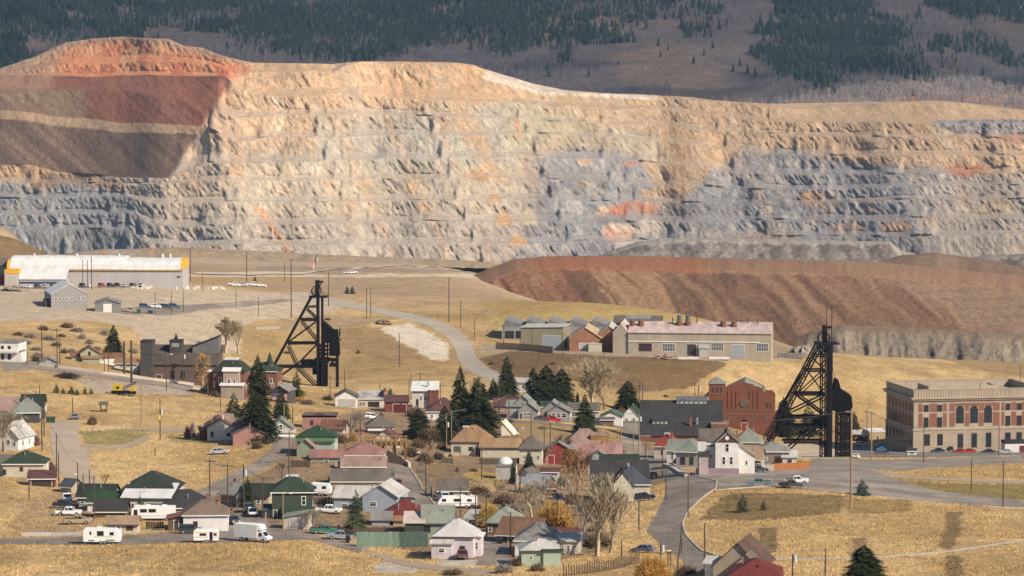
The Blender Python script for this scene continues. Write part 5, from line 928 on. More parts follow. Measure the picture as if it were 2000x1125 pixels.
# ---- bottom centre
house('house', 'white cottage with pale lilac walls and grey white hipped roof near the bottom', 886, 1090, 78, 42, 9, 'hip', 30, LILAC, roofm('lilac_white', (0.4404, 0.4222, 0.4101), .1), -6, win=[('f', .3, 14, 14, 9, TRIM, GLASSB), ('f', .72, 19, 11, 6, TRIMD)], chim=[(.5, .5, 3, 5)], wings=[dict(x=-22, y=-1.6, w=40, h=30, D=1.58, roof='shed', rh=8, rm=R_PALE, win=[('f', .5, 14, 13, 9)]), dict(x=42, y=3, w=16, h=38, D=5, roof='shedr', rh=4, rm=R_WHITE, win=[('f', .5, 14, 7, 15, TRIM, GLASSB)])])
house('house', 'house with bright red tin roof behind the tall green fence', 786, 1024, 96, 10, 10, 'hip', 36, GREYW, R_RED, -4, vent=[(.75, .3), (.4, .2)], hipf=1.0, wings=[dict(x=-40, y=-2.5, w=36, h=12, D=6, roof='gx', rh=12, wm=BLUEG, rm=R_GREY), dict(x=14, y=-2.6, w=60, h=10, D=2, roof='shed', rh=6, wm=TANW, rm=R_ORA)])
house('house', 'house with pale green roof and dark green walls behind the white cottage', 855, 1050, 60, 30, 9, 'gx', 28, SAGE, R_PALEG, 0, vent=[(.7, .3)], wings=[dict(x=-46, y=-1, w=36, h=30, D=6, roof='shed', rh=14, wm=GREENW, rm=roofm('awning', (0.4446, 0.3718, 0.3232), .2)), dict(x=44, y=4, w=30, h=22, D=6, roof='flat', rh=1, rm=R_PALEG, wm=GREENW)], win=[('f', .1, 12, 20, 12, TRIMD)])
house('house', 'small orange brick house with pale roof beside the yellow shrub', 925, 1030, 40, 16, 7, 'gx', 14, wall('orange_brick', (0.42, 0.2, 0.1)), R_PALE, -25, win=[('f', .5, 6, 10, 6)])
house('house', 'brown house with pale green hipped roof behind the twin poles', 980, 1046, 66, 24, 9, 'hip', 27, BRICK, R_PALEG, -8, chim=[(.55, .5, 3, 5, METAL)], vent=[(.3, .3)])
house('barn', 'rust brown barn with plank walls beside the driveway', 1010, 1062, 84, 18, 9, 'gx', 28, BRN, roofm('rust_brown', (0.1575, 0.0878, 0.0544)), -18, cat='barn', doors=[('f', .2, 12, 14, DOORD)])
house('house', 'white house with grey hipped roof and wing behind the mint cottage', 1045, 1086, 80, 30, 11, 'hip', 28, WHITE, R_GREY, -6, win=[('l', .5, 10, 8, 10), ('f', .85, 8, 6, 9)], chim=[(.62, .3, 4, 4, METAL)], wings=[dict(x=58, y=3, w=50, h=26, D=8, roof='gx', rh=10, wm=CREAM, rm=R_PALE, win=[('f', .6, 8, 8, 11, TRIM, GLASSB), ('f', .3, 8, 6, 9)])])
house('house', 'mint green clapboard cottage with pale gable roof at the bottom', 1056, 1105, 76, 30, 7, 'hip', 20, MINT, R_PALE, 4, win=[('f', .25, 14, 6, 7), ('f', .7, 18, 7, 8)], chim=[(.42, .35, 2.5, 2)], wings=[dict(x=22, y=-.5, w=34, h=30, D=.45, roof='shed', rh=2, rm=R_BRIGHTG)])
house('house', 'tan cottage with red tin sheets on its roof left of the big bare cottonwood', 1107, 1064, 52, 18, 8, 'gx', 9, CREAM, R_MAROON, -4, win=[('f', .5, 6, 12, 9, TRIM, GLASSB)], wings=[dict(x=26, y=-2, w=24, h=14, D=5, roof='shed', rh=5, rm=R_BLUE)])
house('house', 'brown gabled roof house at the bottom edge right of the street', 1440, 1128, 96, 22, 12, 'gy', 46, TANW, roofm('umber', (0.09, 0.0536, 0.0414)), -14, vent=[(.6, .1)], wings=[dict(x=22, y=-2.5, w=70, h=18, D=5, roof='gy', rh=32, rm=R_GB), dict(x=-46, y=1, w=42, h=24, D=7, roof='gx', rh=8, wm=WHITE, rm=R_PALE, win=[('f', .5, 8, 8, 8)])])
house('house', 'house with bright red hipped roof at the bottom edge', 1476, 1150, 100, 24, 10, 'hip', 28, WHITE, R_RED, -4, chim=[(.55, .2, 3, -8, DOORD)])
# ---- white house and its row
P = house('house', 'large white house with maroon gable, brown roof and lilac foundation', 1420, 926, 46, 62, 9, 'gy', 21, WHITE, R_GB, -4, oh=.25, win=[('f', .5, 45, 8, 16), ('f', .36, 20, 7, 15), ('f', .68, 20, 7, 15)],
          wings=[dict(x=-33, y=2.5, w=24, h=52, D=6, roof='flat', rh=0, win=[('f', .55, 30, 5, 6)]), dict(x=-50, y=1.5, w=16, h=64, D=7, roof='flat', rh=1), dict(x=-32, y=2.6, w=46, h=63, D=7, roof='gx', rh=20, rm=R_GB, foot=0), dict(x=-46, y=-.6, w=18, h=36, D=2, roof='shed', rh=6, rm=R_DARK, wm=wall('porch_pink', (0.5, 0.38, 0.36))), dict(x=38, y=2.5, w=32, h=32, D=7, roof='shedr', rh=24, rm=roofm('brown_shingle', (0.21, 0.165, 0.12)), win=[('f', .5, 17, 5, 8)])], chim=[(.9, .5, 4, -2)])
s = F / P.location.y; H_, R_ = 62 / s, 21 / s; W_ = 46 / s
g_ = MB(); g_.prism([(-W_ / 2 + .2, H_ + .1), (W_ / 2 - .2, H_ + .1), (0, H_ + R_ - .25)], -.08, -.01); g_.build('gable', R_MAROON, P); MB().tube([(0, -.16, H_ + R_ * .45), (0, -.09, H_ + R_ * .45)], 4 / s, 12).build('gable_window', TRIM, P)
MB().box(-62 / s, W_ / 2 + .05, -.12, -.02, -1, 12 / s).build('foundation', wall('lilac_stone', (0.34, 0.22, 0.25)), P)
house('house', 'small cream house with red hipped roof beside the dark hall', 1297, 896, 40, 24, 9, 'hip', 22, CREAM, roofm('brick_red', (0.21, 0.04, 0.03)), -14, ridge_cap=.15, win=[('f', .4, 9, 4, 8, TRIMD), ('f', .7, 9, 4, 8, TRIMD)], chim=[(.8, .2, 4, 6)])
house('house', 'pale house with grey shingled roof, second in the row left of the white house', 1320, 904, 36, 26, 9, 'gx', 16, WHITE, R_GG, -14, win=[('f', .3, 8, 5, 12), ('f', .7, 6, 8, 14, TRIMD)], oh=.5)
house('house', 'grey porch house with dark grey hipped roof hard left of the white house', 1342, 912, 44, 30, 9, 'hip', 22, GREYW, roofm('slate_green', (0.16, 0.175, 0.15)), -14, win=[('f', .3, 6, 10, 14, TRIMD), ('f', .7, 6, 8, 14, TRIMD)], oh=.6)
house('house', 'brown cottage with tan roof and glazed porch right of the white house', 1466, 922, 40, 26, 9, 'gx', 20, wall('taupe', (0.28, 0.23, 0.18)), R_TAN, -10, win=[('f', .4, 6, 10, 12, TRIM, GLASSB)], vent=[(.6, .3)])
house('house', 'grey house with pale grey hipped roof in front of the black headframe', 1510, 908, 64, 26, 9, 'hip', 16, wall('mauve_grey', (0.24, 0.20, 0.18)), R_GREY, -3, win=[('f', .25, 10, 10, 6), ('f', .6, 8, 8, 10, TRIMR)], wings=[dict(x=32, y=-1.5, w=28, h=16, D=5, roof='shed', rh=9, wm=wall('pale_teal', (0.45, 0.47, 0.43)), rm=R_PALE, doors=[('f', .5, 9, 13, DOORD)])], hipf=.8)
house('house', 'green grey pyramid roofed house below the church', 1460, 876, 54, 12, 10, 'hip', 26, GREYW, R_GG, -6, hipf=1.0, chim=[(.45, .5, 4, 3, METAL)])
# ---- dark roofed hall
P = house('hall', 'big brick hall with charcoal roof, clerestory dormers and brick end wall', 1330, 872, 160, 22, 20, 'shed', 54, BRICK, R_DARK, -3, cat='hall', wings=[dict(x=20, y=18.5, w=58, h=78, D=3, roof='shed', rh=5, wm=TRIM, rm=roofm('clerestory', (0.11, 0.11, 0.115)), foot=1, win=[('f', a, 69, 8, 7, TRIM, GLASSB) for a in (.09, .255, .42, .585, .75, .915)]),
          dict(x=-42, y=6.2, w=28, h=46, D=5, roof='shed', rh=4, wm=TRIM, rm=R_DARK, foot=1, win=[('f', a, 37, 8, 7) for a in (.2, .5, .8)]), dict(x=76, y=3, w=34, h=42, D=7, roof='flat', rh=1, wm=BRICK, rm=R_TAN, win=[('f', .5, 22, 12, 6, TRIMR)]), dict(x=-70, y=-.6, w=22, h=20, D=.58, roof='flat', rh=1, wm=BRICK, rm=R_TAN)], win=[('f', .7, 4, 6, 8), ('f', .85, 4, 6, 8)], chim=[(.62, .25, 4, -22), (.7, .3, 3, -24, METAL)])
# ---- church
l = hit(1450, 841); s = F / l.y
P = empty('church', l, math.radians(-5), label='red brick church with corner tower, rose window and stepped gable', cat='church')
W = 102 / s; D = 26.0
def stepped(pts): return [(a / s, b / s) for a, b in pts]
CH_B = M('church_brick', (0.165, 0.062, 0.034), .92, .22, 1.5, bump=.1); CH_S = M('church_trim', (0.22, 0.115, 0.07), .9, .15, 2)
MB().prism(stepped([(-56, -20), (64, -20), (64, 74), (58, 80), (45, 80), (40, 74), (40, 82), (34, 86), (22, 88), (22, 91), (12, 93), (2, 96), (-6, 96), (-14, 92), (-24, 88), (-34, 84), (-34, 40), (-56, 40)]), 0, .8).build('front_wall', CH_B, P)
MB().box(-34 / s, 40 / s, .81, D, -3, 74 / s).build('nave', CH_B, P)
r_ = MB(); r_.prism(stepped([(-38, 70), (3, 92), (3, 90), (-38, 68)]), .82, D + .4); r_.prism(stepped([(3, 90), (3, 92), (44, 70), (44, 68)]), .82, D + .4); r_.build('roof', R_GG, P)
a_ = MB(); a_.prism(stepped([(-34, 74), (40, 74), (3, 92)]), D - .6, D - .1); a_.build('rear_gable', CH_B, P)
MB().box(-66 / s, -34.2 / s, -.6, 6.5, -3, 92 / s).build('tower', CH_B, P)
t_ = MB(); x0, x1, y0, y1, z_ = -67.5 / s, -32.5 / s, -.9, 6.8, 92.01 / s; t_.add([(x0, y0, z_), (x1, y0, z_), (x1, y1, z_), (x0, y1, z_), ((x0 + x1) / 2, (y0 + y1) / 2, z_ + 13 / s)], [(3, 2, 1, 0), (0, 1, 4), (1, 2, 4), (2, 3, 4), (3, 0, 4)]); t_.build('tower_roof', R_GG, P)
MB().box(-84 / s, -66.1 / s, 4, D - 2, -3, 46 / s).build('side_aisle', CH_B, P)
q_ = MB(); q_.hexa([(-86 / s, 3.6, 45 / s + .4), (-66.05 / s, 3.6, 66 / s), (-66.05 / s, D - 1.6, 66 / s), (-86 / s, D - 1.6, 45 / s + .4), (-86 / s, 3.6, 45 / s + .65), (-66.05 / s, 3.6, 66 / s + .25), (-66.05 / s, D - 1.6, 66 / s + .25), (-86 / s, D - 1.6, 45 / s + .65)]); q_.build('aisle_roof', R_GG, P)
for zc in (40, 30.5): MB().box(-34 / s, 64 / s, -.14, -.01, zc / s, (zc + 1.4) / s).build('cornice', CH_S, P)
for zc in (72, 40): MB().box(-67 / s, -33.5 / s, -.72, -.61, zc / s, (zc + 1.4) / s).build('cornice', CH_S, P)
for x in (-58, -50, -42): window(P, 'f', x / s, -.62, 74 / s, 5 / s, 9 / s, CH_S, GLASS, True)
window(P, 'f', -50 / s, -.62, 54 / s, 4 / s, 6 / s, CH_S, GLASS, True)
for x in (48, 54): window(P, 'f', x / s, -.02, 46 / s, 4.5 / s, 7 / s, CH_S, GLASS, True)
for x in (-26, 22, 48): window(P, 'f', x / s, -.02, 19 / s, 4 / s, 8 / s, CH_S, GLASSB, True)
for x in (-28, -20, -12, 14, 22, 30): MB().box(x / s - .12, x / s + .12, -.2, -.01, 42 / s, 78 / s).build('pilaster', CH_B, P)
rose = MB().tube([(4 / s, -.2, 55 / s), (4 / s, -.01, 55 / s)], 9.6 / s, 20).build('rose_window', CH_S, P)
MB().tube([(4 / s, -.26, 55 / s), (4 / s, -.21, 55 / s)], 8.4 / s, 20).build('pane', GLASSB, rose)
for k in range(6):
    a = math.pi * k / 6; MB().bar((4 / s - 8.3 / s * math.cos(a), -.29, 55 / s - 8.3 / s * math.sin(a)), (4 / s + 8.3 / s * math.cos(a), -.29, 55 / s + 8.3 / s * math.sin(a)), .12).build('spoke', CH_S, rose)
dd = door(P, 'f', 4 / s, -.03, .05, 12 / s, 15 / s, DOORR)
n = 12; MB().prism([(4 / s - 6.5 / s * math.cos(math.pi * i / n), 16.5 / s + 6.5 / s * math.sin(math.pi * i / n)) for i in range(n + 1)], -.06, -.01).build('fanlight', GLASS, P)
# ---- federal building
l = hit(1784, 884); s = F / l.y
P = empty('federal_building', l, math.radians(11), label='three storey stone and red brick federal building with arched windows and balustrade', cat='building')
PB = M('federal_brick', (0.21, 0.09, 0.06), .9, .25, 3); PS_ = STONE
FW, FD = 262 / s, 31.0; HB = 43 / s; HC = 107 / s; HP = 124 / s      # rusticated base, cornice, parapet
MB().box(0, FW, 0, FD, -3, HC).build('wall', PS_, P)
nb = 9
for i in range(nb):
    z0, z1 = HB * i / nb, HB * (i + 1) / nb - .07
    MB().box(-.18, FW + .18, -.18, FD + .18, z0, z1).build('stone_course', PS_, P)
MB().box(-.4, FW + .4, -.4, FD + .4, HB + .01, HB + .45).build('belt_course', PS_, P)
for a, b, c in ((0.55, HC - .9, HC - .3), (1.0, HC - .29, HC + .25)): MB().box(-a, FW + a, -a, FD + a, b, c).build('cornice', PS_, P)
pr = MB(); t = .45
for (a, b, c, d_) in ((0, FW, 0, t), (0, FW, FD - t, FD), (0, t, t, FD - t), (FW - t, FW, t, FD - t)): pr.box(a, b, c, d_, HC + .26, HP - .3)
pr.build('parapet', PS_, P); cp = MB()
for (a, b, c, d_) in ((-.15, FW + .15, -.15, t + .1), (-.15, FW + .15, FD - t - .1, FD + .15), (-.15, t + .1, t + .1, FD - t - .1), (FW - t - .1, FW + .15, t + .1, FD - t - .1)): cp.box(a, b, c, d_, HP - .29, HP)
cp.build('coping', PS_, P)
MB().box(t + .02, FW - t - .02, t + .02, FD - t - .02, HC + .02, HC + .3).build('roof', M('flat_roof', (0.30, 0.26, 0.23), .95, .15, .5), P)
pn = MB()
for (a, b, c, d_) in ((FW * .2, FW * .75, FD * .38, FD * .42), (FW * .2, FW * .75, FD * .74, FD * .78), (FW * .2, FW * .22, FD * .42, FD * .74), (FW * .73, FW * .75, FD * .42, FD * .74)): pn.box(a, b, c, d_, HC + .31, HP - .2)
pn.build('light_court_wall', PS_, P)
ac = MB().box(FW * .52, FW * .58, -.2, .6, HP + .01, HP + 1.3); ac.prism([(FW * .525, HP + 1.31), (FW * .575, HP + 1.31), (FW * .565, HP + 2.2), (FW * .535, HP + 2.2)], -.1, .5); ac.build('crest', PS_, P)
for k in range(46):
    x = .8 + k * (FW - 1.6) / 45; MB().box(x - .12, x + .12, -.14, -.01, HC + .5, HP - .5).build('baluster', PS_, P)
# brick fields and windows
def ff(px_): return (px_ - 1784) / s / math.cos(math.radians(11))
fz = lambda py_: (884 - py_) / s
for (a, b) in ((1793.5, 1802), (1816, 1830.5), (1843, 1850.5), (1856, 1867), (1887, 1896), (1915, 1925), (1944, 1957), (1961, 1967), (1981, 1991), (2003, 2011), (2023, 2036)):
    for (c, d_) in ((788, 804), (807, 834)): MB().box(ff(a), ff(b), -.07, -.012, fz(d_), fz(c)).build('brick_panel', PB, P)
MB().box(ff(1858), ff(1956), -.06, -.011, fz(794.5), fz(788.6) + .1).build('brick_panel', PB, P)
for x in (1809, 1836, 1974, 1997, 2017):
    window(P, 'f', ff(x), -.03, fz(803), 10.5 / s, 12.5 / s, TRIMD, GLASS); window(P, 'f', ff(x), -.03, fz(834), 10.5 / s, 19 / s, TRIMD, GLASS)
for x in (1877, 1905.5, 1934): window(P, 'f', ff(x), -.03, fz(827), 16.5 / s, 26 / s, TRIMD, GLASS, True)
for x in (1811, 1837, 1878, 1906, 1935, 1974, 1997, 2017): window(P, 'f', ff(x), -.2, fz(870) if x < 1850 or x > 1960 else fz(875.5), 11.5 / s, (22 if x < 1850 or x > 1960 else 28) / s, TRIMD, GLASS)
for k in range(8):
    y = FD * (.06 + .88 * k / 7)
    for z0, h_, o_ in ((fz(803), 11, .03), (fz(834), 18, .03), (fz(869), 21, .2)): window(P, 'l', -o_, y, z0, 10.5 / s, h_ / s, TRIMD, GLASS)
for k in range(7):
    y = FD * (.06 + .88 * (k + .5) / 7)
    for c, d_ in ((788, 804), (807, 834)): MB().box(-.07, -.012, y - .6, y + .6, fz(d_), fz(c)).build('brick_panel', PB, P)
house('house', 'low ochre building with white roof behind the federal building corner', 1718, 866, 40, 22, 10, 'flat', 1, YELW, R_WHITE, 6, win=[('f', .4, 8, 6, 8)], cat='building')
house('shed', 'long dark red shed roof beyond the headframe', 1688, 862, 44, 14, 6, 'gx', 6, REDB, R_PALE, 4, cat='shed')
P = house('bus_shelter', 'white framed shelter standing in the parking lot', 1781, 889, 18, 9, 2.5, 'gx', 3, WHITE, R_DARK, 8, cat='shelter', win=[('f', .5, 2, 10, 5)])
house('shop_building', 'white and black building at the right edge before the federal building', 1990, 884, 56, 18, 5, 'flat', 4, WHITE, R_DARK, 6, cat='building', doors=[('f', .62, 12, 14, MAROON, True)])
# ---- industrial works on the hill
BEI = wall('beige', (0.40, 0.335, 0.245)); PKR = roofm('pink_tin', (0.42, 0.325, 0.30), .3)
P = house('workshop', 'long beige workshop with pink tin roof and round vents', 1366, 696, 280, 45, 26, 'gx', 17, BEI, PKR, -6, cat='workshop', oh=.2,
          win=[('f', .12, 10, 26, 15, TRIMR), ('f', .285, 10, 25, 15, TRIM, GLASSB), ('f', .625, 12, 25, 15, TRIM, GLASSB), ('f', .94, 12, 24, 15, TRIM, GLASSB), ('l', .8, 8, 10, 16), ('l', .45, 8, 10, 16)], doors=[('f', .445, 18, 24, DOORD, True), ('f', .77, 24, 24, DOORB, True), ('f', .52, 14, 22, DOORG)])
s = F / P.location.y; W = 280 / s
MB().box(-W / 2, W * .42, -.25, -.01, 28 / s, 29.5 / s).build('gutter', TRIM, P)
for u, z_, r0 in ((.02, 60, 5.5), (.08, 61, 6.5), (.66, 62, 6.5), (.735, 61, 6)):
    x = -W / 2 + u * W; MB().tube([(x, 8, 54 / s), (x, 8, 66 / s), (x, 8, 68 / s)], [r0 / s, r0 / s * .9, r0 / s * .2], 10).build('roof_vent', R_RUST, P)
for u in (.35, .41):
    x = -W / 2 + u * W; o = MB().tube([(x, 9, 54 / s), (x, 9, 64 / s), (x, 9, 66 / s)], [7 / s, 7 / s, 4 / s], 10).build('stack_base', R_RUST, P); MB().tube([(x, 9, 66 / s), (x, 9, 77 / s)], 4.6 / s, 10).build('stack', M('stack_steel', (0.10, 0.12, 0.11), .5, .1, 1), o)
for u in (.3, .47, .83, .9): MB().tube([(-W / 2 + u * W, 11, 55 / s), (-W / 2 + u * W, 11, 72 / s)], .18, 6).build('vent_pipe', TRIMD, P)
sh2 = shell(P, 30 / s, 45 / s, 24, 'gy', 17 / s, BEI, PKR, -W / 2 - 15.5 / s + .0, .6, oh=.1)
ho_ = MB().box(-W / 2 + .5 * W, -W / 2 + .56 * W, -1.6, -.3, 0, 17 / s); ho_.hexa([(-W / 2 + .49 * W, -1.9, 17.01 / s), (-W / 2 + .57 * W, -1.9, 17.01 / s), (-W / 2 + .57 * W, -.3, 17.01 / s), (-W / 2 + .49 * W, -.3, 17.01 / s), (-W / 2 + .5 * W, -1.6, 24 / s), (-W / 2 + .56 * W, -1.6, 24 / s), (-W / 2 + .56 * W, -.3, 24 / s), (-W / 2 + .5 * W, -.3, 24 / s)]); ho_.build('dust_hopper', M('hopper_steel', (0.38, 0.37, 0.35), .6, .1, 1), P)
house('workshop', 'orange brick gabled workshop with tan roof between the sheds', 1143, 686, 62, 26, 24, 'gy', 20, wall('works_brick', (0.36, 0.155, 0.08), .2), roofm('works_tan', (0.42, 0.30, 0.19)), -4, cat='workshop', win=[('f', .35, 8, 6, 8), ('f', .75, 12, 5, 6)], doors=[('f', .45, 16, 16, DOORG, True)], wings=[dict(x=46, y=3, w=38, h=34, D=22, roof='gy', rh=14, rm=R_PALE), dict(x=20, y=-2.6, w=26, h=15, D=2.3, roof='flat', rh=1, wm=wall('pale_hut', (0.5, 0.47, 0.33)), rm=R_PALE)])
house('warehouse', 'olive beige metal warehouse with large grey roller door', 1059, 682, 84, 42, 16, 'shedl', 2, wall('olive', (0.29, 0.255, 0.165)), R_PALE, -10, cat='warehouse', doors=[('f', .72, 34, 27, DOORB, True)])
P = house('factory', 'grey saw tooth roofed factory shed behind the works', 1010, 664, 60, 26, 20, 'flat', 1, GREYW, R_GREY, -6, cat='factory', win=[('f', .25, 4, 18, 14, TRIMD), ('f', .6, 4, 18, 14, TRIMD)])
s = F / P.location.y
for k in range(5):
    x0 = (-28 + k * 43) / s; o = MB().add([(x0, 1, 27 / s), (x0 + 43 / s, 1, 27 / s), (x0 + 4 / s, 1, 41 / s), (x0, 19, 27 / s), (x0 + 43 / s, 19, 27 / s), (x0 + 4 / s, 19, 41 / s)], [(0, 1, 2), (5, 4, 3), (0, 3, 4, 1), (1, 4, 5, 2), (2, 5, 3, 0)]).build('roof_bay', roofm('sawtooth', (0.17, 0.165, 0.16)), P)
    o2 = MB().box(x0 + .1, x0 + 42.9 / s, 1, 19, -2, 26.9 / s).build('wall', GREYW, P) if k > 1 else None
house('factory', 'dark roofed factory hall with long ventilator ridge behind the pink roofed workshop', 1245, 660, 92, 30, 18, 'gx', 10, DKW, R_GB, -4, cat='factory', wings=[dict(x=0, y=5, w=46, h=36, D=6, roof='gx', rh=5, wm=wall('louvre', (0.22, 0.20, 0.18)), rm=R_GREY, win=[('f', a, 30, 7, 5, TRIMD) for a in (.12, .3, .5, .7, .88)])])
# ---- white roofed warehouse
l = hit(186, 558); s = F / l.y
P = empty('warehouse', l, math.radians(-1), label='long warehouse with white barrel roof and yellow trim', cat='warehouse')
W = 344 / s; D = 22.0; YT = M('trim_yellow', (0.62, 0.34, 0.035), .7, .1, 1); GW_ = M('warehouse_wall', (0.40, 0.37, 0.36), .8, .12, .6, streak=(1, 1, .2))
MB().box(-W / 2, W / 2, 0, D, -3, 32 / s).build('wall', GW_, P)
rb = MB(); n = 10; prof = [(0.0, 32.05 / s)] + [(D * (1 - math.cos(math.pi * i / n)) / 2, 32 / s + 20 / s * math.sin(math.pi * i / n) ** .7) for i in range(n + 1)] + [(D, 32.05 / s)]
prof = [(-.6, 31.8 / s)] + prof[1:-1] + [(D + .6, 31.8 / s)]
def yprism(prof, x0, x1):
    m = len(prof); b = MB(); b.add([(x0, a, c) for a, c in prof] + [(x1, a, c) for a, c in prof], [tuple(range(m))[::-1], tuple(range(m, 2 * m))] + [(i, (i + 1) % m, (i + 1) % m + m, i + m) for i in range(m)]); return b
yprism(prof, -W / 2 + .9, W / 2 - .9).build('roof', R_WHITE, P)
p2 = [(a, c + .12) for a, c in prof]
yprism(p2, -W / 2 - .3, -W / 2 + .89).build('end_trim', YT, P); yprism(p2, W / 2 - .89, W / 2 + .3).build('end_trim', YT, P)
yprism([(a, c + 3.5 / s * (0.2 < a / D < .8)) for a, c in p2], -W / 2 + .95, -W / 2 + W * .665).build('raised_roof', R_WHITE, P)
MB().box(-W / 2, W / 2, -.7, -.02, 30.3 / s, 31.7 / s).build('eave_trim', YT, P)
for px_ in (60, 144, 227, 313, 328): MB().tube([((px_ - 186) / s, D * .45, 48 / s), ((px_ - 186) / s, D * .45, 60 / s)], .5, 8).build('roof_vent', R_WHITE, P)
an = MB().box((44 - 186) / s, (135 - 186) / s, -9, -.75, -3, 15 / s).build('annex_wall', GW_, P)
r2 = MB().hexa([((43 - 186) / s, -9.4, 15.05 / s), ((135.5 - 186) / s, -9.4, 15.05 / s), ((135.5 - 186) / s, -.72, 33 / s), ((43 - 186) / s, -.72, 33 / s), ((43 - 186) / s, -9.4, 16.5 / s), ((135.5 - 186) / s, -9.4, 16.5 / s), ((135.5 - 186) / s, -.72, 34.5 / s), ((43 - 186) / s, -.72, 34.5 / s)]).build('annex_roof', R_WHITE, P)
MB().box((44 - 186) / s, (130 - 186) / s, -9.1, -9.02, 7 / s, 10.5 / s).build('blue_band', M('band_blue', (0.03, 0.04, 0.09), .7, .05, 1), P)
MB().box((15 - 186) / s, (43 - 186) / s, -9.2, -.75, -3, 26 / s).build('annex_wall', GW_, P)
MB().box((14.5 - 186) / s, (42.9 - 186) / s, -9.3, -.75, 26.02 / s, 34 / s).build('yellow_fascia', YT, P)
door(P, 'f', (30 - 186) / s, -9.22, 0, 20 / s, 22 / s, M('door_beige', (0.45, 0.40, 0.35)), True)
lg = MB().tube([((192 - 186) / s, -.1, 21 / s), ((192 - 186) / s, -.02, 21 / s)], 2.4 / s, 6).build('logo', YT, P)
MB().box((346 - 186) / s, (353 - 186) / s, -.1, -.02, 16 / s, 19 / s).build('sign', DOORD, P)
house('building', 'dark grey roofed building cut by the left edge behind the warehouse', -8, 552, 44, 34, 10, 'gx', 14, GREYW, R_GB, 0, cat='building')
house('building', 'grey gabled building with white roof and six small windows', 136, 602, 72, 28, 22, 'gy', 19, GREYW, R_WHITE, 14, cat='building', oh=.2, win=[('f', a, 17, 6.5, 5) for a in (.13, .25, .43, .56, .76, .88)], wings=[dict(x=-42, y=2, w=11, h=15, D=5, roof='flat', rh=1, wm=DKW, rm=R_DARK)])
house('garage', 'small grey gabled metal garage with white door', 210, 610, 49, 18, 12, 'gy', 8, wall('steel_grey', (0.22, 0.22, 0.21)), R_GREY, 4, doors=[('f', .5, 17, 17, DOORW, True)], cat='garage')
# ================================================================ HEADFRAMES
BLK = M('black_steel', (0.011, 0.009, 0.010), .85, .3, .6, spec=.15); BLK2 = M('black_cladding', (0.007, 0.0065, 0.007), .9, .25, .8, spec=.1, streak=(3, 3, .3))
def sheave(P, x, z, r, y, name='sheave_wheel'):
    mb = MB(); n = 24
    for k in range(n):
        a0, a1 = 2 * math.pi * k / n, 2 * math.pi * (k + 1) / n
        mb.bar((x + r * math.cos(a0), y, z + r * math.sin(a0)), (x + r * math.cos(a1), y, z + r * math.sin(a1)), .28, .22)
    for k in range(5):
        a = math.pi * k / 5; mb.bar((x - r * math.cos(a), y, z - r * math.sin(a)), (x + r * math.cos(a), y, z + r * math.sin(a)), .1, .1)
    mb.tube([(x, y - .4, z), (x, y + .4, z)], .3, 8); return mb.build(name, BLK, P)
def lattice(mb, a, b, w_, n, t=.14):
    """box lattice column from a to b"""
    a = Vector(a); b = Vector(b); d = (b - a).normalized(); sx_ = d.cross(Vector((0, 1, 0))).normalized() * w_ / 2; sy_ = Vector((0, w_ / 2, 0))
    for i in (-1, 1):
        for j in (-1, 1): mb.bar(a + sx_ * i + sy_ * j, b + sx_ * i + sy_ * j, t * 1.5)
    for k in range(n):
        p = a.lerp(b, k / n); q = a.lerp(b, (k + 1) / n)
        for j in (-1, 1): mb.bar(p + sx_ * (1 if k % 2 else -1) + sy_ * j, q - sx_ * (1 if k % 2 else -1) + sy_ * j, t * .8)
        for i in (-1, 1): mb.bar(p + sy_ * (1 if k % 2 else -1) + sx_ * i, q - sy_ * (1 if k % 2 else -1) + sx_ * i, t * .8)
    return mb
def frame_thing(label, px0, py0, rot):
    l = hit(px0, py0); s = F / l.y
    P = empty('headframe', l, math.radians(rot), label=label, cat='headframe', group='black steel mine headframes')
    return P, s, (lambda a, b, y=0.0: ((a - px0) / s, y, (py0 - b) / s))
# ---- left headframe
P, s, q = frame_thing('black steel mine headframe with flagpole beside the tall spruce', 626, 754, 0)
HF1 = P
for y in (-3, 3):
    for a, b, t, nm in (((621.5, 546), (621.5, 770), 1.0, 'leg'), ((630, 578), (630, 770), .7, 'leg'), ((609, 578), (535, 713), 1.15, 'back_leg'), ((535, 712), (505, 768), .9, 'back_leg')): MB().bar(q(*a, y), q(*b, y), t * .8).build(nm, BLK, P)
    for a, b, t in (((589, 623), (620, 623), .8), ((564, 669), (620, 669), .8), ((538, 715), (620, 715), .85), ((602, 597.5), (620, 597.5), .5)): MB().bar(q(*a, y), q(*b, y), t * .78).build('beam', BLK, P)
    for a, b, t in (((600, 602), (619, 620), .6), ((588, 626), (620, 665), .5), ((590, 624), (622, 663), .3), ((618, 627), (564, 667), .5), ((562, 674), (578, 711), .5), ((565, 673), (582, 711), .35), ((618, 673), (580, 712), .6), ((578, 712), (541, 739), .55), ((580, 718), (617, 754), .55), ((584, 716), (621, 752), .35)): MB().bar(q(*a, y), q(*b, y), t * .78).build('brace', BLK, P)
for a in ((621.5, 580), (621.5, 623), (621.5, 669), (609, 580), (590, 622), (564, 668), (537, 711), (630, 600), (630, 640), (578, 713)): MB().bar(q(*a, -3), q(*a, 3), .5).build('cross_beam', BLK, P)
MB().box(q(605, 0)[0], q(641, 0)[0], -3.6, 3.6, q(0, 579)[2], q(0, 577)[2]).build('platform', BLK, P)
rl = MB()
for x in (605, 614, 623, 632, 641):
    rl.bar(q(x, 577, -3.5), q(x, 571, -3.5), .1); rl.bar(q(x, 577, 3.5), q(x, 571, 3.5), .1)
rl.bar(q(605, 571, -3.5), q(641, 571, -3.5), .1); rl.bar(q(605, 571, 3.5), q(641, 571, 3.5), .1); rl.build('railing', BLK, P)
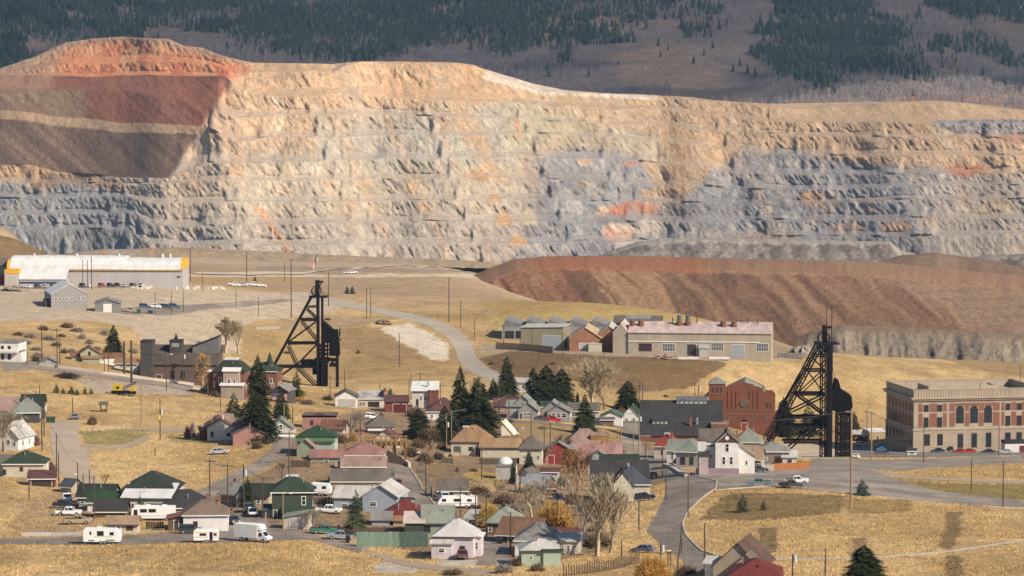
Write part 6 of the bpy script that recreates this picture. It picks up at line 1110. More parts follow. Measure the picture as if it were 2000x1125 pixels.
sheave(P, q(618.7, 0)[0], q(0, 567)[2], 9.6 / s, -1.2); sheave(P, q(618.7, 0)[0], q(0, 567)[2], 9.6 / s, 1.2)
hb = MB().bar(q(619, 549, 0), q(632, 549, 0), .7); hb.bar(q(620, 546, 0), q(620, 577, 0), 1.2, 2.5); hb.bar(q(628, 552, 0), q(622, 562, 0), .5); hb.build('hoist_boom', BLK, P)
def poly_block(P, pts, y0, y1, name='bin_house', mat=BLK2): return MB().prism([(q(a, b)[0], q(a, b)[2]) for a, b in pts], y0, y1).build(name, mat, P)
poly_block(P, [(628.5, 668), (644, 668), (644, 693), (661, 693), (662, 667), (660, 643), (652, 643), (629, 623)], -3.4, 3.4)
poly_block(P, [(662, 692), (664.5, 693), (663, 668), (662, 668)], -3, 3, 'chute')
poly_block(P, [(588, 711.5), (612, 711.5), (612, 702), (588, 702)], -2.4, 2.4, 'landing_box'); poly_block(P, [(611, 730), (620, 730), (620, 706), (611, 706)], -2.6, 2.6, 'landing_box')
poly_block(P, [(620, 753), (640, 753), (640, 712), (620, 708)], -2.5, 2.5, 'shaft_casing')
sc = MB()
for x in (621, 628, 634, 640): sc.bar(q(x, 712, -2.7), q(x, 668, -2.7), .3); sc.bar(q(x, 712, 2.7), q(x, 668, 2.7), .3)
for y_ in (676, 684, 692, 700, 708): sc.bar(q(621, y_, -2.7), q(644, y_ - 4, -2.7), .3); sc.bar(q(621, y_ - 4, 2.7), q(642, y_, 2.7), .3); sc.box(q(622, 0)[0], q(640, 0)[0], -2.4, 2.4, q(0, y_)[2], q(0, y_ - 2)[2])
sc.build('shaft_guides', BLK, P)
for y in (-2.8, 2.8):
    MB().bar(q(659, 693, y), q(659, 762, y), .8).build('leg', BLK, P); MB().bar(q(613, 702, y), q(660, 702, y), .6).build('beam', BLK, P); MB().bar(q(644, 712, y), q(660, 712, y), .8).build('beam', BLK, P)
    MB().bar(q(645, 710, y), q(658, 699, y), .25).build('brace', BLK, P); MB().bar(q(645, 699, y), q(658, 710, y), .25).build('brace', BLK, P); MB().bar(q(664, 640, y), q(664, 657, y), .25).build('ladder', BLK, P)
MB().tube([q(621.5, 548, .6), q(620.6, 470, .6)], [.13, .07], 6).build('flagpole', METAL, P)
# ---- right headframe
P, s, q = frame_thing('taller black steel mine headframe in front of the federal building', 1612, 893, 0)
for y in (-3.6, 3.6):
    MB().bar(q(1608, 633, y * .2), q(1608, 668, y * .2), .8).build('mast', BLK, P)
    lattice(MB(), q(1608, 668, y), q(1608, 896, y), 1.5, 20, .2).build('leg', BLK, P); MB().bar(q(1619, 668, y), q(1619, 900, y), 1.3).build('leg', BLK, P)
    lattice(MB(), q(1599, 669, y), q(1502, 857, y), 1.5, 22, .2).build('back_leg', BLK, P); MB().bar(q(1595, 668, y * .7), q(1490, 857, y * .7), .3).build('cable_guide', BLK, P)
    MB().bar(q(1502, 857, y), q(1488, 892, y), 1.0).build('back_leg', BLK, P)
    for a, b, t in (((1574, 721), (1608, 721), .7), ((1550, 767), (1608, 767), .9), ((1526, 813), (1616, 813), .9), ((1516, 831), (1622, 831), 1.1), ((1528, 861), (1606, 861), .9), ((1590, 692), (1608, 692), .5)): MB().bar(q(*a, y), q(*b, y), t * .78).build('beam', BLK, P)
    for a, b, t in (((1588, 700), (1606, 717), .5), ((1577, 724), (1606, 764), .45), ((1606, 724), (1562, 765), .45), ((1555, 771), (1606, 808), .6), ((1559, 768), (1608, 804), .35), ((1606, 772), (1545, 801), .6), ((1538, 819), (1565, 858), .5), ((1542, 817), (1569, 856), .3), ((1588, 832), (1540, 875), .6), ((1604, 832), (1568, 859), .5), ((1520, 832), (1545, 862), .5)): MB().bar(q(*a, y), q(*b, y), t * .78).build('brace', BLK, P)
for a in ((1608, 670), (1608, 721), (1608, 767), (1608, 831), (1599, 672), (1574, 721), (1550, 767), (1520, 825), (1504, 855), (1619, 700), (1619, 780)): MB().bar(q(*a, -3.6), q(*a, 3.6), .5).build('cross_beam', BLK, P)
MB().box(q(1589, 0)[0], q(1636, 0)[0], -4, 4, q(0, 669)[2], q(0, 667)[2]).build('platform', BLK, P)
rl = MB()
for x in (1589, 1597, 1620, 1628, 1636):
    rl.bar(q(x, 667, -4), q(x, 660, -4), .1); rl.bar(q(x, 667, 4), q(x, 660, 4), .1)
for a, b in ((1589, 1597), (1620, 1636)):
    rl.bar(q(a, 660, -4), q(b, 660, -4), .1); rl.bar(q(a, 660, 4), q(b, 660, 4), .1)
rl.build('railing', BLK, P)
sheave(P, q(1607.5, 0)[0], q(0, 657)[2], 11.4 / s, -1.4); sheave(P, q(1607.5, 0)[0], q(0, 657)[2], 11.4 / s, 1.4); sheave(P, q(1609, 0)[0], q(0, 684)[2], 8 / s, 0)
hb = MB().bar(q(1610, 638, 0), q(1623, 636, 0), .7); hb.bar(q(1609, 633, 0), q(1609, 668, 0), 1.4, 2.0); hb.build('hoist_boom', BLK, P)
MB().tube([q(1613, 636, 0), q(1613, 592, 0)], .09, 5).build('antenna', BLK, P); MB().tube([q(1623.5, 668, 1), q(1623.5, 593, 1)], .12, 5).build('antenna', BLK, P)
poly_block(P, [(1621, 798), (1660, 806), (1663, 790), (1660.5, 770), (1640, 757), (1635, 739), (1629, 739), (1627, 755), (1621, 762)], -3.6, 3.6)
ch = MB()
for x in (1634, 1643, 1652, 1661):
    for y in (-3.2, 3.2): ch.bar(q(x, 800, y), q(x, 894, y), .5)
ch.build('bin_tower', BLK, P)
for k in range(9):
    y_ = 806 + k * 10
    b_ = MB()
    for y in (-3.2, 3.2): b_.bar(q(1634, y_, y), q(1661, y_, y), .3); b_.bar(q(1634, y_, y), q(1652, y_ + 10, y), .22); b_.bar(q(1661, y_, y), q(1643, y_ + 10, y), .22)
    b_.box(q(1636, 0)[0], q(1658, 0)[0], -3, 3, q(0, y_ + 3)[2], q(0, y_)[2]) if k % 2 == 0 else None
    b_.build('bin_bracing', BLK, P)
poly_block(P, [(1586, 828), (1614, 828), (1614, 813), (1586, 813)], -2.8, 2.8, 'landing_box'); poly_block(P, [(1612, 893), (1620, 893), (1620, 862), (1604, 862), (1612, 874)], -3, 3, 'shaft_casing')
lk = MB()
for x in range(1530, 1590, 10): lk.bar(q(x, 830, -3.7), q(x, 817, -3.7), .12)
lk.bar(q(1528, 820, -3.7), q(1588, 820, -3.7), .12); lk.build('railing', BLK, P)
for k in range(3): MB().bar(q(1622, 700 + k, -1 + k), q(1630 + k, 742, -1 + k), .1).build('guy_cable', BLK, P)
# ---- flags
RED_F = M('flag_red', (0.40, 0.04, 0.05), .9, .1, 2); WHT_F = M('flag_white', (0.7, 0.66, 0.62), .9, .08, 2); BLU_F = M('flag_blue', (0.05, 0.07, 0.16), .9, .1, 2)
def flag(name, label, loc, L, Hh, rot, wave, droop=0.0):
    P = empty(name, loc, rot, label=label, cat='flag')
    n = 12
    def strip(z0, z1, x0, x1, off):
        mb = MB(); vs = []
        for i in range(n + 1):
            x = x0 + (x1 - x0) * i / n; y = wave * math.sin(x / L * 7) ; dz = -droop * (x / L) ** 1.2
            vs += [(x * (1 - .68 * min(1, droop / L)), y + off, z0 + dz), (x * (1 - .68 * min(1, droop / L)), y + off, z1 + dz), (x * (1 - .68 * min(1, droop / L)), y + off + .02, z1 + dz), (x * (1 - .68 * min(1, droop / L)), y + off + .02, z0 + dz)]
        fs = []
        for i in range(n):
            b = i * 4; fs += [(b + k, b + 4 + k, b + 4 + (k + 1) % 4, b + (k + 1) % 4) for k in range(4)]
        return mb.add(vs, fs)
    for k in range(13): strip(Hh * k / 13, Hh * (k + 1) / 13, 0 if k < 6 else L * .4, L, 0).build('stripe', RED_F if k % 2 == 0 else WHT_F, P)
    c = strip(Hh * 6 / 13, Hh, 0, L * .4, 0).build('canton', BLU_F, P)
    st = MB()
    for r in range(5):
        for k in range(6):
            x = L * .4 * (k + .5) / 6; z = Hh * 6 / 13 + Hh * 7 / 13 * (r + .5) / 5 - droop * (x / L) ** 1.2; w_ = L * .012; xx_ = x * (1 - .68 * min(1, droop / L)); yy_ = wave * math.sin(x / L * 7) - .012
            st.add([(xx_ - w_, yy_, z), (xx_, yy_, z - w_), (xx_ + w_, yy_, z), (xx_, yy_, z + w_)], [(0, 1, 2, 3)])
    st.build('stars', WHT_F, c)
    return P
s1 = F / HF1.location.y; fx = HF1.location + Vector(((620.8 - 626) / s1, .6, (754 - 506) / s1))
flag('flag', 'red and white striped flag flying from the headframe flagpole', fx, 4.4, 2.6, math.pi * 1.03, .3, 4.3)
s2 = F / FLAG_SHED.location.y; fp = FLAG_SHED.matrix_world
R_ = Matrix.Rotation(math.radians(-16), 3, 'Z'); v_ = R_ @ Vector((-15 / s2, -.06, 4 / s2))
flag('flag', 'striped flag painted flat on the front of the dark shed', FLAG_SHED.location + v_, 31 / s2, 14 / s2, math.radians(-16), 0.0)
# ================================================================ LABEL HELP: what stands next to a spot
CUT = [' with ', ' behind ', ' beside ', ' at ', ' between ', ' below ', ' left of', ' right of', ' in front', ' above ', ' cut ', ' hard ', ' next ', ' near ', ' among ', ' partly ', ' on ', ' and ', ' beyond', ' before', ', ', ' standing']
LAND = []
for o in list(COL.objects):
    if o.parent is None and o.get('category') in ('house', 'shed', 'garage', 'barn', 'hall', 'church', 'building', 'workshop', 'warehouse', 'factory', 'headframe'):
        t_ = o['label']; 
        for c in CUT[:1] + CUT[1:]:
            i = t_.find(c)
            if i > 12: t_ = t_[:i] if len(t_[:i].split()) >= 3 else t_
        p_, q_ = proj(o.location.x, o.location.y, o.location.z); LAND.append((p_, q_, ' '.join(t_.split()[:9]), o.location.copy()))
cnt_ = {}
for a in LAND: cnt_[a[2]] = cnt_.get(a[2], 0) + 1
LAND = [a for a in LAND if cnt_[a[2]] == 1]
USED = set()
def near_label(head, px, py):
    L_ = sorted(LAND, key=lambda a: abs(a[0] - px) + 1.3 * abs(a[1] - py))
    for a in L_[:5]:
        dx, dy = px - a[0], py - a[1]
        rel = ('left of' if dx < 0 else 'right of') if abs(dx) > 1.2 * abs(dy) + 12 else ('in front of' if dy > 0 else 'behind')
        t_ = f'{head} {rel} the {a[2]}'
        if len(t_.split()) > 16: t_ = ' '.join(t_.split()[:16])
        if t_ not in USED: USED.add(t_); return t_
    for k in ('farther ', 'outermost ', 'lone ', 'slim ', 'weathered '):
        t_ = ' '.join((k + head + ' ' + rel + ' the ' + a[2]).split()[:16])
        if t_ not in USED: USED.add(t_); return t_
    return t_
# ================================================================ VEHICLES
TYRE = M('tyre', (0.018, 0.018, 0.018), .9, .1, 3); RIM = M('rim', (0.42, 0.42, 0.42), .4, .1, 3, metal=.5); LAMPW = M('headlamp', (0.75, 0.75, 0.72), .2, .02, 1); LAMPR = M('taillamp', (0.35, 0.02, 0.015), .3, .02, 1); CHROME = M('bumper_grey', (0.16, 0.16, 0.165), .45, .1, 1, metal=.3); CGLASS = glass('car_glass', (0.015, 0.018, 0.022))
def paint(c):
    n = 'paint_%02d_%02d_%02d' % tuple(int(x * 99) for x in c)
    if n not in MATS: M(n, c, .38, .05, 2, spec=.5)
    return MATS[n]
_tc = {}
def wheel_mesh(r):
    k = round(r, 2)
    if k not in _tc: _tc[k] = (MB().tube([(0, -.12, 0), (0, .12, 0)], r, 14).mesh('wheel', TYRE), MB().tube([(0, -.13, 0), (0, .13, 0)], r * .58, 10).mesh('rim', RIM))
    return _tc[k]
def prof_body(mb, prof, w0, w1=None):
    """side profile (x,z) as a closed body, upper points pulled in to w1"""
    zs = [z for x, z in prof]; lo, hi = min(zs), max(zs); w1 = w1 or w0; n = len(prof); vs = []
    for sgn in (-1, 1):
        for x, z in prof: vs.append((x, sgn * (w0 + (w1 - w0) * ((z - lo) / (hi - lo)) ** 1.5) / 2, z))
    mb.add(vs, [tuple(range(n)), tuple(range(2 * n - 1, n - 1, -1))] + [(i, i + n, (i + 1) % n + n, (i + 1) % n) for i in range(n)]); return mb
KIND = {
 'sedan': dict(L=4.7, W=1.8, r=.32, ax=(1.42, -1.38), body=[(-2.3, .32), (2.3, .3), (2.34, .62), (2.1, .74), (1.0, .92), (-1.75, .98), (-2.28, .9), (-2.34, .6)], cab=[(-1.75, .96), (-1.0, 1.42), (.2, 1.44), (1.05, .92)]),
 'suv': dict(L=4.8, W=1.9, r=.38, ax=(1.45, -1.4), body=[(-2.35, .42), (2.35, .4), (2.38, .85), (2.2, 1.0), (1.05, 1.1), (-2.3, 1.12), (-2.38, .7)], cab=[(-2.28, 1.1), (-2.05, 1.72), (.3, 1.76), (1.1, 1.08)]),
 'van': dict(L=5.2, W=1.95, r=.36, ax=(1.6, -1.6), body=[(-2.55, .4), (2.5, .4), (2.55, .85), (2.2, 1.1), (1.5, 1.2), (-2.55, 1.25)], cab=[(-2.5, 1.22), (-2.4, 1.95), (.8, 1.98), (1.6, 1.18)]),
 'pickup': dict(L=5.5, W=1.95, r=.39, ax=(1.75, -1.65), body=[(-2.7, .5), (2.72, .45), (2.75, .95), (2.5, 1.08), (1.25, 1.14), (-2.72, 1.14)], cab=[(-.75, 1.12), (-.6, 1.76), (.55, 1.78), (1.3, 1.12)], bed=True),
}
def car(kind, label, px, py, head, col, group=None, sc=1.0, d=None, name=None, cab_col=None, loc=None):
    K_ = KIND[kind]; l = loc or hit(px, py); P = empty(name or {'sedan': 'car', 'suv': 'car', 'van': 'van', 'pickup': 'pickup_truck'}[kind], l + Vector((0, 0, .06)), math.radians(head), label=label, cat={'pickup': 'pickup truck', 'van': 'van'}.get(kind, 'car'), group=group)
    P.scale = (sc,) * 3; m = paint(col); key = (kind, m.name)
    if key not in _tc:
        W = K_['W']; b = prof_body(MB(), K_['body'], W, W * .95)
        rx = [p for p in K_['cab']]; g = prof_body(MB(), [(x * .995, z) for x, z in rx], W * .93, W * .76)
        top = [p for p in rx if p[1] > 1.3]; x0, x1 = min(p[0] for p in top), max(p[0] for p in top); zt = max(p[1] for p in top)
        rf = MB().hexa([(x0 - .12, -W * .4, zt - .1), (x1 + .12, -W * .4, zt - .1), (x1 + .12, W * .4, zt - .1), (x0 - .12, W * .4, zt - .1), (x0, -W * .37, zt + .03), (x1, -W * .37, zt + .03), (x1, W * .37, zt + .03), (x0, W * .37, zt + .03)])
        for sg in (-1, 1):
            for (xa, xb) in ((rx[0], rx[1]), (rx[3], rx[2])): rf.bar((xa[0], sg * W * .465, xa[1]), (xb[0], sg * W * .385, xb[1]), .1)
            xm = (x0 + x1) / 2; rf.bar((xm, sg * W * .468, rx[0][1]), (xm, sg * W * .388, zt - .05), .11)
        parts = [('body', b.mesh('body', m)), ('cabin_glass', g.mesh('cabin_glass', CGLASS)), ('roof', rf.mesh('roof', m))]
        if K_.get('bed'): parts.append(('cargo_bed', MB().box(-2.62, -.85, -W * .42, W * .42, 1.1, 1.147).mesh('cargo_bed', TYRE)))
        L2 = K_['L'] / 2; zb = K_['body'][0][1]
        bm_ = MB().box(L2 - .08, L2 + .08, -W * .47, W * .47, zb + .02, zb + .22).mesh('bumper', CHROME); parts.append(('bumper', bm_))
        parts.append(('bumper', MB().box(-L2 - .08, -L2 + .08, -W * .47, W * .47, zb + .02, zb + .22).mesh('bumper', CHROME)))
        for sg in (-1, 1):
            parts.append(('headlight', MB().box(L2 - .12, L2 + .03, sg * W * .34 - .18, sg * W * .34 + .18, zb + .3, zb + .45).mesh('headlight', LAMPW)))
            parts.append(('taillight', MB().box(-L2 - .04, -L2 + .1, sg * W * .4 - .1, sg * W * .4 + .1, zb + .28, zb + .52).mesh('taillight', LAMPR)))
        _tc[key] = parts
    for nm, me in _tc[key]: put(nm, me, P)
    wm, rm = wheel_mesh(K_['r'])
    for ax in K_['ax']:
        for sg in (-1, 1):
            w_ = put('wheel', wm, P, (ax, sg * (K_['W'] / 2 - .12), K_['r'])); put('rim', rm, w_)
    # sit on the slope
    fv = Vector((math.cos(math.radians(head)), math.sin(math.radians(head)), 0)) * 1.5; sv = Vector((-fv.y, fv.x, 0)) * .5
    zf, zb_ = float(gz(l.x + fv.x, l.y + fv.y)), float(gz(l.x - fv.x, l.y - fv.y))
    P.rotation_euler = (0, -math.atan2(zf - zb_, 3.0), math.radians(head)); P.location.z = (zf + zb_) / 2 + .08 if loc is None else P.location.z
    return P
cW, cS, cG, cK, cB, cR, cD, cT = (.72, .72, .70), (.45, .46, .47), (.16, .18, .19), (.022, .022, .025), (.04, .07, .16), (.30, .02, .03), (.07, .07, .075), (.38, .28, .16)
for a in [
 ('pickup', 'white pickup truck parked side on below the dark pickup on the dirt yard', 134, 1007, 0, cW), ('pickup', 'black pickup truck parked between two white pickups', 128, 993, 4, cK), ('pickup', 'white pickup truck facing the viewer beside the green roofs', 131, 980, -80, cW), ('pickup', 'tan pickup truck with load parked below the white pickup', 152, 1024, 0, cT),
 ('suv', 'dark green car parked by the white cottage porch', 372, 1042, 5, (.03, .04, .032)), ('suv', 'silver and black car facing the street behind the white cottage corner', 456, 1024, -70, cD), ('pickup', 'black pickup truck parked below the orange house', 443, 996, 100, cK), ('pickup', 'white pickup truck seen from behind near the green two storey house', 493, 1008, 95, cW), ('van', 'dark van parked behind the white pickup near the green house', 484, 1000, 95, (.06, .08, .075)),
 ('sedan', 'silver sedan parked on the grassy slope', 429, 887, -8, cS), ('sedan', 'blue grey car parked at the top of the dirt road', 147, 819, 90, (.16, .21, .25)), ('pickup', 'green pickup truck with a loaded bed beside the cream garage shed', 632, 1043, 8, (.03, .14, .09)), ('pickup', 'grey pickup truck parked in front of the green pickup', 664, 1054, 185, (.22, .24, .28)), ('pickup', 'white pickup truck in the yard behind the shed', 642, 1003, -10, cW, ), ('suv', 'maroon and tan car driving on the side street', 775, 950, 100, (.13, .04, .035)),
 ('van', 'pale van parked in front of the open dark garage', 868, 979, -80, (.5, .53, .55)), ('pickup', 'bright red pickup truck parked in front of the grey cottages', 1078, 824, -3, (.45, .008, .02)), ('sedan', 'dark car half hidden behind the red pickup', 1058, 822, -3, cD), ('van', 'white and blue van facing the viewer beside the charcoal roofs', 1247, 917, -75, (.35, .5, .62)), ('sedan', 'red car parked with its black trunk towards the street', 1272, 934, 110, (.38, .07, .04)), ('suv', 'black car parked against the cream corner house', 1260, 978, 0, cK),
 ('suv', 'dark blue car parked in front of the white house', 1481, 923, 8, (.035, .04, .055)), ('pickup', 'teal grey pickup truck parked at the edge of the grassy lot', 1483, 950, 178, (.13, .17, .18)), ('pickup', 'dark maroon pickup truck with pale hood beside the small lot tree', 1545, 953, -8, (.09, .06, .06)), ('pickup', 'white pickup truck parked behind the dark maroon one', 1556, 945, -4, cW), ('sedan', 'white car parked by the foot of the right headframe', 1672, 896, 75, cW),
 ('sedan', 'grey car nearest the headframe in the parking lot', 1682, 871, 20, cS), ('sedan', 'silver car in the second row of the parking lot', 1722, 874, 10, cS), ('sedan', 'bright blue car in the parking lot', 1725, 882, 5, (.03, .16, .32)), ('sedan', 'maroon car in front of the bright blue car', 1724, 888, 4, (.12, .05, .04)), ('suv', 'silver station car near the corner of the federal building', 1739, 873, 10, (.4, .38, .34)), ('sedan', 'dark blue car in front of the left wing of the federal building', 1831, 884, 178, (.02, .025, .05)), ('suv', 'black car next to the dark blue one at the federal building', 1848, 882, 178, cK), ('sedan', 'red car parked under the arched windows', 1873, 885, 176, (.3, .02, .02)), ('sedan', 'scarlet car right of the red one under the arched windows', 1892, 885, 176, (.42, .03, .02)), ('sedan', 'navy car parked alone in front of the arched windows', 1929, 886, 176, (.03, .035, .07)), ('sedan', 'pale grey car beside the white and black building', 1964, 886, 176, cS),
 ('suv', 'maroon car parked on the pad before the white lilac cottage', 903, 1092, 95, (.10, .03, .03)), ('sedan', 'blue grey car at the end of the gravel lane', 1256, 1079, 150, (.13, .15, .2)), ('suv', 'white car parked uphill of the charcoal roofed house', 727, 819, 10, cW), ('sedan', 'dark covered car beside the red pickup of the cottages', 1165, 832, 0, cD),
 ('pickup', 'tan pickup truck beside the small metal garage', 253, 610, 0, (.33, .28, .22))]: car(*a)
for i, (x, c, k, t_) in enumerate([(56, cW, 'sedan', 'white'), (73, cD, 'suv', 'charcoal'), (89, cS, 'suv', 'silver'), (104, cK, 'suv', 'black'), (161, cB, 'suv', 'navy'), (173, cW, 'sedan', 'white'), (198, cR, 'suv', 'red'), (215, cK, 'suv', 'black'), (228, cK, 'pickup', 'black'), (243, cS, 'sedan', 'silver'), (259, cD, 'suv', 'charcoal'), (275, cS, 'pickup', 'silver')]):
    car(k, f'{t_} vehicle number {["one","two","three","four","five","six","seven","eight","nine","ten","eleven","twelve"][i]} from the left, parked nose in at the white roofed warehouse', x, 561 if x > 140 else 563, 82, c, 'cars parked at the warehouse')
for x, y, c, k, t_, h in [(283, 602, cB, 'suv', 'dark blue car at the left end of the gravel lot row', 5), (301, 602, cW, 'pickup', 'white pickup truck in the gravel lot row', 0), (313, 600, cS, 'sedan', 'silver car behind the white pickup in the gravel lot', 4), (325, 603, cD, 'suv', 'dark car right of the white pickup in the gravel lot', 0), (340, 602, cB, 'suv', 'navy car at the right end of the gravel lot row', 3)]: car(k, t_, x, y, h, c, 'cars in the gravel lot')
for x, y, c, t_ in [(457, 559, cW, 'white work truck at the left of the far yard'), (472, 559, cS, 'silver work truck in the middle of the far yard'), (493, 559, cW, 'white work truck right of the silver one in the far yard'), (508, 560, cW, 'white work truck at the right end of the far yard')]: car('pickup', t_, x, y, 3, c, 'work trucks in the far yard')
for i, x in enumerate((682, 688)): car('pickup', ['tiny white truck on the haul road', 'second tiny white truck on the haul road, right of the first'][i], x, 535, 0, cW)
# ---- trailers and trucks
RVW = M('rv_white', (0.74, 0.73, 0.71), .5, .05, 1); RVS = M('rv_stripe', (0.55, 0.36, 0.10), .6, .05, 1); RVG = M('rv_grey', (0.20, 0.20, 0.21), .6, .05, 1)
def trailer(name, label, px, py, Lpx, prof, W, wheels, wins, stripes, rot=0, cat='trailer', extras=()):
    l = hit(px, py); s = F / l.y; L = Lpx / s; P = empty(name, l + Vector((0, 0, .05)), math.radians(rot), label=label, cat=cat)
    MB().prism([(a * L, b) for a, b in prof], -W / 2, W / 2).build('body', RVW, P)
    for (x, z, w_, h_, m) in wins:
        o = MB().box(x * L - w_ / 2, x * L + w_ / 2, -W / 2 - .03, -W / 2 + .01, z, z + h_).build('window' if m is CGLASS else 'door', m, P)
        if m is CGLASS: MB().box(x * L - w_ / 2 - .05, x * L + w_ / 2 + .05, -W / 2 - .02, -W / 2 + .012, z - .05, z).build('sill', RVG, o)
    for (x0, x1, z0, z1, m) in stripes: MB().box(x0 * L, x1 * L, -W / 2 - .02, -W / 2 + .01, z0, z1).build('stripe', m, P)
    wm, rm = wheel_mesh(.36)
    for x in wheels:
        for sg in (-1, 1): w_ = put('wheel', wm, P, (x * L, sg * (W / 2 - .1), .36)); put('rim', rm, w_)
    for (x, y, z, a, b, c, nm, m) in extras: MB().box(x * L - a / 2, x * L + a / 2, y - b / 2, y + b / 2, z, z + c).build(nm, m, P)
    return P
trailer('travel_trailer', 'white travel trailer parked on the street at the lower left', 200, 1062, 72, [(-.5, .5), (.5, .5), (.52, 1.3), (.46, 2.2), (.40, 2.95), (-.46, 3.05), (-.5, 2.8)], 2.4, (-.02, .08), [(-.3, 1.9, .35, .6, CGLASS), (-.03, 1.7, 1.3, .9, CGLASS), (.28, 1.8, .8, .6, CGLASS)], [(-.36, -.2, .6, .9, RVG), (.12, .36, .6, .95, RVG), (-.2, .3, 1.45, 1.52, RVG)], -1, 'travel trailer', [(-.08, 0, 3.02, .9, .8, .3, 'roof_unit', RVW), (.53, 0, .45, .8, .25, .2, 'hitch', RVG), (.46, 0, .02, .15, .15, .5, 'jack', RVG), (-.46, -.9, .02, .12, .12, .48, 'jack', RVG)])
trailer('camper', 'small white camper with yellow stripes and dark door', 403, 1060, 50, [(-.48, .55), (.48, .55), (.5, 1.6), (.46, 2.35), (.4, 2.55), (-.4, 2.6), (-.48, 2.4), (-.5, 1.4)], 2.2, (-.04, .07), [(-.12, 1.5, 1.3, .45, CGLASS), (.2, .6, .6, 1.6, CGLASS), (.36, 1.5, .6, .45, CGLASS)], [(-.49, .1, 1.15, 1.28, RVS), (-.49, .1, 2.05, 2.15, RVS), (.28, .49, 1.15, 1.28, RVS), (.28, .48, 2.05, 2.15, RVS)], 2, 'camper', [(.56, 0, .5, .6, .12, .12, 'hitch', RVG)])
trailer('motorhome', 'white motorhome with dark windows behind the cream shed', 300, 1016, 86, [(-.5, .5), (.5, .5), (.5, 2.9), (-.42, 3.0), (-.48, 2.5), (-.5, 1.3)], 2.4, (-.32, .3), [(-.40, 1.2, .8, 1.1, CGLASS), (-.22, 1.75, 1.4, .7, CGLASS), (-.02, 1.75, 1.5, .7, CGLASS)], [(-.5, .5, .95, 1.05, RVG)], 2, 'motorhome', [(-.12, 0, 2.95, .9, .8, .28, 'roof_unit', RVW), (.25, 0, 2.92, .9, .8, .28, 'roof_unit', RVW)])
trailer('camper', 'white fifth wheel camper beside the green two storey house', 627, 968, 40, [(-.5, .6), (.5, .6), (.52, 1.6), (.4, 2.6), (-.42, 2.8), (-.5, 2.5)], 2.3, (-.05, .1), [(-.25, 1.6, .7, .6, CGLASS), (.2, 1.6, .9, .6, CGLASS)], [(-.4, .4, .9, 1.0, M('rv_red', (.3, .05, .05)))], -8, 'camper')
trailer('motorhome', 'white motorhome parked before the open dark garage', 893, 992, 78, [(-.48, .5), (.5, .5), (.5, 2.5), (-.38, 2.6), (-.46, 1.8), (-.5, 1.0)], 2.3, (-.3, .22), [(-.34, 1.5, .9, .6, CGLASS), (0, 1.5, 1.6, .6, CGLASS), (.3, 1.5, 1.0, .5, CGLASS)], [(-.45, .5, 1.05, 1.15, RVG)], 4, 'motorhome', [(.1, 0, 2.55, .8, .8, .28, 'roof_unit', RVW), (.35, 0, 2.55, .6, .6, .25, 'roof_unit', RVW)])
trailer('box_trailer', 'white box trailer standing against the warehouse wall', 329, 562, 28, [(-.5, .9), (.5, .9), (.5, 3.7), (-.5, 3.7)], 2.5, (.2, .32), [], [], 0, 'trailer', [(-.35, 0, .02, .15, 1.6, .9, 'jack', RVG)])
# box truck
l = hit(496, 1058); P = empty('box_truck', l + Vector((0, 0, .05)), math.radians(-28), label='white box truck parked at the street corner', cat='truck')
MB().box(-3.9, 1.4, -1.15, 1.15, .85, 3.45).build('cargo_box', RVW, P); MB().hexa([(1.41, -1.12, 2.3), (2.3, -1.0, 2.5), (2.3, 1.0, 2.5), (1.41, 1.12, 2.3), (1.41, -1.12, 3.44), (1.9, -1.0, 3.4), (1.9, 1.0, 3.4), (1.41, 1.12, 3.44)]).build('cab_over_box', RVW, P)
prof_body(MB(), [(1.42, .5), (3.6, .5), (3.65, 1.05), (2.95, 1.3), (2.35, 2.15), (1.42, 2.25)], 1.95, 1.7).build('cab', RVW, P)
MB().add([(2.98, -.8, 1.33), (2.98, .8, 1.33), (2.42, .72, 2.08), (2.42, -.72, 2.08)], [(0, 1, 2, 3)]).build('windshield', CGLASS, P)
for sg in (-1, 1):
    MB().box(1.7, 2.35, sg * .99 - .03, sg * .99 + .03, 1.3, 1.9).build('side_window', CGLASS, P); MB().box(3.6, 3.7, sg * .7 - .15, sg * .7 + .15, .75, .95).build('headlight', LAMPW, P)
    for x in (2.6, -2.3): w_ = put('wheel', wheel_mesh(.42)[0], P, (x, sg * .95, .42)); put('rim', wheel_mesh(.42)[1], w_)
MB().box(3.62, 3.78, -.95, .95, .45, .65).build('bumper', CHROME, P)
# yellow crane truck
l = hit(241, 772); P = empty('crane_truck', l, math.radians(-3), label='yellow crane truck parked on the pale gravel', cat='crane truck'); YC = M('crane_yellow', (.48, .34, .03), .6, .15, 1); s = F / l.y; v = lambda a, b: ((a - 241) / s, (772 - b) / s)
a0 = v(218, 770); MB().box(a0[0], v(265, 0)[0], -1.2, 1.2, .5, 1.3).build('chassis', BLK, P); MB().prism([v(219, 762), (v(240, 762)), v(238, 750), v(222, 750)], -1.1, 1.1).build('cabin', YC, P); MB().prism([v(254, 763), v(266, 763), v(265, 755), v(256, 755)], -1.1, 1.1).build('front_cab', YC, P)
x0, z0 = v(228, 754); x1, z1 = v(234, 759); o_ = MB().box(x0, x1, -1.13, -1.09, z1, z0).build('window', CGLASS, P)
bo = MB()
for y in (-.3, .3): bo.bar((*v(238, 762)[:1], y, v(238, 762)[1]), (v(267, 747)[0], y, v(267, 747)[1]), .2); bo.bar((v(236, 758)[0], y, v(236, 758)[1]), (v(266, 745)[0], y, v(266, 745)[1]), .15)
for k in range(8): bo.bar((v(238 + 3.6 * k, 0)[0], -.3, v(0, 762 - 1.9 * k)[1]), (v(239 + 3.6 * k, 0)[0], .3, v(0, 758.5 - 1.9 * k)[1]), .1)
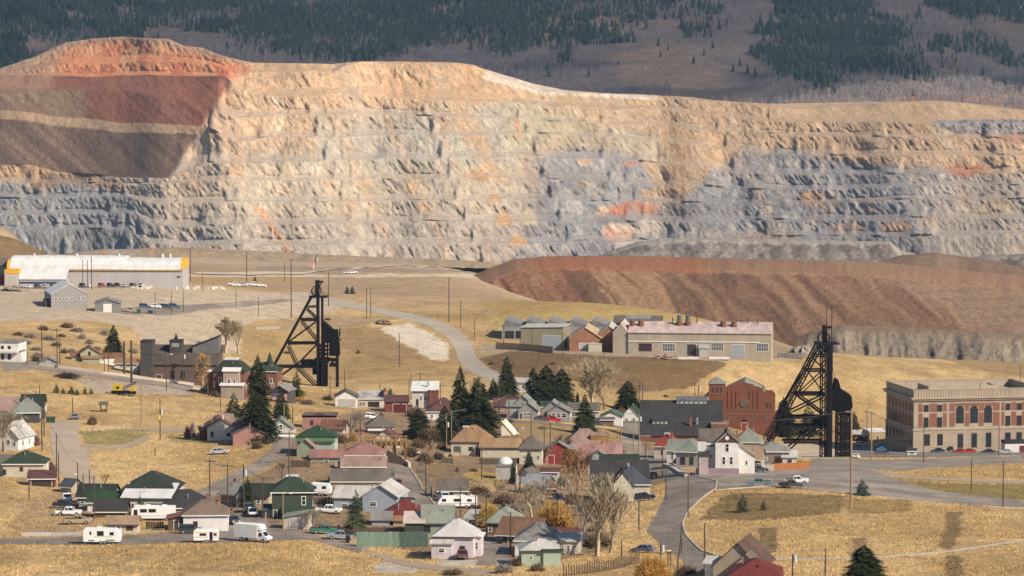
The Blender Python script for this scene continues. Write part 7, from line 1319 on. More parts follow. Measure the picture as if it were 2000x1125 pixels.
bo.build('boom', BLK, P)
for x in (222, 229, 250, 261):
    for sg in (-1, 1): w_ = put('wheel', wheel_mesh(.5)[0], P, (v(x, 0)[0], sg * 1.05, .5)); put('rim', wheel_mesh(.5)[1], w_)
# ================================================================ FENCES, WALLS AND SMALL STRUCTURES
def line_pts(pts, step):
    H_ = [hit(a, b) for a, b in pts]; out = []
    for i in range(len(H_) - 1):
        n = max(1, int((H_[i + 1] - H_[i]).length / step))
        for k in range(n): out.append(H_[i].lerp(H_[i + 1], k / n))
    out.append(H_[-1])
    for p in out: p.z = float(gz(p.x, p.y))
    return out
def plank_fence(label, pts, h, w_, m, gap=.02, post=None, name='board_fence', cat='fence', part='board', jit=.06, limit=300):
    L_ = line_pts(pts, w_ + gap); P = empty(name, L_[0], 0, label=label, cat=cat); o0 = L_[0]
    for i in range(len(L_) - 1):
        a, b = L_[i] - o0, L_[i + 1] - o0; d_ = (b - a).normalized() * (w_ / 2); c = (a + b) / 2; n_ = Vector((-d_.y, d_.x, 0)).normalized() * .025; hh = h * (1 + random.uniform(-jit, jit))
        p = [c - d_ - n_, c + d_ - n_, c + d_ + n_, c - d_ + n_]; p = [Vector((q_.x, q_.y, q_.z - .3)) for q_ in p]
        MB().hexa(p + [q_ + Vector((0, 0, hh + .3)) for q_ in p]).build(part, m, P)
    if post:
        for i in range(0, len(L_), post): MB().box(L_[i].x - o0.x - .06, L_[i].x - o0.x + .06, L_[i].y - o0.y + .03, L_[i].y - o0.y + .15, L_[i].z - o0.z - .3, L_[i].z - o0.z + h * 1.05).build('post', m, P)
    return P
FG = M('fence_green', (0.15, 0.215, 0.17), .9, .3, 1.2, streak=(2, 2, .3)); FB = M('fence_brown', (0.075, 0.055, 0.04), .95, .3, 1.5, streak=(2, 2, .3)); FO = M('fence_orange', (0.30, 0.11, 0.035), .9, .2, 1.5, streak=(2, 2, .3)); FT = M('fence_tan', (0.33, 0.24, 0.15), .9, .25, 1.5, streak=(2, 2, .3))
plank_fence('tall sea green panel fence left of the white cottage', [(696, 1068), (780, 1068), (836, 1069)], 3.0, 1.15, FG, .05, jit=.02, part='panel', cat='fence')
plank_fence('dark brown board fence behind the sea green fence', [(690, 1047), (795, 1045)], 1.7, .5, FB, .04)
plank_fence('orange brown board fence in front of the right headframe', [(1512, 918), (1580, 915)], 1.7, .4, FO, .03)
plank_fence('dark board fence below the long cream garage', [(936, 907), (1016, 905)], 1.5, .45, FB, .04)
plank_fence('dark board fence below the timber viaduct', [(862, 905), (885, 906)], 1.5, .4, FB, .05)
plank_fence('tan board fence beside the orange brown roofed cottage', [(866, 892), (897, 891)], 1.1, .4, FT, .04)
plank_fence('dark board fence beside the blue grey house yard', [(610, 985), (640, 984), (675, 985)], 1.5, .45, FB, .05)
plank_fence('grey board fence below the white motorhome', [(285, 1034), (320, 1034)], 1.5, .4, FB, .05)
plank_fence('dark board fence in front of the teal wing', [(568, 912), (606, 913)], 1.6, .45, FB, .06)
plank_fence('weathered stake fence across the bottom of the view', [(1098, 1126), (1150, 1120), (1200, 1112), (1250, 1100)], 2.0, .28, FB, .38, jit=.18, part='stake', name='stake_fence')
plank_fence('tan board fence beside the olive warehouse', [(968, 681), (1020, 684), (1080, 690)], 2.6, .9, FT, .03, jit=.01)
plank_fence('wooden board gate and fence beside the brown cottage', [(1480, 922), (1512, 919)], 1.6, .4, wall('weathered', (.36, .30, .24)), .04)
plank_fence('dark board fence behind the cream garage shed row', [(622, 1033), (690, 1046)], 1.2, .5, FT, .05)
def post_fence(label, pts, h, step, m, rails=(), name='wire_fence'):
    L_ = line_pts(pts, step); P = empty(name, L_[0], 0, label=label, cat='fence'); o0 = L_[0]
    for p in L_: MB().tube([p - o0 - Vector((0, 0, .3)), p - o0 + Vector((0, 0, h))], .05, 5).build('post', m, P)
    for r_ in rails:
        mb = MB()
        for i in range(len(L_) - 1): mb.bar(L_[i] - o0 + Vector((0, 0, h * r_)), L_[i + 1] - o0 + Vector((0, 0, h * r_)), .04)
        mb.build('rail', m, P)
    return P
FM = M('fence_metal', (.18, .17, .16), .6, .1, 1)
post_fence('wire fence along the federal building parking lot', [(1690, 897), (1760, 899), (1860, 897), (2000, 894)], 1.9, 4, FM, (.98, .5)); post_fence('wire fence behind the headframe flag shed lane', [(560, 790), (640, 797), (700, 800)], 1.2, 4, FM, (.95, .5)); post_fence('wire fence beside the curving side street', [(815, 920), (835, 950), (845, 975)], 2.2, 2.5, FM, (.98, .6, .2)); post_fence('wire fence around the island of green grass', [(165, 848), (200, 843), (255, 838)], 1.1, 2.5, M('fence_white', (.5, .48, .44)), (.95, .5)); post_fence('wire fence at the edge of the works yard bank', [(1080, 694), (1140, 696), (1190, 698)], 2, 3, FM, (.98, .5)); post_fence('low wire fence in front of the cream shed yard', [(265, 1043), (320, 1042)], 1.0, 2, M('fence_white', (.5, .48, .44)), (.95, .5))
post_fence('bicycle rail at the yellow kerb beside the hall', [(1258, 902), (1272, 901)], 1.0, .8, FM, (.95,), 'bicycle_rail')['category'] = 'rail'
def low_wall(label, pts, h, t, m, name='wall', cat='wall'):
    L_ = line_pts(pts, 2.0); P = MB()
    for i in range(len(L_) - 1): P.bar(L_[i] + Vector((0, 0, h / 2 - .2)), L_[i + 1] + Vector((0, 0, h / 2 - .2)), t, h + .4)
    return tag(P.build(name, m), label, cat)
low_wall('long low pale concrete wall edging the ridge street', [(76, 714), (200, 730), (300, 743), (378, 753)], .8, .4, CONC, 'low_wall'); low_wall('white concrete wall on the outer edge of the side street', [(744, 884), (765, 895), (785, 903), (800, 914)], 1.3, .5, M('white_wall', (.62, .58, .52)), 'retaining_wall'); low_wall('low pale wall below the brick mansard house', [(376, 760), (440, 768), (478, 772)], .9, .4, CONC, 'low_wall'); low_wall('grey guard rail along the lower left street', [(42, 1047), (100, 1046), (160, 1045)], .7, .12, M('guard_rail', (.45, .44, .42), .5, .1, 1, metal=.4), 'guard_rail', 'guard rail')
low_wall('yellow painted kerb in front of the grey cottages', [(960, 818), (1010, 820), (1100, 827), (1160, 833), (1215, 840)], .25, .35, M('kerb_yellow', (.55, .38, .05)), 'painted_kerb', 'kerb'); low_wall('pale retaining wall left of the white house row', [(1300, 908), (1325, 922), (1342, 931)], .5, 1.2, CONC, 'sidewalk_wall')
# concrete ramp with yellow edge
P = empty('concrete_ramp', hit(998, 850), 0, label='sloping white concrete ramp with a yellow edge above the tan garage', cat='ramp'); s = F / P.location.y; v = lambda a, b: ((a - 998) / s, 0, (850 - b) / s)
WC = M('ramp_white', (.62, .56, .47), .9, .1, 1)
MB().prism([v(979, 862)[::2], v(979, 822)[::2], v(1009, 856)[::2], v(1009, 862)[::2]], -.6, 0).build('ramp_wall', WC, P); MB().bar((v(978, 822)[0], -.7, v(0, 821)[2]), (v(1010, 857)[0], -.7, v(0, 857)[2]), .2).build('yellow_edge', M('kerb_yellow', (.55, .38, .05)), P)
MB().hexa([(v(979, 0)[0], 0.01, v(0, 823)[2]), (v(1009, 0)[0], .01, v(0, 857)[2]), (v(1018, 0)[0], 5, v(0, 857)[2]), (v(988, 0)[0], 5, v(0, 823)[2]), (v(979, 0)[0], .01, v(0, 821)[2]), (v(1009, 0)[0], .01, v(0, 855)[2]), (v(1018, 0)[0], 5, v(0, 855)[2]), (v(988, 0)[0], 5, v(0, 821)[2])]).build('ramp_top', WC, P)
# timber viaduct
l = hit(756, 902); s = F / l.y; P = empty('timber_viaduct', l, math.radians(-4), label='weathered timber viaduct with upright posts in the middle of town', cat='viaduct'); v = lambda a, b, y=0: ((a - 756) / s, y, (902 - b) / s); TW = M('viaduct_timber', (.17, .085, .035), .95, .3, 1, streak=(1, 1, .4)); TW2 = M('viaduct_timber_pale', (.36, .20, .07), .95, .25, 1)
MB().box(v(711, 0)[0], v(797, 0)[0], -1.5, 4, v(0, 869)[2], v(0, 864)[2]).build('deck', TW, P)
for x in range(714, 796, 10): MB().box(v(x, 0)[0], v(x + 2.4, 0)[0], -1.7, -1.51, v(0, 872)[2], v(0, 848)[2]).build('post', TW2, P)
for z in (849, 856): MB().box(v(711, 0)[0], v(797, 0)[0], -1.85, -1.71, v(0, z + 1.5)[2], v(0, z)[2]).build('rail', TW2, P)
for x in (722, 745, 768, 790):
    for y in (-1, 3): MB().box(v(x, 0)[0], v(x + 3, 0)[0], y, y + .3, -2, v(0, 869.2)[2]).build('pile', TW, P)
for k in range(24):
    x = 742 + k * 1.9; MB().box(v(x, 0)[0], v(x + 1.7, 0)[0], -1.4, -1.25, -1.5, v(0, 870 + k * .9)[2]).build('plank', FB, P)
# small things
def gable_hut(px, py): pass
l = hit(202, 806); s = F / l.y; P = empty('shelter', l, 0, label='small roofed notice shelter on the grassy slope', cat='shelter')
for x in (-6, 6):
    for y in (0, 1.4): MB().box(x / s - .08, x / s + .08, y, y + .16, -.2, 15 / s).build('post', BRN, P)
MB().prism([(-10 / s, 15 / s), (10 / s, 15 / s), (8 / s, 21 / s), (-8 / s, 21 / s)], -.4, 2).build('roof', roofm('shelter', (.10, .13, .12)), P); MB().box(-5 / s, 5 / s, .5, .8, .3, 6 / s).build('board', BRN, P)
tag(MB().tube([(0, 0, 0), (0, 0, 1.5)], [2.0, 1.9], 16).build('tank_cover', R_WHITE), 'rounded white cover on top of the white board shed', 'cover').location = hit(985, 934) + Vector((.2, 2.2, 3.1))
o = bpy.data.objects['tank_cover']; mbd = MB(); n, m = 16, 6; vs = [(2.0 * math.cos(2 * math.pi * k / n) * math.cos(j / m * math.pi / 2), 1.8 * math.sin(2 * math.pi * k / n) * math.cos(j / m * math.pi / 2), 1.9 * math.sin(j / m * math.pi / 2)) for j in range(m + 1) for k in range(n)]; mbd.add(vs, [(j * n + k, j * n + (k + 1) % n, (j + 1) * n + (k + 1) % n, (j + 1) * n + k) for j in range(m) for k in range(n)]); o.data = mbd.mesh('tank_cover', R_WHITE, True)
def lump(name, label, cat, px, py, w_, h_, dep, m, seed=1, rough=.25):
    l = hit(px, py); s = F / l.y; n, k2 = 18, 7; vs = []
    for j in range(k2 + 1):
        for k in range(n):
            a = 2 * math.pi * k / n; c = math.cos(j / k2 * math.pi / 2); r_ = 1 + rough * math.sin(a * 3 + seed * j) * math.cos(a * 5 + seed)
            vs.append((w_ / s / 2 * math.cos(a) * c * r_, dep / 2 * math.sin(a) * c * r_, h_ / s * math.sin(j / k2 * math.pi / 2) * (1 + .3 * rough * math.sin(7 * a + seed)) - .1))
    o = MB().add(vs, [(j * n + k, j * n + (k + 1) % n, (j + 1) * n + (k + 1) % n, (j + 1) * n + k) for j in range(k2) for k in range(n)]).build(name, m); o.location = l; return tag(o, label, cat)
lump('tarpaulin_cover', 'blue tarpaulin covered vehicle beneath the bare trees', 'tarpaulin', 1094, 976, 32, 14, 4.5, M('tarp_blue', (.05, .08, .22), .6, .25, 2), 2)
lump('rubble_pile', 'pinkish rubble pile in front of the pink roofed workshop', 'rubble pile', 1298, 701, 44, 10, 6, M('rubble', (.30, .20, .16), .95, .35, 1.5, bump=.6), 3, .5); lump('rubble_pile', 'brown rubble pile in the yard left of the grey gabled building', 'rubble pile', 28, 568, 50, 10, 8, M('rubble_brown', (.24, .2, .155), .95, .35, 1.5, bump=.6), 5, .5); lump('rubble_pile', 'grey rubble pile on the hill right of the workshop', 'rubble pile', 1568, 690, 46, 14, 8, M('rubble_grey', (.27, .22, .18), .95, .45, 1.0, bump=.6), 7, .6)
lump('soil_mound', 'dark soil mound beside the winding pale road', 'soil mound', 748, 632, 30, 8, 8, M('soil_dark', (.20, .13, .08), .95, .3, 1), 4, .4); lump('dirt_bank', 'tumbled straw coloured bank in the gully between the streets', 'bank', 925, 955, 86, 17, 16, M('bank_straw', (.24, .17, .085), .98, .6, .9, bump=.9), 6, .3)
for i, (x, y, w_, h_, c, t_) in enumerate([(99, 826, 18, 11, (.03, .07, .045), 'dark green dumpster beside the dirt road'), (270, 612, 10, 7, (.02, .09, .05), 'green bin in the yard of the metal garage'), (294, 613, 10, 6, (.03, .07, .12), 'blue bin in the yard of the metal garage'), (1441, 924, 7, 11, (.05, .02, .02), 'dark wheelie bin against the white house'), (1002, 1088, 7, 13, (.02, .02, .022), 'black wheelie bin beside the driveway pole'), (679, 1060, 8, 13, (.02, .02, .022), 'black wheelie bin behind the grey pickup'), (1217, 980, 6, 9, (.02, .02, .022), 'black wheelie bin at the cream corner house wall'), (4, 555, 20, 16, (.3, .02, .03), 'red shipping container left of the warehouse'), (873, 889, 12, 7, (.03, .04, .07), 'dark blue bin by the orange brown roofed cottage'), (976, 1062, 12, 10, (.02, .02, .022), 'row of black bins under the rust brown barn')]):
    l = hit(x, y); s = F / l.y; P = empty('bin' if w_ < 16 else 'container', l, 0, label=t_, cat='bin' if w_ < 16 else 'container'); a, b = w_ / s / 2, h_ / s; m = M('bin_%d' % i, c, .6, .1, 1)
    MB().hexa([(-a * .85, -.4, 0), (a * .85, -.4, 0), (a * .85, .4, 0), (-a * .85, .4, 0), (-a, -.5, b), (a, -.5, b), (a, .5, b), (-a, .5, b)]).build('body', m, P); MB().hexa([(-a * 1.04, -.55, b + .01), (a * 1.04, -.55, b + .01), (a * 1.04, .55, b + .01), (-a * 1.04, .55, b + .01), (-a * .9, -.45, b + .18), (a * .9, -.45, b + .18), (a * .9, .45, b + .18), (-a * .9, .45, b + .18)]).build('lid', m, P)
# pipe racks at the works
PW = M('pipe_white', (.62, .60, .57), .5, .08, 1); PR = M('pipe_rust', (.20, .06, .04), .8, .2, 1)
for i, (x, y, w_, m, n_, t_) in enumerate([(1404, 693, 30, PW, 5, 'stack of white pipes against the workshop wall'), (1466, 694, 28, PR, 5, 'stack of rusty pipes against the workshop wall'), (1492, 696, 30, PR, 3, 'low stack of rusty pipes at the workshop corner'), (1344, 703, 40, PW, 4, 'row of white pipes left of the pipe rack'), (1405, 703, 40, PW, 6, 'white pipes lying on the middle rack'), (1462, 703, 56, PW, 5, 'long white pipes on the right hand rack')]):
    l = hit(x, y); s = F / l.y; P = empty('pipe_stack', l, math.radians(-5), label=t_, cat='pipe stack', group='pipe stacks at the workshop'); L = w_ / s
    for k in range(n_):
        r_, c = divmod(k, 3); MB().tube([(-L / 2, c * .5 + r_ * .25, .35 + r_ * .42), (L / 2, c * .5 + r_ * .25, .35 + r_ * .42)], .24, 8).build('pipe', m, P)
    for xx_ in (-L * .45, 0, L * .45): MB().box(xx_ - .08, xx_ + .08, -.3, 1.4, -.1, .1).build('bearer', PR, P)
l = hit(1545, 700); P = empty('timber_stack', l, 0, label='long stack of grey timbers right of the pipes', cat='timber stack')
for r_ in range(4):
    for k in range(7): MB().box(-5 + k * 1.45, -3.65 + k * 1.45, 0, 3, r_ * .5, r_ * .5 + .44).build('timber', M('timber_grey', (.20, .18, .16), .95, .4, 2), P)
# warehouse yard blocks
for i in range(16):
    x = [258, 266, 274, 281, 288, 346, 352, 365, 380, 386, 408, 416, 422, 430, 436, 294][i]; l = hit(x, 563 + (i % 3)); b = MB().box(-.7, .7, -.5, .5, -.1, .8 + .3 * (i % 2)).build('concrete_block', WC); b.location = l; b.rotation_euler = (0, 0, random.uniform(-.4, .4)); tag(b, 'pale concrete block lined up along the warehouse yard edge', 'block', 'concrete blocks along the yard edge')
for i in range(5):
    l = hit(505 + i * 9, 643 - i * .3); b = MB().box(-.9, .9, -.6, .6, -.1, .9).build('concrete_block', CONC); b.location = l; tag(b, 'grey concrete block in the row left of the left headframe', 'block', 'blocks left of the headframe')
# stop signs, hydrants, shrine sign
for i, (x, yb, yt, t_) in enumerate([(709, 872, 841, 'red stop sign on a post beside the timber viaduct'), (569, 858, 834, 'red stop sign at the corner of the rising street'), (1264, 900, 872, 'red stop sign beside the brick hall wall'), (993, 832, 805, 'red stop sign at the yellow kerb')]):
    l = hit(x, yb); s = F / l.y; P = empty('stop_sign', l, 0, label=t_, cat='stop sign', group='stop signs'); h_ = (yb - yt) / s; MB().tube([(0, 0, -.2), (0, 0, h_)], .05, 5).build('post', METAL, P)
    so_ = MB().tube([(0, -.08, h_ - .4), (0, -.05, h_ - .4)], .42, 8).build('sign_plate', M('sign_red', (.4, .01, .01), .6, .03, 1), P)
    for k_, g_ in enumerate((((0, 2), (2, 2), (0, 1), (2, 1), (0, 0)), ((0, 2), (1, 2), (2, 2), (1, 1), (1, 0)), ((0, 2), (2, 2), (0, 0), (2, 0), (0, 1), (2, 1)), ((0, 2), (2, 2), (0, 1), (2, 1), (0, 0)))):
        lt = MB()
        for a_, b_ in g_: lt.box(-.29 + k_ * .155 + a_ * .04, -.25 + k_ * .155 + a_ * .04, -.1, -.085, h_ - .47 + b_ * .055, h_ - .42 + b_ * .055)
        lt.build('letter', TRIM, so_)
for x, y, t_ in ((1395, 964, 'red fire hydrant at the edge of the grassy lot'), (1998, 897, 'orange fire hydrant at the right edge')):
    l = hit(x, y); P = empty('fire_hydrant', l, 0, label=t_, cat='hydrant'); m = M('hydrant_red', (.35, .03, .02), .6, .05, 1); MB().tube([(0, 0, -.1), (0, 0, .62), (0, 0, .72), (0, 0, .85)], [.14, .14, .17, .04], 8).build('body', m, P); MB().tube([(-.26, 0, .5), (.26, 0, .5)], .08, 6).build('nozzle', m, P)
l = hit(1307, 1106); s = F / l.y; P = empty('street_clock_post', l, 0, label='dark twin post sign with white cap beside the street at the bottom', cat='sign')
for x in (-2.4, 2.4): MB().box(x / s - .12, x / s + .12, -.1, .1, -.2, 30 / s).build('post', BRN, P)
MB().box(-4 / s, 4 / s, -.15, .15, 24 / s, 30 / s).build('board', REDB, P); MB().box(-4 / s, 4 / s, -.2, .2, 30.05 / s, 32 / s).build('cap', TRIM, P)
# chimney pipe tower beside alley (pale posts)
# ================================================================ TREES
BARK = M('bark', (0.12, 0.085, 0.06), .95, .3, 2); NEED = [M('needles_a', (0.036, 0.044, 0.019), .9, .5, 1.2, spec=.1), M('needles_b', (0.045, 0.055, 0.024), .9, .5, 1.2, spec=.1), M('needles_light', (0.075, 0.095, 0.045), .9, .4, 1.2, spec=.1), M('needles_blue', (0.055, 0.085, 0.075), .9, .4, 1.2, spec=.1)]
def conifer_mesh(seed, mat, n=300, full=1.15, top=0.75):
    r_ = np.random.default_rng(seed); vs = []; fs = []
    def tri(a, b, c): k = len(vs); vs.extend([tuple(a), tuple(b), tuple(c)]); fs.append((k, k + 1, k + 2))
    for i in range(n):          # whole boughs: a drooping spine fringed with needle sprays
        t = (i + r_.random()) / n; t = 1 - (1 - t) ** 0.6; z = 0.04 + 0.94 * t
        R = 0.5 * full * ((1 - t) ** top) * r_.uniform(.6, 1.12) + 0.02; a = r_.random() * 6.283
        R *= 0.85 + 0.25 * math.sin(a * 2 + seed) * math.sin(t * 11 + seed); d_ = np.array((math.cos(a), math.sin(a), 0)); e_ = np.array((-d_[1], d_[0], 0))
        m = 5
        for k in range(m):
            u = (k + .6) / m; p = d_ * R * u + np.array((0, 0, z + .03 - .11 * R * 2 * u ** 1.6)); ln = R * (.55 - .3 * u) + .012
            for sg in (-1, 1):
                q = p + (d_ * .75 + e_ * sg * r_.uniform(.4, .9)) * ln + np.array((0, 0, -.012 + r_.normal() * .008)); tri(p - d_ * .012, p + d_ * .022 + np.array((0, 0, -.012)), q)
        tip = d_ * R * 1.12 + np.array((0, 0, z - .11 * R * 2)); base = d_ * R * .55 + np.array((0, 0, z)); tri(base + e_ * .016, base - e_ * .016, tip); tri(base + np.array((0, 0, .016)), base - np.array((0, 0, .02)), tip)
    for k in range(6): a = k * 1.05; tri((0.022 * math.cos(a), .022 * math.sin(a), .9), (.022 * math.cos(a + 1.3), .022 * math.sin(a + 1.3), .9), (0, 0, 1.03))
    return np_mesh('crown', np.array(vs), np.array(fs), mat)
CM = [conifer_mesh(1, NEED[0]), conifer_mesh(2, NEED[1]), conifer_mesh(3, NEED[0], 420, 1.2, .58), conifer_mesh(4, NEED[2], 150), conifer_mesh(5, NEED[3], 150), conifer_mesh(6, NEED[1], 170, 1, .7)]
TRK = MB().tube([(0, 0, -.03), (0, 0, .5), (0, 0, .95)], [.022, .014, .004], 6).mesh('trunk', BARK)
def conifer(px, py, h, w_, v, label, group=None):
    l = hit(px, py); s = F / l.y; P = empty('conifer_tree', l, random.random() * 6, label=label, cat='tree', group=group); hm, wm = h / s, w_ / s
    wm *= 1.28; put('crown', CM[v], P, sc=(wm, wm, hm)); put('trunk', TRK, P, sc=(hm, hm, hm)); return P
for a in [(222, 697, 64, 38, 0, 'dark conifer standing alone above the cream and green gabled house'), (505, 866, 176, 56, 2, 'tallest dark spruce in front of the turreted brick house'), (549, 818, 62, 32, 1, 'smaller conifer at the right foot of the tallest spruce'), (457, 818, 52, 38, 5, 'bushy conifer at the left foot of the tallest spruce'), (478, 842, 58, 40, 1, 'squat conifer touching the left side of the tallest spruce'), (579, 778, 54, 30, 5, 'conifer beside the shed with the painted flag'),
          (899, 845, 134, 52, 0, 'tall dark spruce left of the pair above the orange brown roof'), (934, 866, 132, 74, 2, 'broad dark spruce right of the pair above the orange brown roof'), (990, 778, 84, 46, 1, 'spruce at the bend of the pale winding road'), (964, 780, 42, 30, 0, 'small spruce left of the road bend spruce'), (1042, 795, 80, 50, 0, 'left spruce of the dark clump behind the grey cottages'), (1066, 796, 86, 54, 2, 'middle spruce of the dark clump behind the grey cottages'), (1096, 794, 76, 52, 2, 'right spruce of the dark clump behind the grey cottages'),
          (1226, 804, 62, 46, 2, 'dark round conifer behind the green roofed white house'), (1142, 848, 80, 48, 1, 'dark spruce on the street below the grey cottages'), (1128, 788, 24, 9, 0, 'tiny columnar conifer right of the dark clump'), (344, 672, 22, 11, 0, 'small conifer poking up behind the old mine building'), (695, 1038, 84, 44, 3, 'green spruce in front of the blue grey gabled house'), (484, 992, 62, 24, 1, 'leaning dark conifer between the tan and green houses'), (274, 1006, 42, 22, 3, 'olive brown conifer beside the motorhome'), (1033, 932, 54, 32, 1, 'dark spruce above the little white sheds'), (1002, 942, 46, 14, 0, 'thin dark conifer beside the white board shed'),
          (818, 862, 66, 52, 2, 'dark evergreen right of the timber viaduct'), (868, 866, 76, 40, 2, 'dark evergreen left of the orange brown roofed cottage'), (762, 776, 20, 16, 4, 'small pale conifer behind the derelict storefront'), (1684, 968, 34, 30, 4, 'blue green young pine beside the tall street pole'), (1450, 1000, 36, 26, 3, 'larger young pine in the mown lot'), (1491, 996, 20, 13, 3, 'smaller young pine in the mown lot'), (1537, 954, 22, 14, 3, 'young pine in front of the maroon pickup'), (1689, 1140, 78, 76, 2, 'dark spruce at the bottom edge of the lower right field'), (1530, 852, 78, 44, 2, 'dark conifer behind the left leg of the right headframe'), (1578, 852, 62, 50, 5, 'olive conifer seen through the right headframe'), (1668, 848, 46, 26, 0, 'dark conifer behind the bin tower of the right headframe'),
          (678, 574, 17, 10, 4, 'left of two small blue conifers on the mine flats'), (688, 574, 17, 11, 4, 'right of two small blue conifers on the mine flats'), (498, 549, 10, 7, 4, 'tiny conifer near the far yard trucks')]: conifer(*a)
for i, (x, y, h, w_) in enumerate([(110, 768, 20, 13), (123, 769, 13, 9), (139, 770, 18, 14), (150, 772, 14, 10), (166, 770, 16, 9), (178, 770, 13, 9)]): conifer(x, y, h, w_, 3, ['leftmost', 'second from left', 'third from left', 'fourth from left', 'fifth from left', 'rightmost'][i] + ' of the six young pines below the ridge street', 'six young pines')
# ---- bare trees: recursive limbs
def bare_tree_mesh(seed, levels=5, spread=.5, lift=.35, nb=3, mat=None, r0=.02):
    r_ = np.random.default_rng(seed); B = MB()
    def grow(p, d, L, r, lv):
        q = p + d * L; mid = p + d * L * .5 + Vector(r_.normal(size=3) * L * .04)
        B.tube([p, mid, q], [r, r * .82, r * .66], 4 if lv > 3 else 3, False)
        if lv == 0: return
        n = nb if lv > 1 else nb + 1
        for k in range(n):
            a = r_.random() * 6.28; ax = Vector((math.cos(a), math.sin(a), 0)); nd = (d + ax * spread * r_.uniform(.5, 1.2) + Vector((0, 0, lift * r_.uniform(.2, 1)))).normalized()
            st = p.lerp(q, r_.uniform(.45, 1.0)); grow(st, nd, L * r_.uniform(.66, .9), max(r * .55, .0026), lv - 1)
    grow(Vector((0, 0, 0)), Vector((r_.normal() * .06, r_.normal() * .06, 1)).normalized(), .17, r0 * .8, levels)
    zs = max(v[2] for v in B.v); xs = max(max(abs(v[0]), abs(v[1])) for v in B.v); B.v = [(v[0] / xs * .5, v[1] / xs * .5, v[2] / zs) for v in B.v]
    return B
PALE_T = M('twigs_pale', (.40, .33, .22), .95, .25, .5, spec=.1); GREY_T = M('twigs_grey', (.30, .255, .205), .95, .25, .5, spec=.1); BRN_T = M('twigs_brown', (.19, .13, .085), .95, .3, .5, spec=.1); ORA_T = M('twigs_orange', (.46, .26, .07), .95, .3, .5, spec=.1); YEL_T = M('twigs_yellow', (.48, .32, .08), .95, .3, .5, spec=.1); DK_T = M('twigs_dark', (.10, .075, .06), .95, .3, .5, spec=.1)
LEAF_O = M('leaves_orange', (.44, .20, .035), .9, .4, 1.5); LEAF_Y = M('leaves_yellow', (.50, .31, .05), .9, .4, 1.5); LEAF_RB = M('leaves_rust', (.30, .14, .04), .9, .4, 1.5)
_bt = {}
def bare(px, py, h, w_, mat, label, seed=1, spread=.5, lift=.35, nb=3, lv=5, r0=.02, leaves=None, group=None, stems=1, name='bare_tree'):
    l = hit(px, py); s = F / l.y; P = empty(name, l, 0, label=label, cat='tree', group=group); hm, wm = h / s, w_ / s; key = (seed, mat.name, spread, nb, lv)
    if key not in _bt: _bt[key] = bare_tree_mesh(seed, lv, spread, lift, nb, mat, r0).mesh('branches', mat)
    put('branches', _bt[key], P, sc=(wm, wm, hm))
    if lv >= 5:
        k2 = (mat.name, seed % 3)
        if k2 not in _bt:
            r_ = np.random.default_rng(seed); n = 1100; th = r_.random(n) * 6.28; z = .3 + .7 * r_.random(n) ** .8; R = .5 * np.sin(np.pi * np.clip(.1 + .8 * (z - .3) / .7, 0, 1)) ** .6 * r_.random(n) ** .45
            c = np.stack([R * np.cos(th), R * np.sin(th), z * .95], -1); u = np.stack([np.cos(th) * .25, np.sin(th) * .25, np.full(n, .9)], -1) + r_.normal(size=(n, 3)) * .35; u *= r_.uniform(.03, .075, n)[:, None]; q = np.cross(u, r_.normal(size=(n, 3))); q = q / np.linalg.norm(q, axis=1, keepdims=True) * .0032
            _bt[k2] = np_mesh('twigs', np.stack([c - q, c + q, c + u], 1).reshape(-1, 3), np.arange(3 * n).reshape(-1, 3), mat)
        put('twigs', _bt[k2], P, sc=(wm * 1.15, wm * 1.15, hm))
    if leaves:
        r_ = np.random.default_rng(seed + 5); n = leaves[1]; th = r_.random(n) * 6.28; zz_ = r_.random(n) ** .8; R = .5 * np.sin(np.pi * (.12 + .85 * zz_)) ** .7 * r_.random(n) ** .4
        c = np.stack([R * np.cos(th) * wm, R * np.sin(th) * wm, (.12 + .88 * zz_) * hm], -1); o1 = r_.normal(size=(n, 3)) * .16; o2 = r_.normal(size=(n, 3)) * .16
        V_ = np.stack([c - o1, c + o1, c + o2], 1).reshape(-1, 3); put('leaves', np_mesh('leaves', V_, np.arange(3 * n).reshape(-1, 3), leaves[0]), P)
    return P
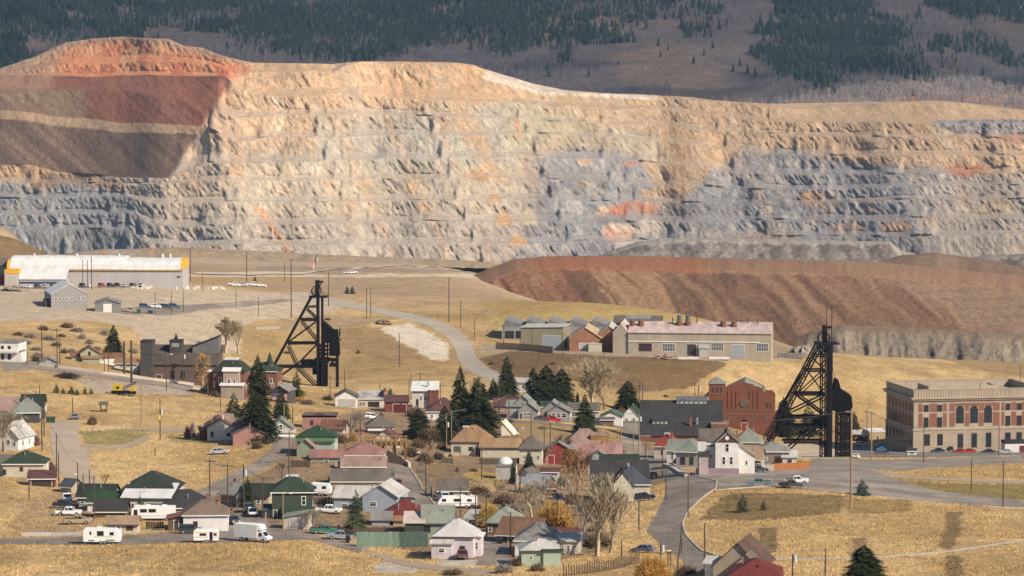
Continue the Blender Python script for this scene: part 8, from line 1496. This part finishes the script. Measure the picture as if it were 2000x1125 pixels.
for a in [(1155, 800, 104, 130, PALE_T, 'broad pale leafless tree on the bank behind the grey cottages', 11, .6, .3, 4, 5), (1166, 1086, 166, 150, PALE_T, 'big pale leafless cottonwood near the bottom of the town', 12, .38, .5, 4, 5, .018), (1192, 1080, 120, 80, GREY_T, 'slender grey leafless tree right of the big cottonwood', 13, .3, .5, 3, 5), (1140, 1060, 90, 46, GREY_T, 'small grey leafless tree left of the big cottonwood', 14, .35, .5, 3, 5), (1038, 1012, 78, 84, PALE_T, 'pale leafless tree in the gully above the pale green roof', 15, .5, .4, 3, 5), (1060, 985, 60, 50, GREY_T, 'grey leafless tree behind the orange shrub', 16, .5, .4, 3, 5), (440, 690, 74, 76, PALE_T, 'pale leafless poplars behind the old mine building', 17, .3, .55, 4, 5), (465, 692, 60, 40, PALE_T, 'pale leafless tree left of the headframe back leg', 18, .3, .55, 3, 5),
          (8, 882, 84, 96, GREY_T, 'leafless tree before the white gabled house at the left edge', 19, .5, .4, 3, 5, .025), (550, 935, 32, 26, DK_T, 'small dark leafless tree behind the green two storey house', 20, .5, .4, 3, 4), (205, 952, 28, 26, DK_T, 'small dark leafless tree beside the dirt road end', 21, .5, .4, 3, 4), (690, 850, 50, 60, GREY_T, 'grey leafless tree behind the charcoal roofed house', 22, .6, .3, 3, 5), (940, 850, 40, 50, GREY_T, 'grey twiggy tree behind the orange brown roof', 23, .6, .3, 3, 5), (1100, 905, 60, 40, BRN_T, 'brown leafless tree in front of the red barn', 24, .5, .4, 3, 5), (1066, 905, 40, 36, GREY_T, 'thin grey tree left of the red barn', 25, .5, .4, 3, 5), (1180, 800, 60, 60, BRN_T, 'brown leafless tree right of the broad pale one', 26, .6, .3, 3, 5), (838, 880, 46, 50, BRN_T, 'brown leafless tree below the dark evergreen', 27, .6, .3, 3, 5), (612, 1038, 44, 46, GREY_T, 'grey leafless tree right of the cream garage shed', 28, .5, .4, 3, 5), (1015, 960, 44, 30, DK_T, 'dark leafless tree beside the blue roofed shed', 29, .5, .4, 3, 4)]: bare(*a)
bare(395, 760, 70, 36, PALE_T, 'tall golden leaved birch beside the brick mansard house', 31, .3, .5, 3, 5, leaves=(LEAF_O, 900), name='birch_tree')
bare(1128, 960, 84, 66, BRN_T, 'rust leaved tree left of the black roofed corner house', 32, .5, .4, 3, 5, leaves=(LEAF_RB, 700), name='leafy_tree')
bare(1110, 925, 50, 44, BRN_T, 'small rust leaved tree behind the weathered white shed', 33, .5, .4, 3, 5, leaves=(LEAF_RB, 400), name='leafy_tree')
# ---- shrubs
def shrub_mesh(seed, mat, n=520):
    r_ = np.random.default_rng(seed); vs = []; fs = []
    for i in range(n):
        a = r_.random() * 6.28; t = r_.random() ** .6; e = r_.uniform(.15, 1.4); d_ = np.array((math.cos(a) * math.cos(e), math.sin(a) * math.cos(e), math.sin(e)))
        p0 = d_ * t * .35 * np.array((1, 1, .7)); p1 = d_ * np.array((.5, .5, 1.0)) * r_.uniform(.7, 1.05) * (1 + .15 * math.sin(3 * a + seed)); w_ = .012 + .012 * r_.random(); n_ = r_.normal(size=3); n_ = np.cross(n_, d_); n_ = n_ / (np.linalg.norm(n_) + 1e-6) * w_; b = len(vs)
        vs += [tuple(p0 - n_), tuple(p0 + n_), tuple(p1)]; fs.append((b, b + 1, b + 2))
        m_ = p0 + (p1 - p0) * .6; q_ = m_ + r_.normal(size=3) * .10; q_[2] = max(q_[2], .02); b = len(vs); vs += [tuple(m_ - n_), tuple(m_ + n_), tuple(q_)]; fs.append((b, b + 1, b + 2))
    return np_mesh('twigs', np.array(vs), np.array(fs), mat)
SH = {m.name: [shrub_mesh(40 + k, m) for k in range(2)] for m in (GREY_T, BRN_T, ORA_T, YEL_T, DK_T)}; SHB = {m.name: [shrub_mesh(60 + k, m, 1700) for k in range(1)] for m in (ORA_T, YEL_T)}
_stem = MB().tube([(0, 0, -.1), (0, 0, .35)], [.04, .02], 5).mesh('stem', BARK)
def shrub(px, py, w_, h, mat, label, group=None, big=False):
    l = hit(px, py); s = F / l.y; P = empty('shrub', l - Vector((0, 0, .05)), random.random() * 6, label=label, cat='shrub', group=group); me = random.choice((SHB if big else SH)[mat.name])
    put('twigs', me, P, sc=(w_ / s, w_ / s * .9, h / s)); put('stem', _stem, P, sc=(1, 1, h / s)); return P
shrub(1085, 1052, 104, 78, ORA_T, 'large orange willow shrub in the middle of the lower town', big=True); shrub(956, 1030, 62, 50, YEL_T, 'golden yellow shrub behind the twin poles', big=True); shrub(1272, 1136, 90, 56, ORA_T, 'orange shrub at the bottom edge left of the street', big=True); shrub(1062, 1045, 50, 50, YEL_T, 'yellow shrub at the left edge of the orange willow', big=True)
for (x, y, w_, h, m, t_) in [(180, 830, 30, 22, BRN_T, 'round brown bush at the head of the dirt road'), (366, 856, 20, 30, BRN_T, 'brown bush left of the white gabled cottage'), (376, 852, 16, 34, GREY_T, 'grey tall bush beside the white gabled cottage'), (475, 866, 24, 18, GREY_T, 'grey bush before the pink cottage, left one'), (520, 866, 26, 18, GREY_T, 'grey bush before the pink cottage, right one'), (503, 876, 32, 18, BRN_T, 'brown bush on the bank in front of the pink cottage'), (65, 870, 42, 24, BRN_T, 'brown hedge bush beside the white gable at the left edge'), (100, 918, 30, 20, BRN_T, 'brown bush behind the maroon shed'), (817, 875, 42, 22, BRN_T, 'rounded brown bush at the end of the viaduct'), (800, 892, 50, 26, DK_T, 'dark bush in the gully below the viaduct'), (830, 905, 46, 28, BRN_T, 'brown bush beside the street lamp in the gully'), (862, 878, 26, 18, BRN_T, 'small brown bush left of the cream cottage'), (856, 898, 36, 18, DK_T, 'dark bush above the gully fence'), (1010, 1105, 40, 20, BRN_T, 'brown bush at the left corner of the mint cottage'), (1050, 1116, 44, 20, BRN_T, 'brown bush at the bottom before the mint cottage'), (985, 1118, 60, 20, GREY_T, 'grey bush at the bottom left of the mint cottage'), (1165, 1066, 90, 30, BRN_T, 'tangled brown brush under the big cottonwood'), (885, 1122, 60, 14, BRN_T, 'low brown brush at the bottom centre'), (1340, 1122, 60, 22, BRN_T, 'brown bush at the bottom left of the umber roof'), (1560, 908, 22, 14, YEL_T, 'yellow bush behind the orange fence'), (590, 862, 20, 14, BRN_T, 'brown bush before the green hipped house'), (668, 866, 40, 22, BRN_T, 'brown bush right of the green hipped house'), (690, 862, 24, 22, ORA_T, 'orange bush right of the green hipped house'), (640, 782, 34, 12, DK_T, 'dark bush below the left headframe'), (585, 785, 30, 12, ORA_T, 'orange bush below the left headframe'), (600, 790, 40, 12, BRN_T, 'brown bush left of the white garage'), (765, 800, 40, 20, BRN_T, 'brown bush beneath the dark red shed'), (810, 815, 50, 26, BRN_T, 'brown bush below the tall white fronted house'), (1148, 820, 30, 16, ORA_T, 'orange bush behind the street spruce'), (1215, 812, 24, 18, M('dummy', (.1, .1, .1)) and BRN_T, 'reddish brown bush near the teal roofed garage'), (70, 706, 24, 12, DK_T, 'dark bush at the end of the pale street wall'), (130, 738, 70, 14, DK_T, 'dark brush on the bank below the ridge street'), (420, 775, 36, 14, BRN_T, 'brown bush below the small dark gabled shed'), (440, 768, 20, 14, GREY_T, 'grey bush at the porch of the mansard house'), (1320, 906, 20, 14, DK_T, 'dark bush in front of the slate roofed house'), (1345, 908, 16, 12, DK_T, 'dark bush beside the porch left of the white house'), (1240, 976, 26, 10, GREY_T, 'grey bush against the cream corner house'), (880, 955, 40, 18, DK_T, 'dark bush above the open dark garage'), (940, 965, 50, 20, BRN_T, 'brown brush in the gully right of the dark garage'), (985, 985, 60, 26, BRN_T, 'brown brush in the gully beneath the sheds'), (1010, 1000, 50, 24, GREY_T, 'grey brush left of the pale gully tree'), (1120, 985, 50, 30, BRN_T, 'brown brush left of the black roofed corner house'), (1100, 950, 40, 26, GREY_T, 'grey brush behind the blue tarpaulin')]: shrub(x, y, w_, h, m, t_)
br = [(35, 655), (60, 660), (95, 664), (120, 658), (45, 690), (70, 684), (110, 676), (140, 690), (160, 662), (85, 645), (150, 648), (50, 672), (125, 690), (175, 672), (190, 684), (20, 676), (205, 655), (260, 690), (130, 640), (75, 700)]
for i, (x, y) in enumerate(br): shrub(x, y, random.uniform(22, 44), random.uniform(8, 15), GREY_T if i % 3 else BRN_T, 'grey brown leafless bush on the slope above the ridge street', 'bushes on the slope above the ridge street')
for i, (x, y) in enumerate([(640, 625), (560, 690), (700, 690), (660, 665), (1000, 715), (1040, 730), (960, 712), (1120, 755), (1210, 770), (1080, 712), (1300, 775), (1160, 712), (990, 705), (1010, 755)]): shrub(x, y, random.uniform(10, 22), random.uniform(5, 9), BRN_T, 'low brown sagebrush scattered on the hillside banks', 'sagebrush on the hillside banks')
tp = [(600, 835), (700, 812), (820, 800), (980, 800), (1230, 830), (1260, 930), (1170, 1010), (1180, 1070), (900, 1095), (700, 1040), (580, 1030), (560, 900)]; BP = [(a[0], a[1]) for a in LAND]; k_ = 0; tr_ = 0
while k_ < 75 and tr_ < 4000:
    tr_ += 1; x, y = random.uniform(560, 1260), random.uniform(800, 1095)
    if not in_poly(np.array(x), np.array(y), tp) or any(in_poly(np.array(x), np.array(y), q_) for q_ in ROADPX) or any(abs(x - a) < 26 and -14 < a2 - y < 26 for a, a2 in BP): continue
    k_ += 1; shrub(x, y, random.uniform(9, 24), random.uniform(7, 15), random.choice((GREY_T, BRN_T, BRN_T, DK_T)), 'leafless brown yard bush between the houses of the town', 'yard bushes between the houses')
# ================================================================ POLES
WOOD = M('pole_wood', (.085, .06, .045), .95, .25, 2, streak=(3, 3, .3)); WOODP = M('pole_wood_pale', (.27, .195, .12), .95, .25, 2, streak=(3, 3, .3)); CER = M('insulator', (.3, .3, .3), .4, .05, 1)
POLES = {}
def pole(px, yt, yb, kind='', pale=False, w_=None, lean=0):
    l = hit(px, yb); s = F / l.y; h = (yb - yt) / s; r = max(.15, min(.24, h * .015)) if w_ is None else w_
    head = 'pale wooden pole' if pale else ('thick dark timber pole' if w_ else 'dark wooden pole')
    if 't' in kind: head += ' with crossarm'
    if 'x' in kind: head += ' and transformer' if 't' in kind else ' with transformer'
    if 'l' in kind: head = 'street lamp pole'
    P = empty('street_lamp' if 'l' in kind else 'utility_pole', l, 0, label=near_label(head, px, yb), cat='street lamp' if 'l' in kind else 'utility pole', group='street lamps' if 'l' in kind else 'utility poles'); m = WOODP if pale else WOOD
    MB().tube([(0, 0, -.6), (lean * h, 0, h)], [r, r * .72], 7).build('pole', m, P)
    if 't' in kind:
        a = MB().box(lean * h - 1.25, lean * h + 1.25, -.07, .07, h - .75, h - .57).build('crossarm', m, P)
        for x in (-1.1, -.4, .4, 1.1): MB().tube([(lean * h + x, 0, h - .565), (lean * h + x, 0, h - .35)], .06, 5).build('insulator', CER, a)
    if 'x' in kind: MB().tube([(.42, 0, h * .62 if 'm' in kind else h - 2.4), (.42, 0, (h * .62 if 'm' in kind else h - 2.4) + 1.3)], .3, 8).build('transformer', M('transformer_grey', (.48, .48, .48), .5, .05, 1), P)
    if 'y' in kind: MB().box(-.3, .1, -.3, -.2, h * .5, h * .5 + 1.2).build('marker', M('marker_yellow', (.65, .55, .02)), P)
    if 'l' in kind:
        d_ = -1 if 'a' in kind else 1; a = MB().tube([(0, 0, h - .3), (d_ * .9, 0, h + .1), (d_ * 1.6, 0, h)], .05, 5).build('arm', METAL, P); MB().box(d_ * 1.6 - .35, d_ * 1.6 + .35, -.15, .15, h - .12, h + .06).build('lamp_head', TRIM, a)
    POLES[(px, yb)] = l + Vector((lean * h, 0, h - .4)); return P
for a in [(82, 633, 710, 't'), (112, 641, 719, 't'), (117, 652, 719), (204, 690, 729), (212, 668, 731), (219, 668, 712), (243, 666, 733, '', False, .42), (257, 664, 748, '', False, .42), (298, 702, 738, '', True), (325, 691, 764, 'tl'), (358, 685, 749, 'x'), (53, 685, 712), (276, 747, 829, '', True), (313, 777, 861, 'xmy'), (142, 776, 819), (78, 752, 812), (71, 763, 806, 'la'), (82, 784, 882), (86, 783, 852, 'x'), (111, 845, 934), (115, 885, 952), (57, 935, 978), (152, 902, 978), (163, 925, 988, 'la'), (175, 916, 952), (184, 928, 1014), (303, 873, 891),
          (431, 778, 818), (488, 825, 895, '', True), (555, 785, 852, '', True), (572, 794, 848), (564, 840, 925, '', False, None, .02), (410, 894, 970, 't'), (445, 903, 992, 't'), (476, 905, 1006, 'x'), (513, 930, 1014), (553, 962, 1038, 'l', True), (685, 816, 860), (704, 808, 850), (832, 882, 965, 'la'), (645, 735, 780), (673, 721, 766), (742, 750, 770), (780, 650, 716), (799, 740, 775), (803, 730, 780), (821, 725, 765, 't'), (860, 748, 790, 't'), (814, 793, 858, '', True), (825, 817, 862), (843, 816, 878, '', True), (872, 810, 872, 'xm', True), (882, 800, 872, '', True), (975, 735, 820), (994, 768, 840), (1037, 800, 858), (1063, 833, 885), (1075, 825, 866), (1010, 836, 862, 'l'),
          (941, 870, 938), (1007, 905, 978), (899, 948, 1008, 't'), (929, 960, 1048), (950, 958, 1052, 't'), (997, 998, 1078), (1146, 905, 958, 'x', True), (1248, 975, 1038), (1076, 1008, 1040), (1165, 1000, 1088), (1017, 1060, 1098), (1214, 1053, 1092), (1290, 1060, 1108, 'xm'), (1301, 905, 975), (1344, 925, 1010), (1331, 1017, 1080), (1376, 1020, 1108), (1322, 1040, 1112, '', False, None, .12), (1548, 1080, 1128, 'xm'), (1612, 1070, 1128), (1662, 796, 994, 't', True, .26), (1897, 897, 957), (1959, 900, 992), (1702, 802, 899, 't', True), (1693, 800, 864, 't'), (1804, 832, 903), (1735, 820, 868), (1993, 712, 754), (1951, 830, 892), (1357, 745, 790, 't'), (1364, 750, 792, 'x'), (1249, 742, 782), (1255, 744, 782), (1207, 833, 868, '', True), (1213, 833, 870, '', True), (1237, 815, 886, '', True), (1248, 805, 886, 'x', True), (1261, 862, 905, ''), (1294, 870, 930),
          (162, 507, 562), (171, 507, 562), (179, 501, 566), (372, 485, 549), (482, 490, 557), (396, 533, 567), (303, 570, 616), (335, 568, 614), (358, 562, 610), (461, 567, 601), (569, 505, 621), (642, 530, 599), (716, 562, 622), (724, 565, 619), (877, 542, 629), (505, 580, 618), (556, 512, 552), (1016, 640, 688), (984, 632, 684), (1039, 640, 690), (1100, 650, 696), (1052, 690, 706), (1180, 688, 720), (927, 620, 665), (900, 585, 640)]: pole(*a)
# ---- wires
WIRE = M('wire', (.30, .28, .26), .5, .05, 1, metal=.3); WIRED = M('wire_dark', (.05, .05, .05), .6, .05, 1)
def wire(label, keys, sag=.03, m=WIRE, r=.045, n=1):
    P = empty('power_line', POLES[keys[0]], 0, label=label, cat='power line', group='power lines'); o0 = POLES[keys[0]]
    for j in range(n):
        mb = MB()
        for a, b in zip(keys[:-1], keys[1:]):
            A, B_ = POLES[a] - o0, POLES[b] - o0; L = (B_ - A).length; pts = [A.lerp(B_, t / 14) + Vector(((j - (n - 1) / 2) * .7, 0, -4 * sag * L * (t / 14) * (1 - t / 14) - j * .25)) for t in range(15)]; mb.tube(pts, r, 4)
        mb.build('wire', m, P)
POLES['ext1'] = Vector(ray_pt(700, 792, 1120)); POLES['ext2'] = Vector(ray_pt(2010, 842, 1160)); POLES['ext3'] = Vector(ray_pt(-20, 612, 1180))
wire('long pale cable crossing the middle of town to the dark hall', [(645, 780), (882, 872), (994, 840), (1248, 886)], .012, n=1, r=.06); wire('pale cable from the hall corner past the church to the right headframe', [(1248, 886), (1662, 994)], .01, r=.06); wire('pair of thin wires between the crossarm poles of the left street', [(410, 970), (445, 992), (476, 1006), (513, 1014)], .02, WIRED, .03, 2); wire('wires strung between the poles of the ridge street', [(82, 710), (112, 719), (212, 731), (325, 764), (358, 749)], .02, WIRED, .035, 2); wire('wires running from the twin poles over the brown barn', [(899, 1008), (929, 1048), (950, 1052), (997, 1078)], .02, WIRED, .03, 2); wire('pale wires between the parking lot poles', [(1662, 994), (1702, 899), (1804, 903), (1951, 892)], .02, WIRE, .035, 2); wire('pale wires in front of the dark hall', [(1207, 868), (1237, 886), (1294, 930)], .03, WIRE, .035, 2); wire('thin wires over the gully beside the cream cottage', [(814, 858), (843, 878), (882, 872), (941, 938), (1007, 978)], .02, WIRE, .03, 2); wire('thin wires climbing to the works on the hill', [(1248, 886), (1255, 782), (1180, 720), (1100, 696)], .02, WIRE, .03, 2); wire('thin wires along the left edge poles', [(82, 882), (111, 934), (152, 978), (184, 1014)], .02, WIRED, .03, 1); wire('thin wires over the mine flats', [(372, 549), (482, 557), (569, 621), (716, 622), (877, 629)], .02, WIRED, .035, 1)
# ================================================================ DRY GRASS
NG = 260000
gy = np.exp(rng.uniform(math.log(598), math.log(1350), NG)); gx = rng.uniform(-.165, .165, NG) * gy; gzv = gz(gx, gy); gp, gq = proj(gx, gy, gzv)
keep = np.ones(NG, bool)
for pl in ROADPX: keep &= ~in_poly(gp, gq, pl)
jj = np.clip(np.searchsorted(Rr, gy), 0, NR - 1); ii = np.clip(((gx / gy - U[0]) / (U[1] - U[0])).astype(int), 0, NU - 1); gc = C[jj, ii]
keep &= (gc[:, 0] > 1.95 * gc[:, 2]) & (rng.random(NG) < np.clip((gc[:, 0] - .12) / .22, .06, 1)) & (rng.random(NG) < np.clip(1.25 - (gy - 600) / 900, .3, 1))
keep &= vnoise(gx / 3.5, gy / 5, 77) > .30
for o in COL.objects:
    if o.parent is None and o.get('category') in ('house', 'shed', 'garage', 'barn', 'hall', 'church', 'building', 'workshop'):
        keep &= ((gx - o.location.x) ** 2 + (gy - o.location.y - 4) ** 2 > 36)
gi = np.nonzero(keep)[0][:90000]; n = len(gi)
hgt = (.16 + .28 * rng.random(n)) * np.clip(.6 + .8 * vnoise(gx[gi] / 9, gy[gi] / 12, 78), .6, 1.4); cols = gc[gi] * (0.95 + .5 * rng.random(n))[:, None]
Vg = []; Fg = []; Cg = []; NBL = 4
for k in range(NBL):
    a = rng.random(n) * 6.28; wd = .035 + .07 * rng.random(n); ln = rng.normal(size=(n, 2)) * .18; ox, oy = rng.normal(size=n) * .3, rng.normal(size=n) * .3
    bx, by, bz = gx[gi] + ox, gy[gi] + oy, gzv[gi] - .04
    Vg.append(np.stack([np.stack([bx - wd * np.cos(a), by - wd * np.sin(a), bz], -1), np.stack([bx + wd * np.cos(a), by + wd * np.sin(a), bz], -1), np.stack([bx + ln[:, 0], by + ln[:, 1], bz + hgt * rng.uniform(.7, 1.2, n)], -1)], 1).reshape(-1, 3)); Cg.append(np.repeat(cols * rng.uniform(.85, 1.15, n)[:, None], 3, 0))
Vg = np.concatenate(Vg); Fg = np.arange(len(Vg)).reshape(-1, 3)
go = bpy.data.objects.new('dry_grass', np_mesh('dry_grass', Vg, Fg, vcol_mat('grass_blades', [(2.0, .12, (1, 1, 1))]), False, np.clip(np.concatenate(Cg), .02, .8))); link(go); tag(go, 'dry straw coloured grass tufts covering the slopes', 'grass', kind='stuff')
# ================================================================ PEOPLE (tiny in the view)
def person(label, px, py, pose, top_c, leg_c):
    l = hit(px, py); P = empty('person', l, 0, label=label, cat='person'); sk = M('skin', (.42, .26, .18), .7, .05, 2)
    lean = pose.get('lean', 0); hipz = .92; ch_ = Vector((lean * .5, 0, hipz + .5 * math.cos(lean))); nk = Vector((lean * .62, 0, hipz + .62 * math.cos(lean)))
    verts = [(0, 0, hipz), tuple(ch_), tuple(nk)]; edges = [(0, 1), (1, 2)]; rad = [.15, .17, .07]
    def chain(start, pts, rs):
        prev = start
        for p, r_ in zip(pts, rs): verts.append(tuple(p)); rad.append(r_); edges.append((prev, len(verts) - 1)); prev = len(verts) - 1
    for sg in (-1, 1):
        chain(0, [(0, sg * .1, .86), (sg * .06, sg * .11, .48), (sg * .08 - .02, sg * .12, .08), (sg * .08 + .14, sg * .13, .04)], [.1, .07, .05, .045])
        chain(1, [(ch_.x, sg * .2, ch_.z + .02), (ch_.x + pose.get('arm', .05), sg * .25, ch_.z - .27), (ch_.x + pose.get('hand', .1), sg * .2, ch_.z - .5)], [.07, .05, .038])
    me = bpy.data.meshes.new('body'); me.from_pydata(verts, edges, []); me.materials.append(top_c); o = bpy.data.objects.new('body', me); link(o, P)
    md = o.modifiers.new('skin', 'SKIN'); 
    for i, r_ in enumerate(rad): me.skin_vertices[0].data[i].radius = (r_, r_)
    me.skin_vertices[0].data[0].use_root = True; o.modifiers.new('sub', 'SUBSURF').levels = 1
    h0 = nk + Vector((lean * .12, 0, .17)); hd = MB(); n, m = 10, 7; hd.add([(h0.x + .095 * math.sin(math.pi * j / m) * math.cos(2 * math.pi * k / n), h0.y + .08 * math.sin(math.pi * j / m) * math.sin(2 * math.pi * k / n), h0.z + .12 * math.cos(math.pi * j / m)) for j in range(m + 1) for k in range(n)], [(j * n + k, (j + 1) * n + k, (j + 1) * n + (k + 1) % n, j * n + (k + 1) % n) for j in range(m) for k in range(n)]); hd.add([(h0.x + .11, 0, h0.z), (h0.x + .085, -.02, h0.z - .03), (h0.x + .085, .02, h0.z - .03)], [(0, 1, 2)]); hd.build('head', sk, P, True)
    hr = MB(); hr.add([(h0.x - .015 + .105 * math.sin(math.pi * .5 * j / 4) * math.cos(2 * math.pi * k / n), .09 * math.sin(math.pi * .5 * j / 4) * math.sin(2 * math.pi * k / n), h0.z + .015 + .125 * math.cos(math.pi * .5 * j / 4)) for j in range(5) for k in range(n)], [(j * n + k, (j + 1) * n + k, (j + 1) * n + (k + 1) % n, j * n + (k + 1) % n) for j in range(4) for k in range(n)]); hr.build('cap', pose['cap'], P, True)
    for sg in (-1, 1): MB().tube([(0, sg * .1, .93), (sg * .03, sg * .105, .66), (sg * .06, sg * .11, .48), (sg * .07, sg * .12, .12)], [.125, .105, .085, .08], 8).build('trouser_leg', leg_c, P)
person('person in light blue clothes and white cap leaning at the teal grey pickup', 1508, 951, dict(lean=-.5, arm=-.12, hand=-.2, cap=TRIM), M('shirt_blue', (.22, .32, .45), .9, .1, 2), M('jeans_blue', (.12, .17, .27), .9, .1, 2))
person('person in grey clothes standing on the dirt yard near the white board shed', 967, 949, dict(lean=.02, cap=GREY_T), M('coat_grey', (.16, .15, .14), .9, .1, 2), M('trousers_dark', (.07, .065, .06), .9, .1, 2))
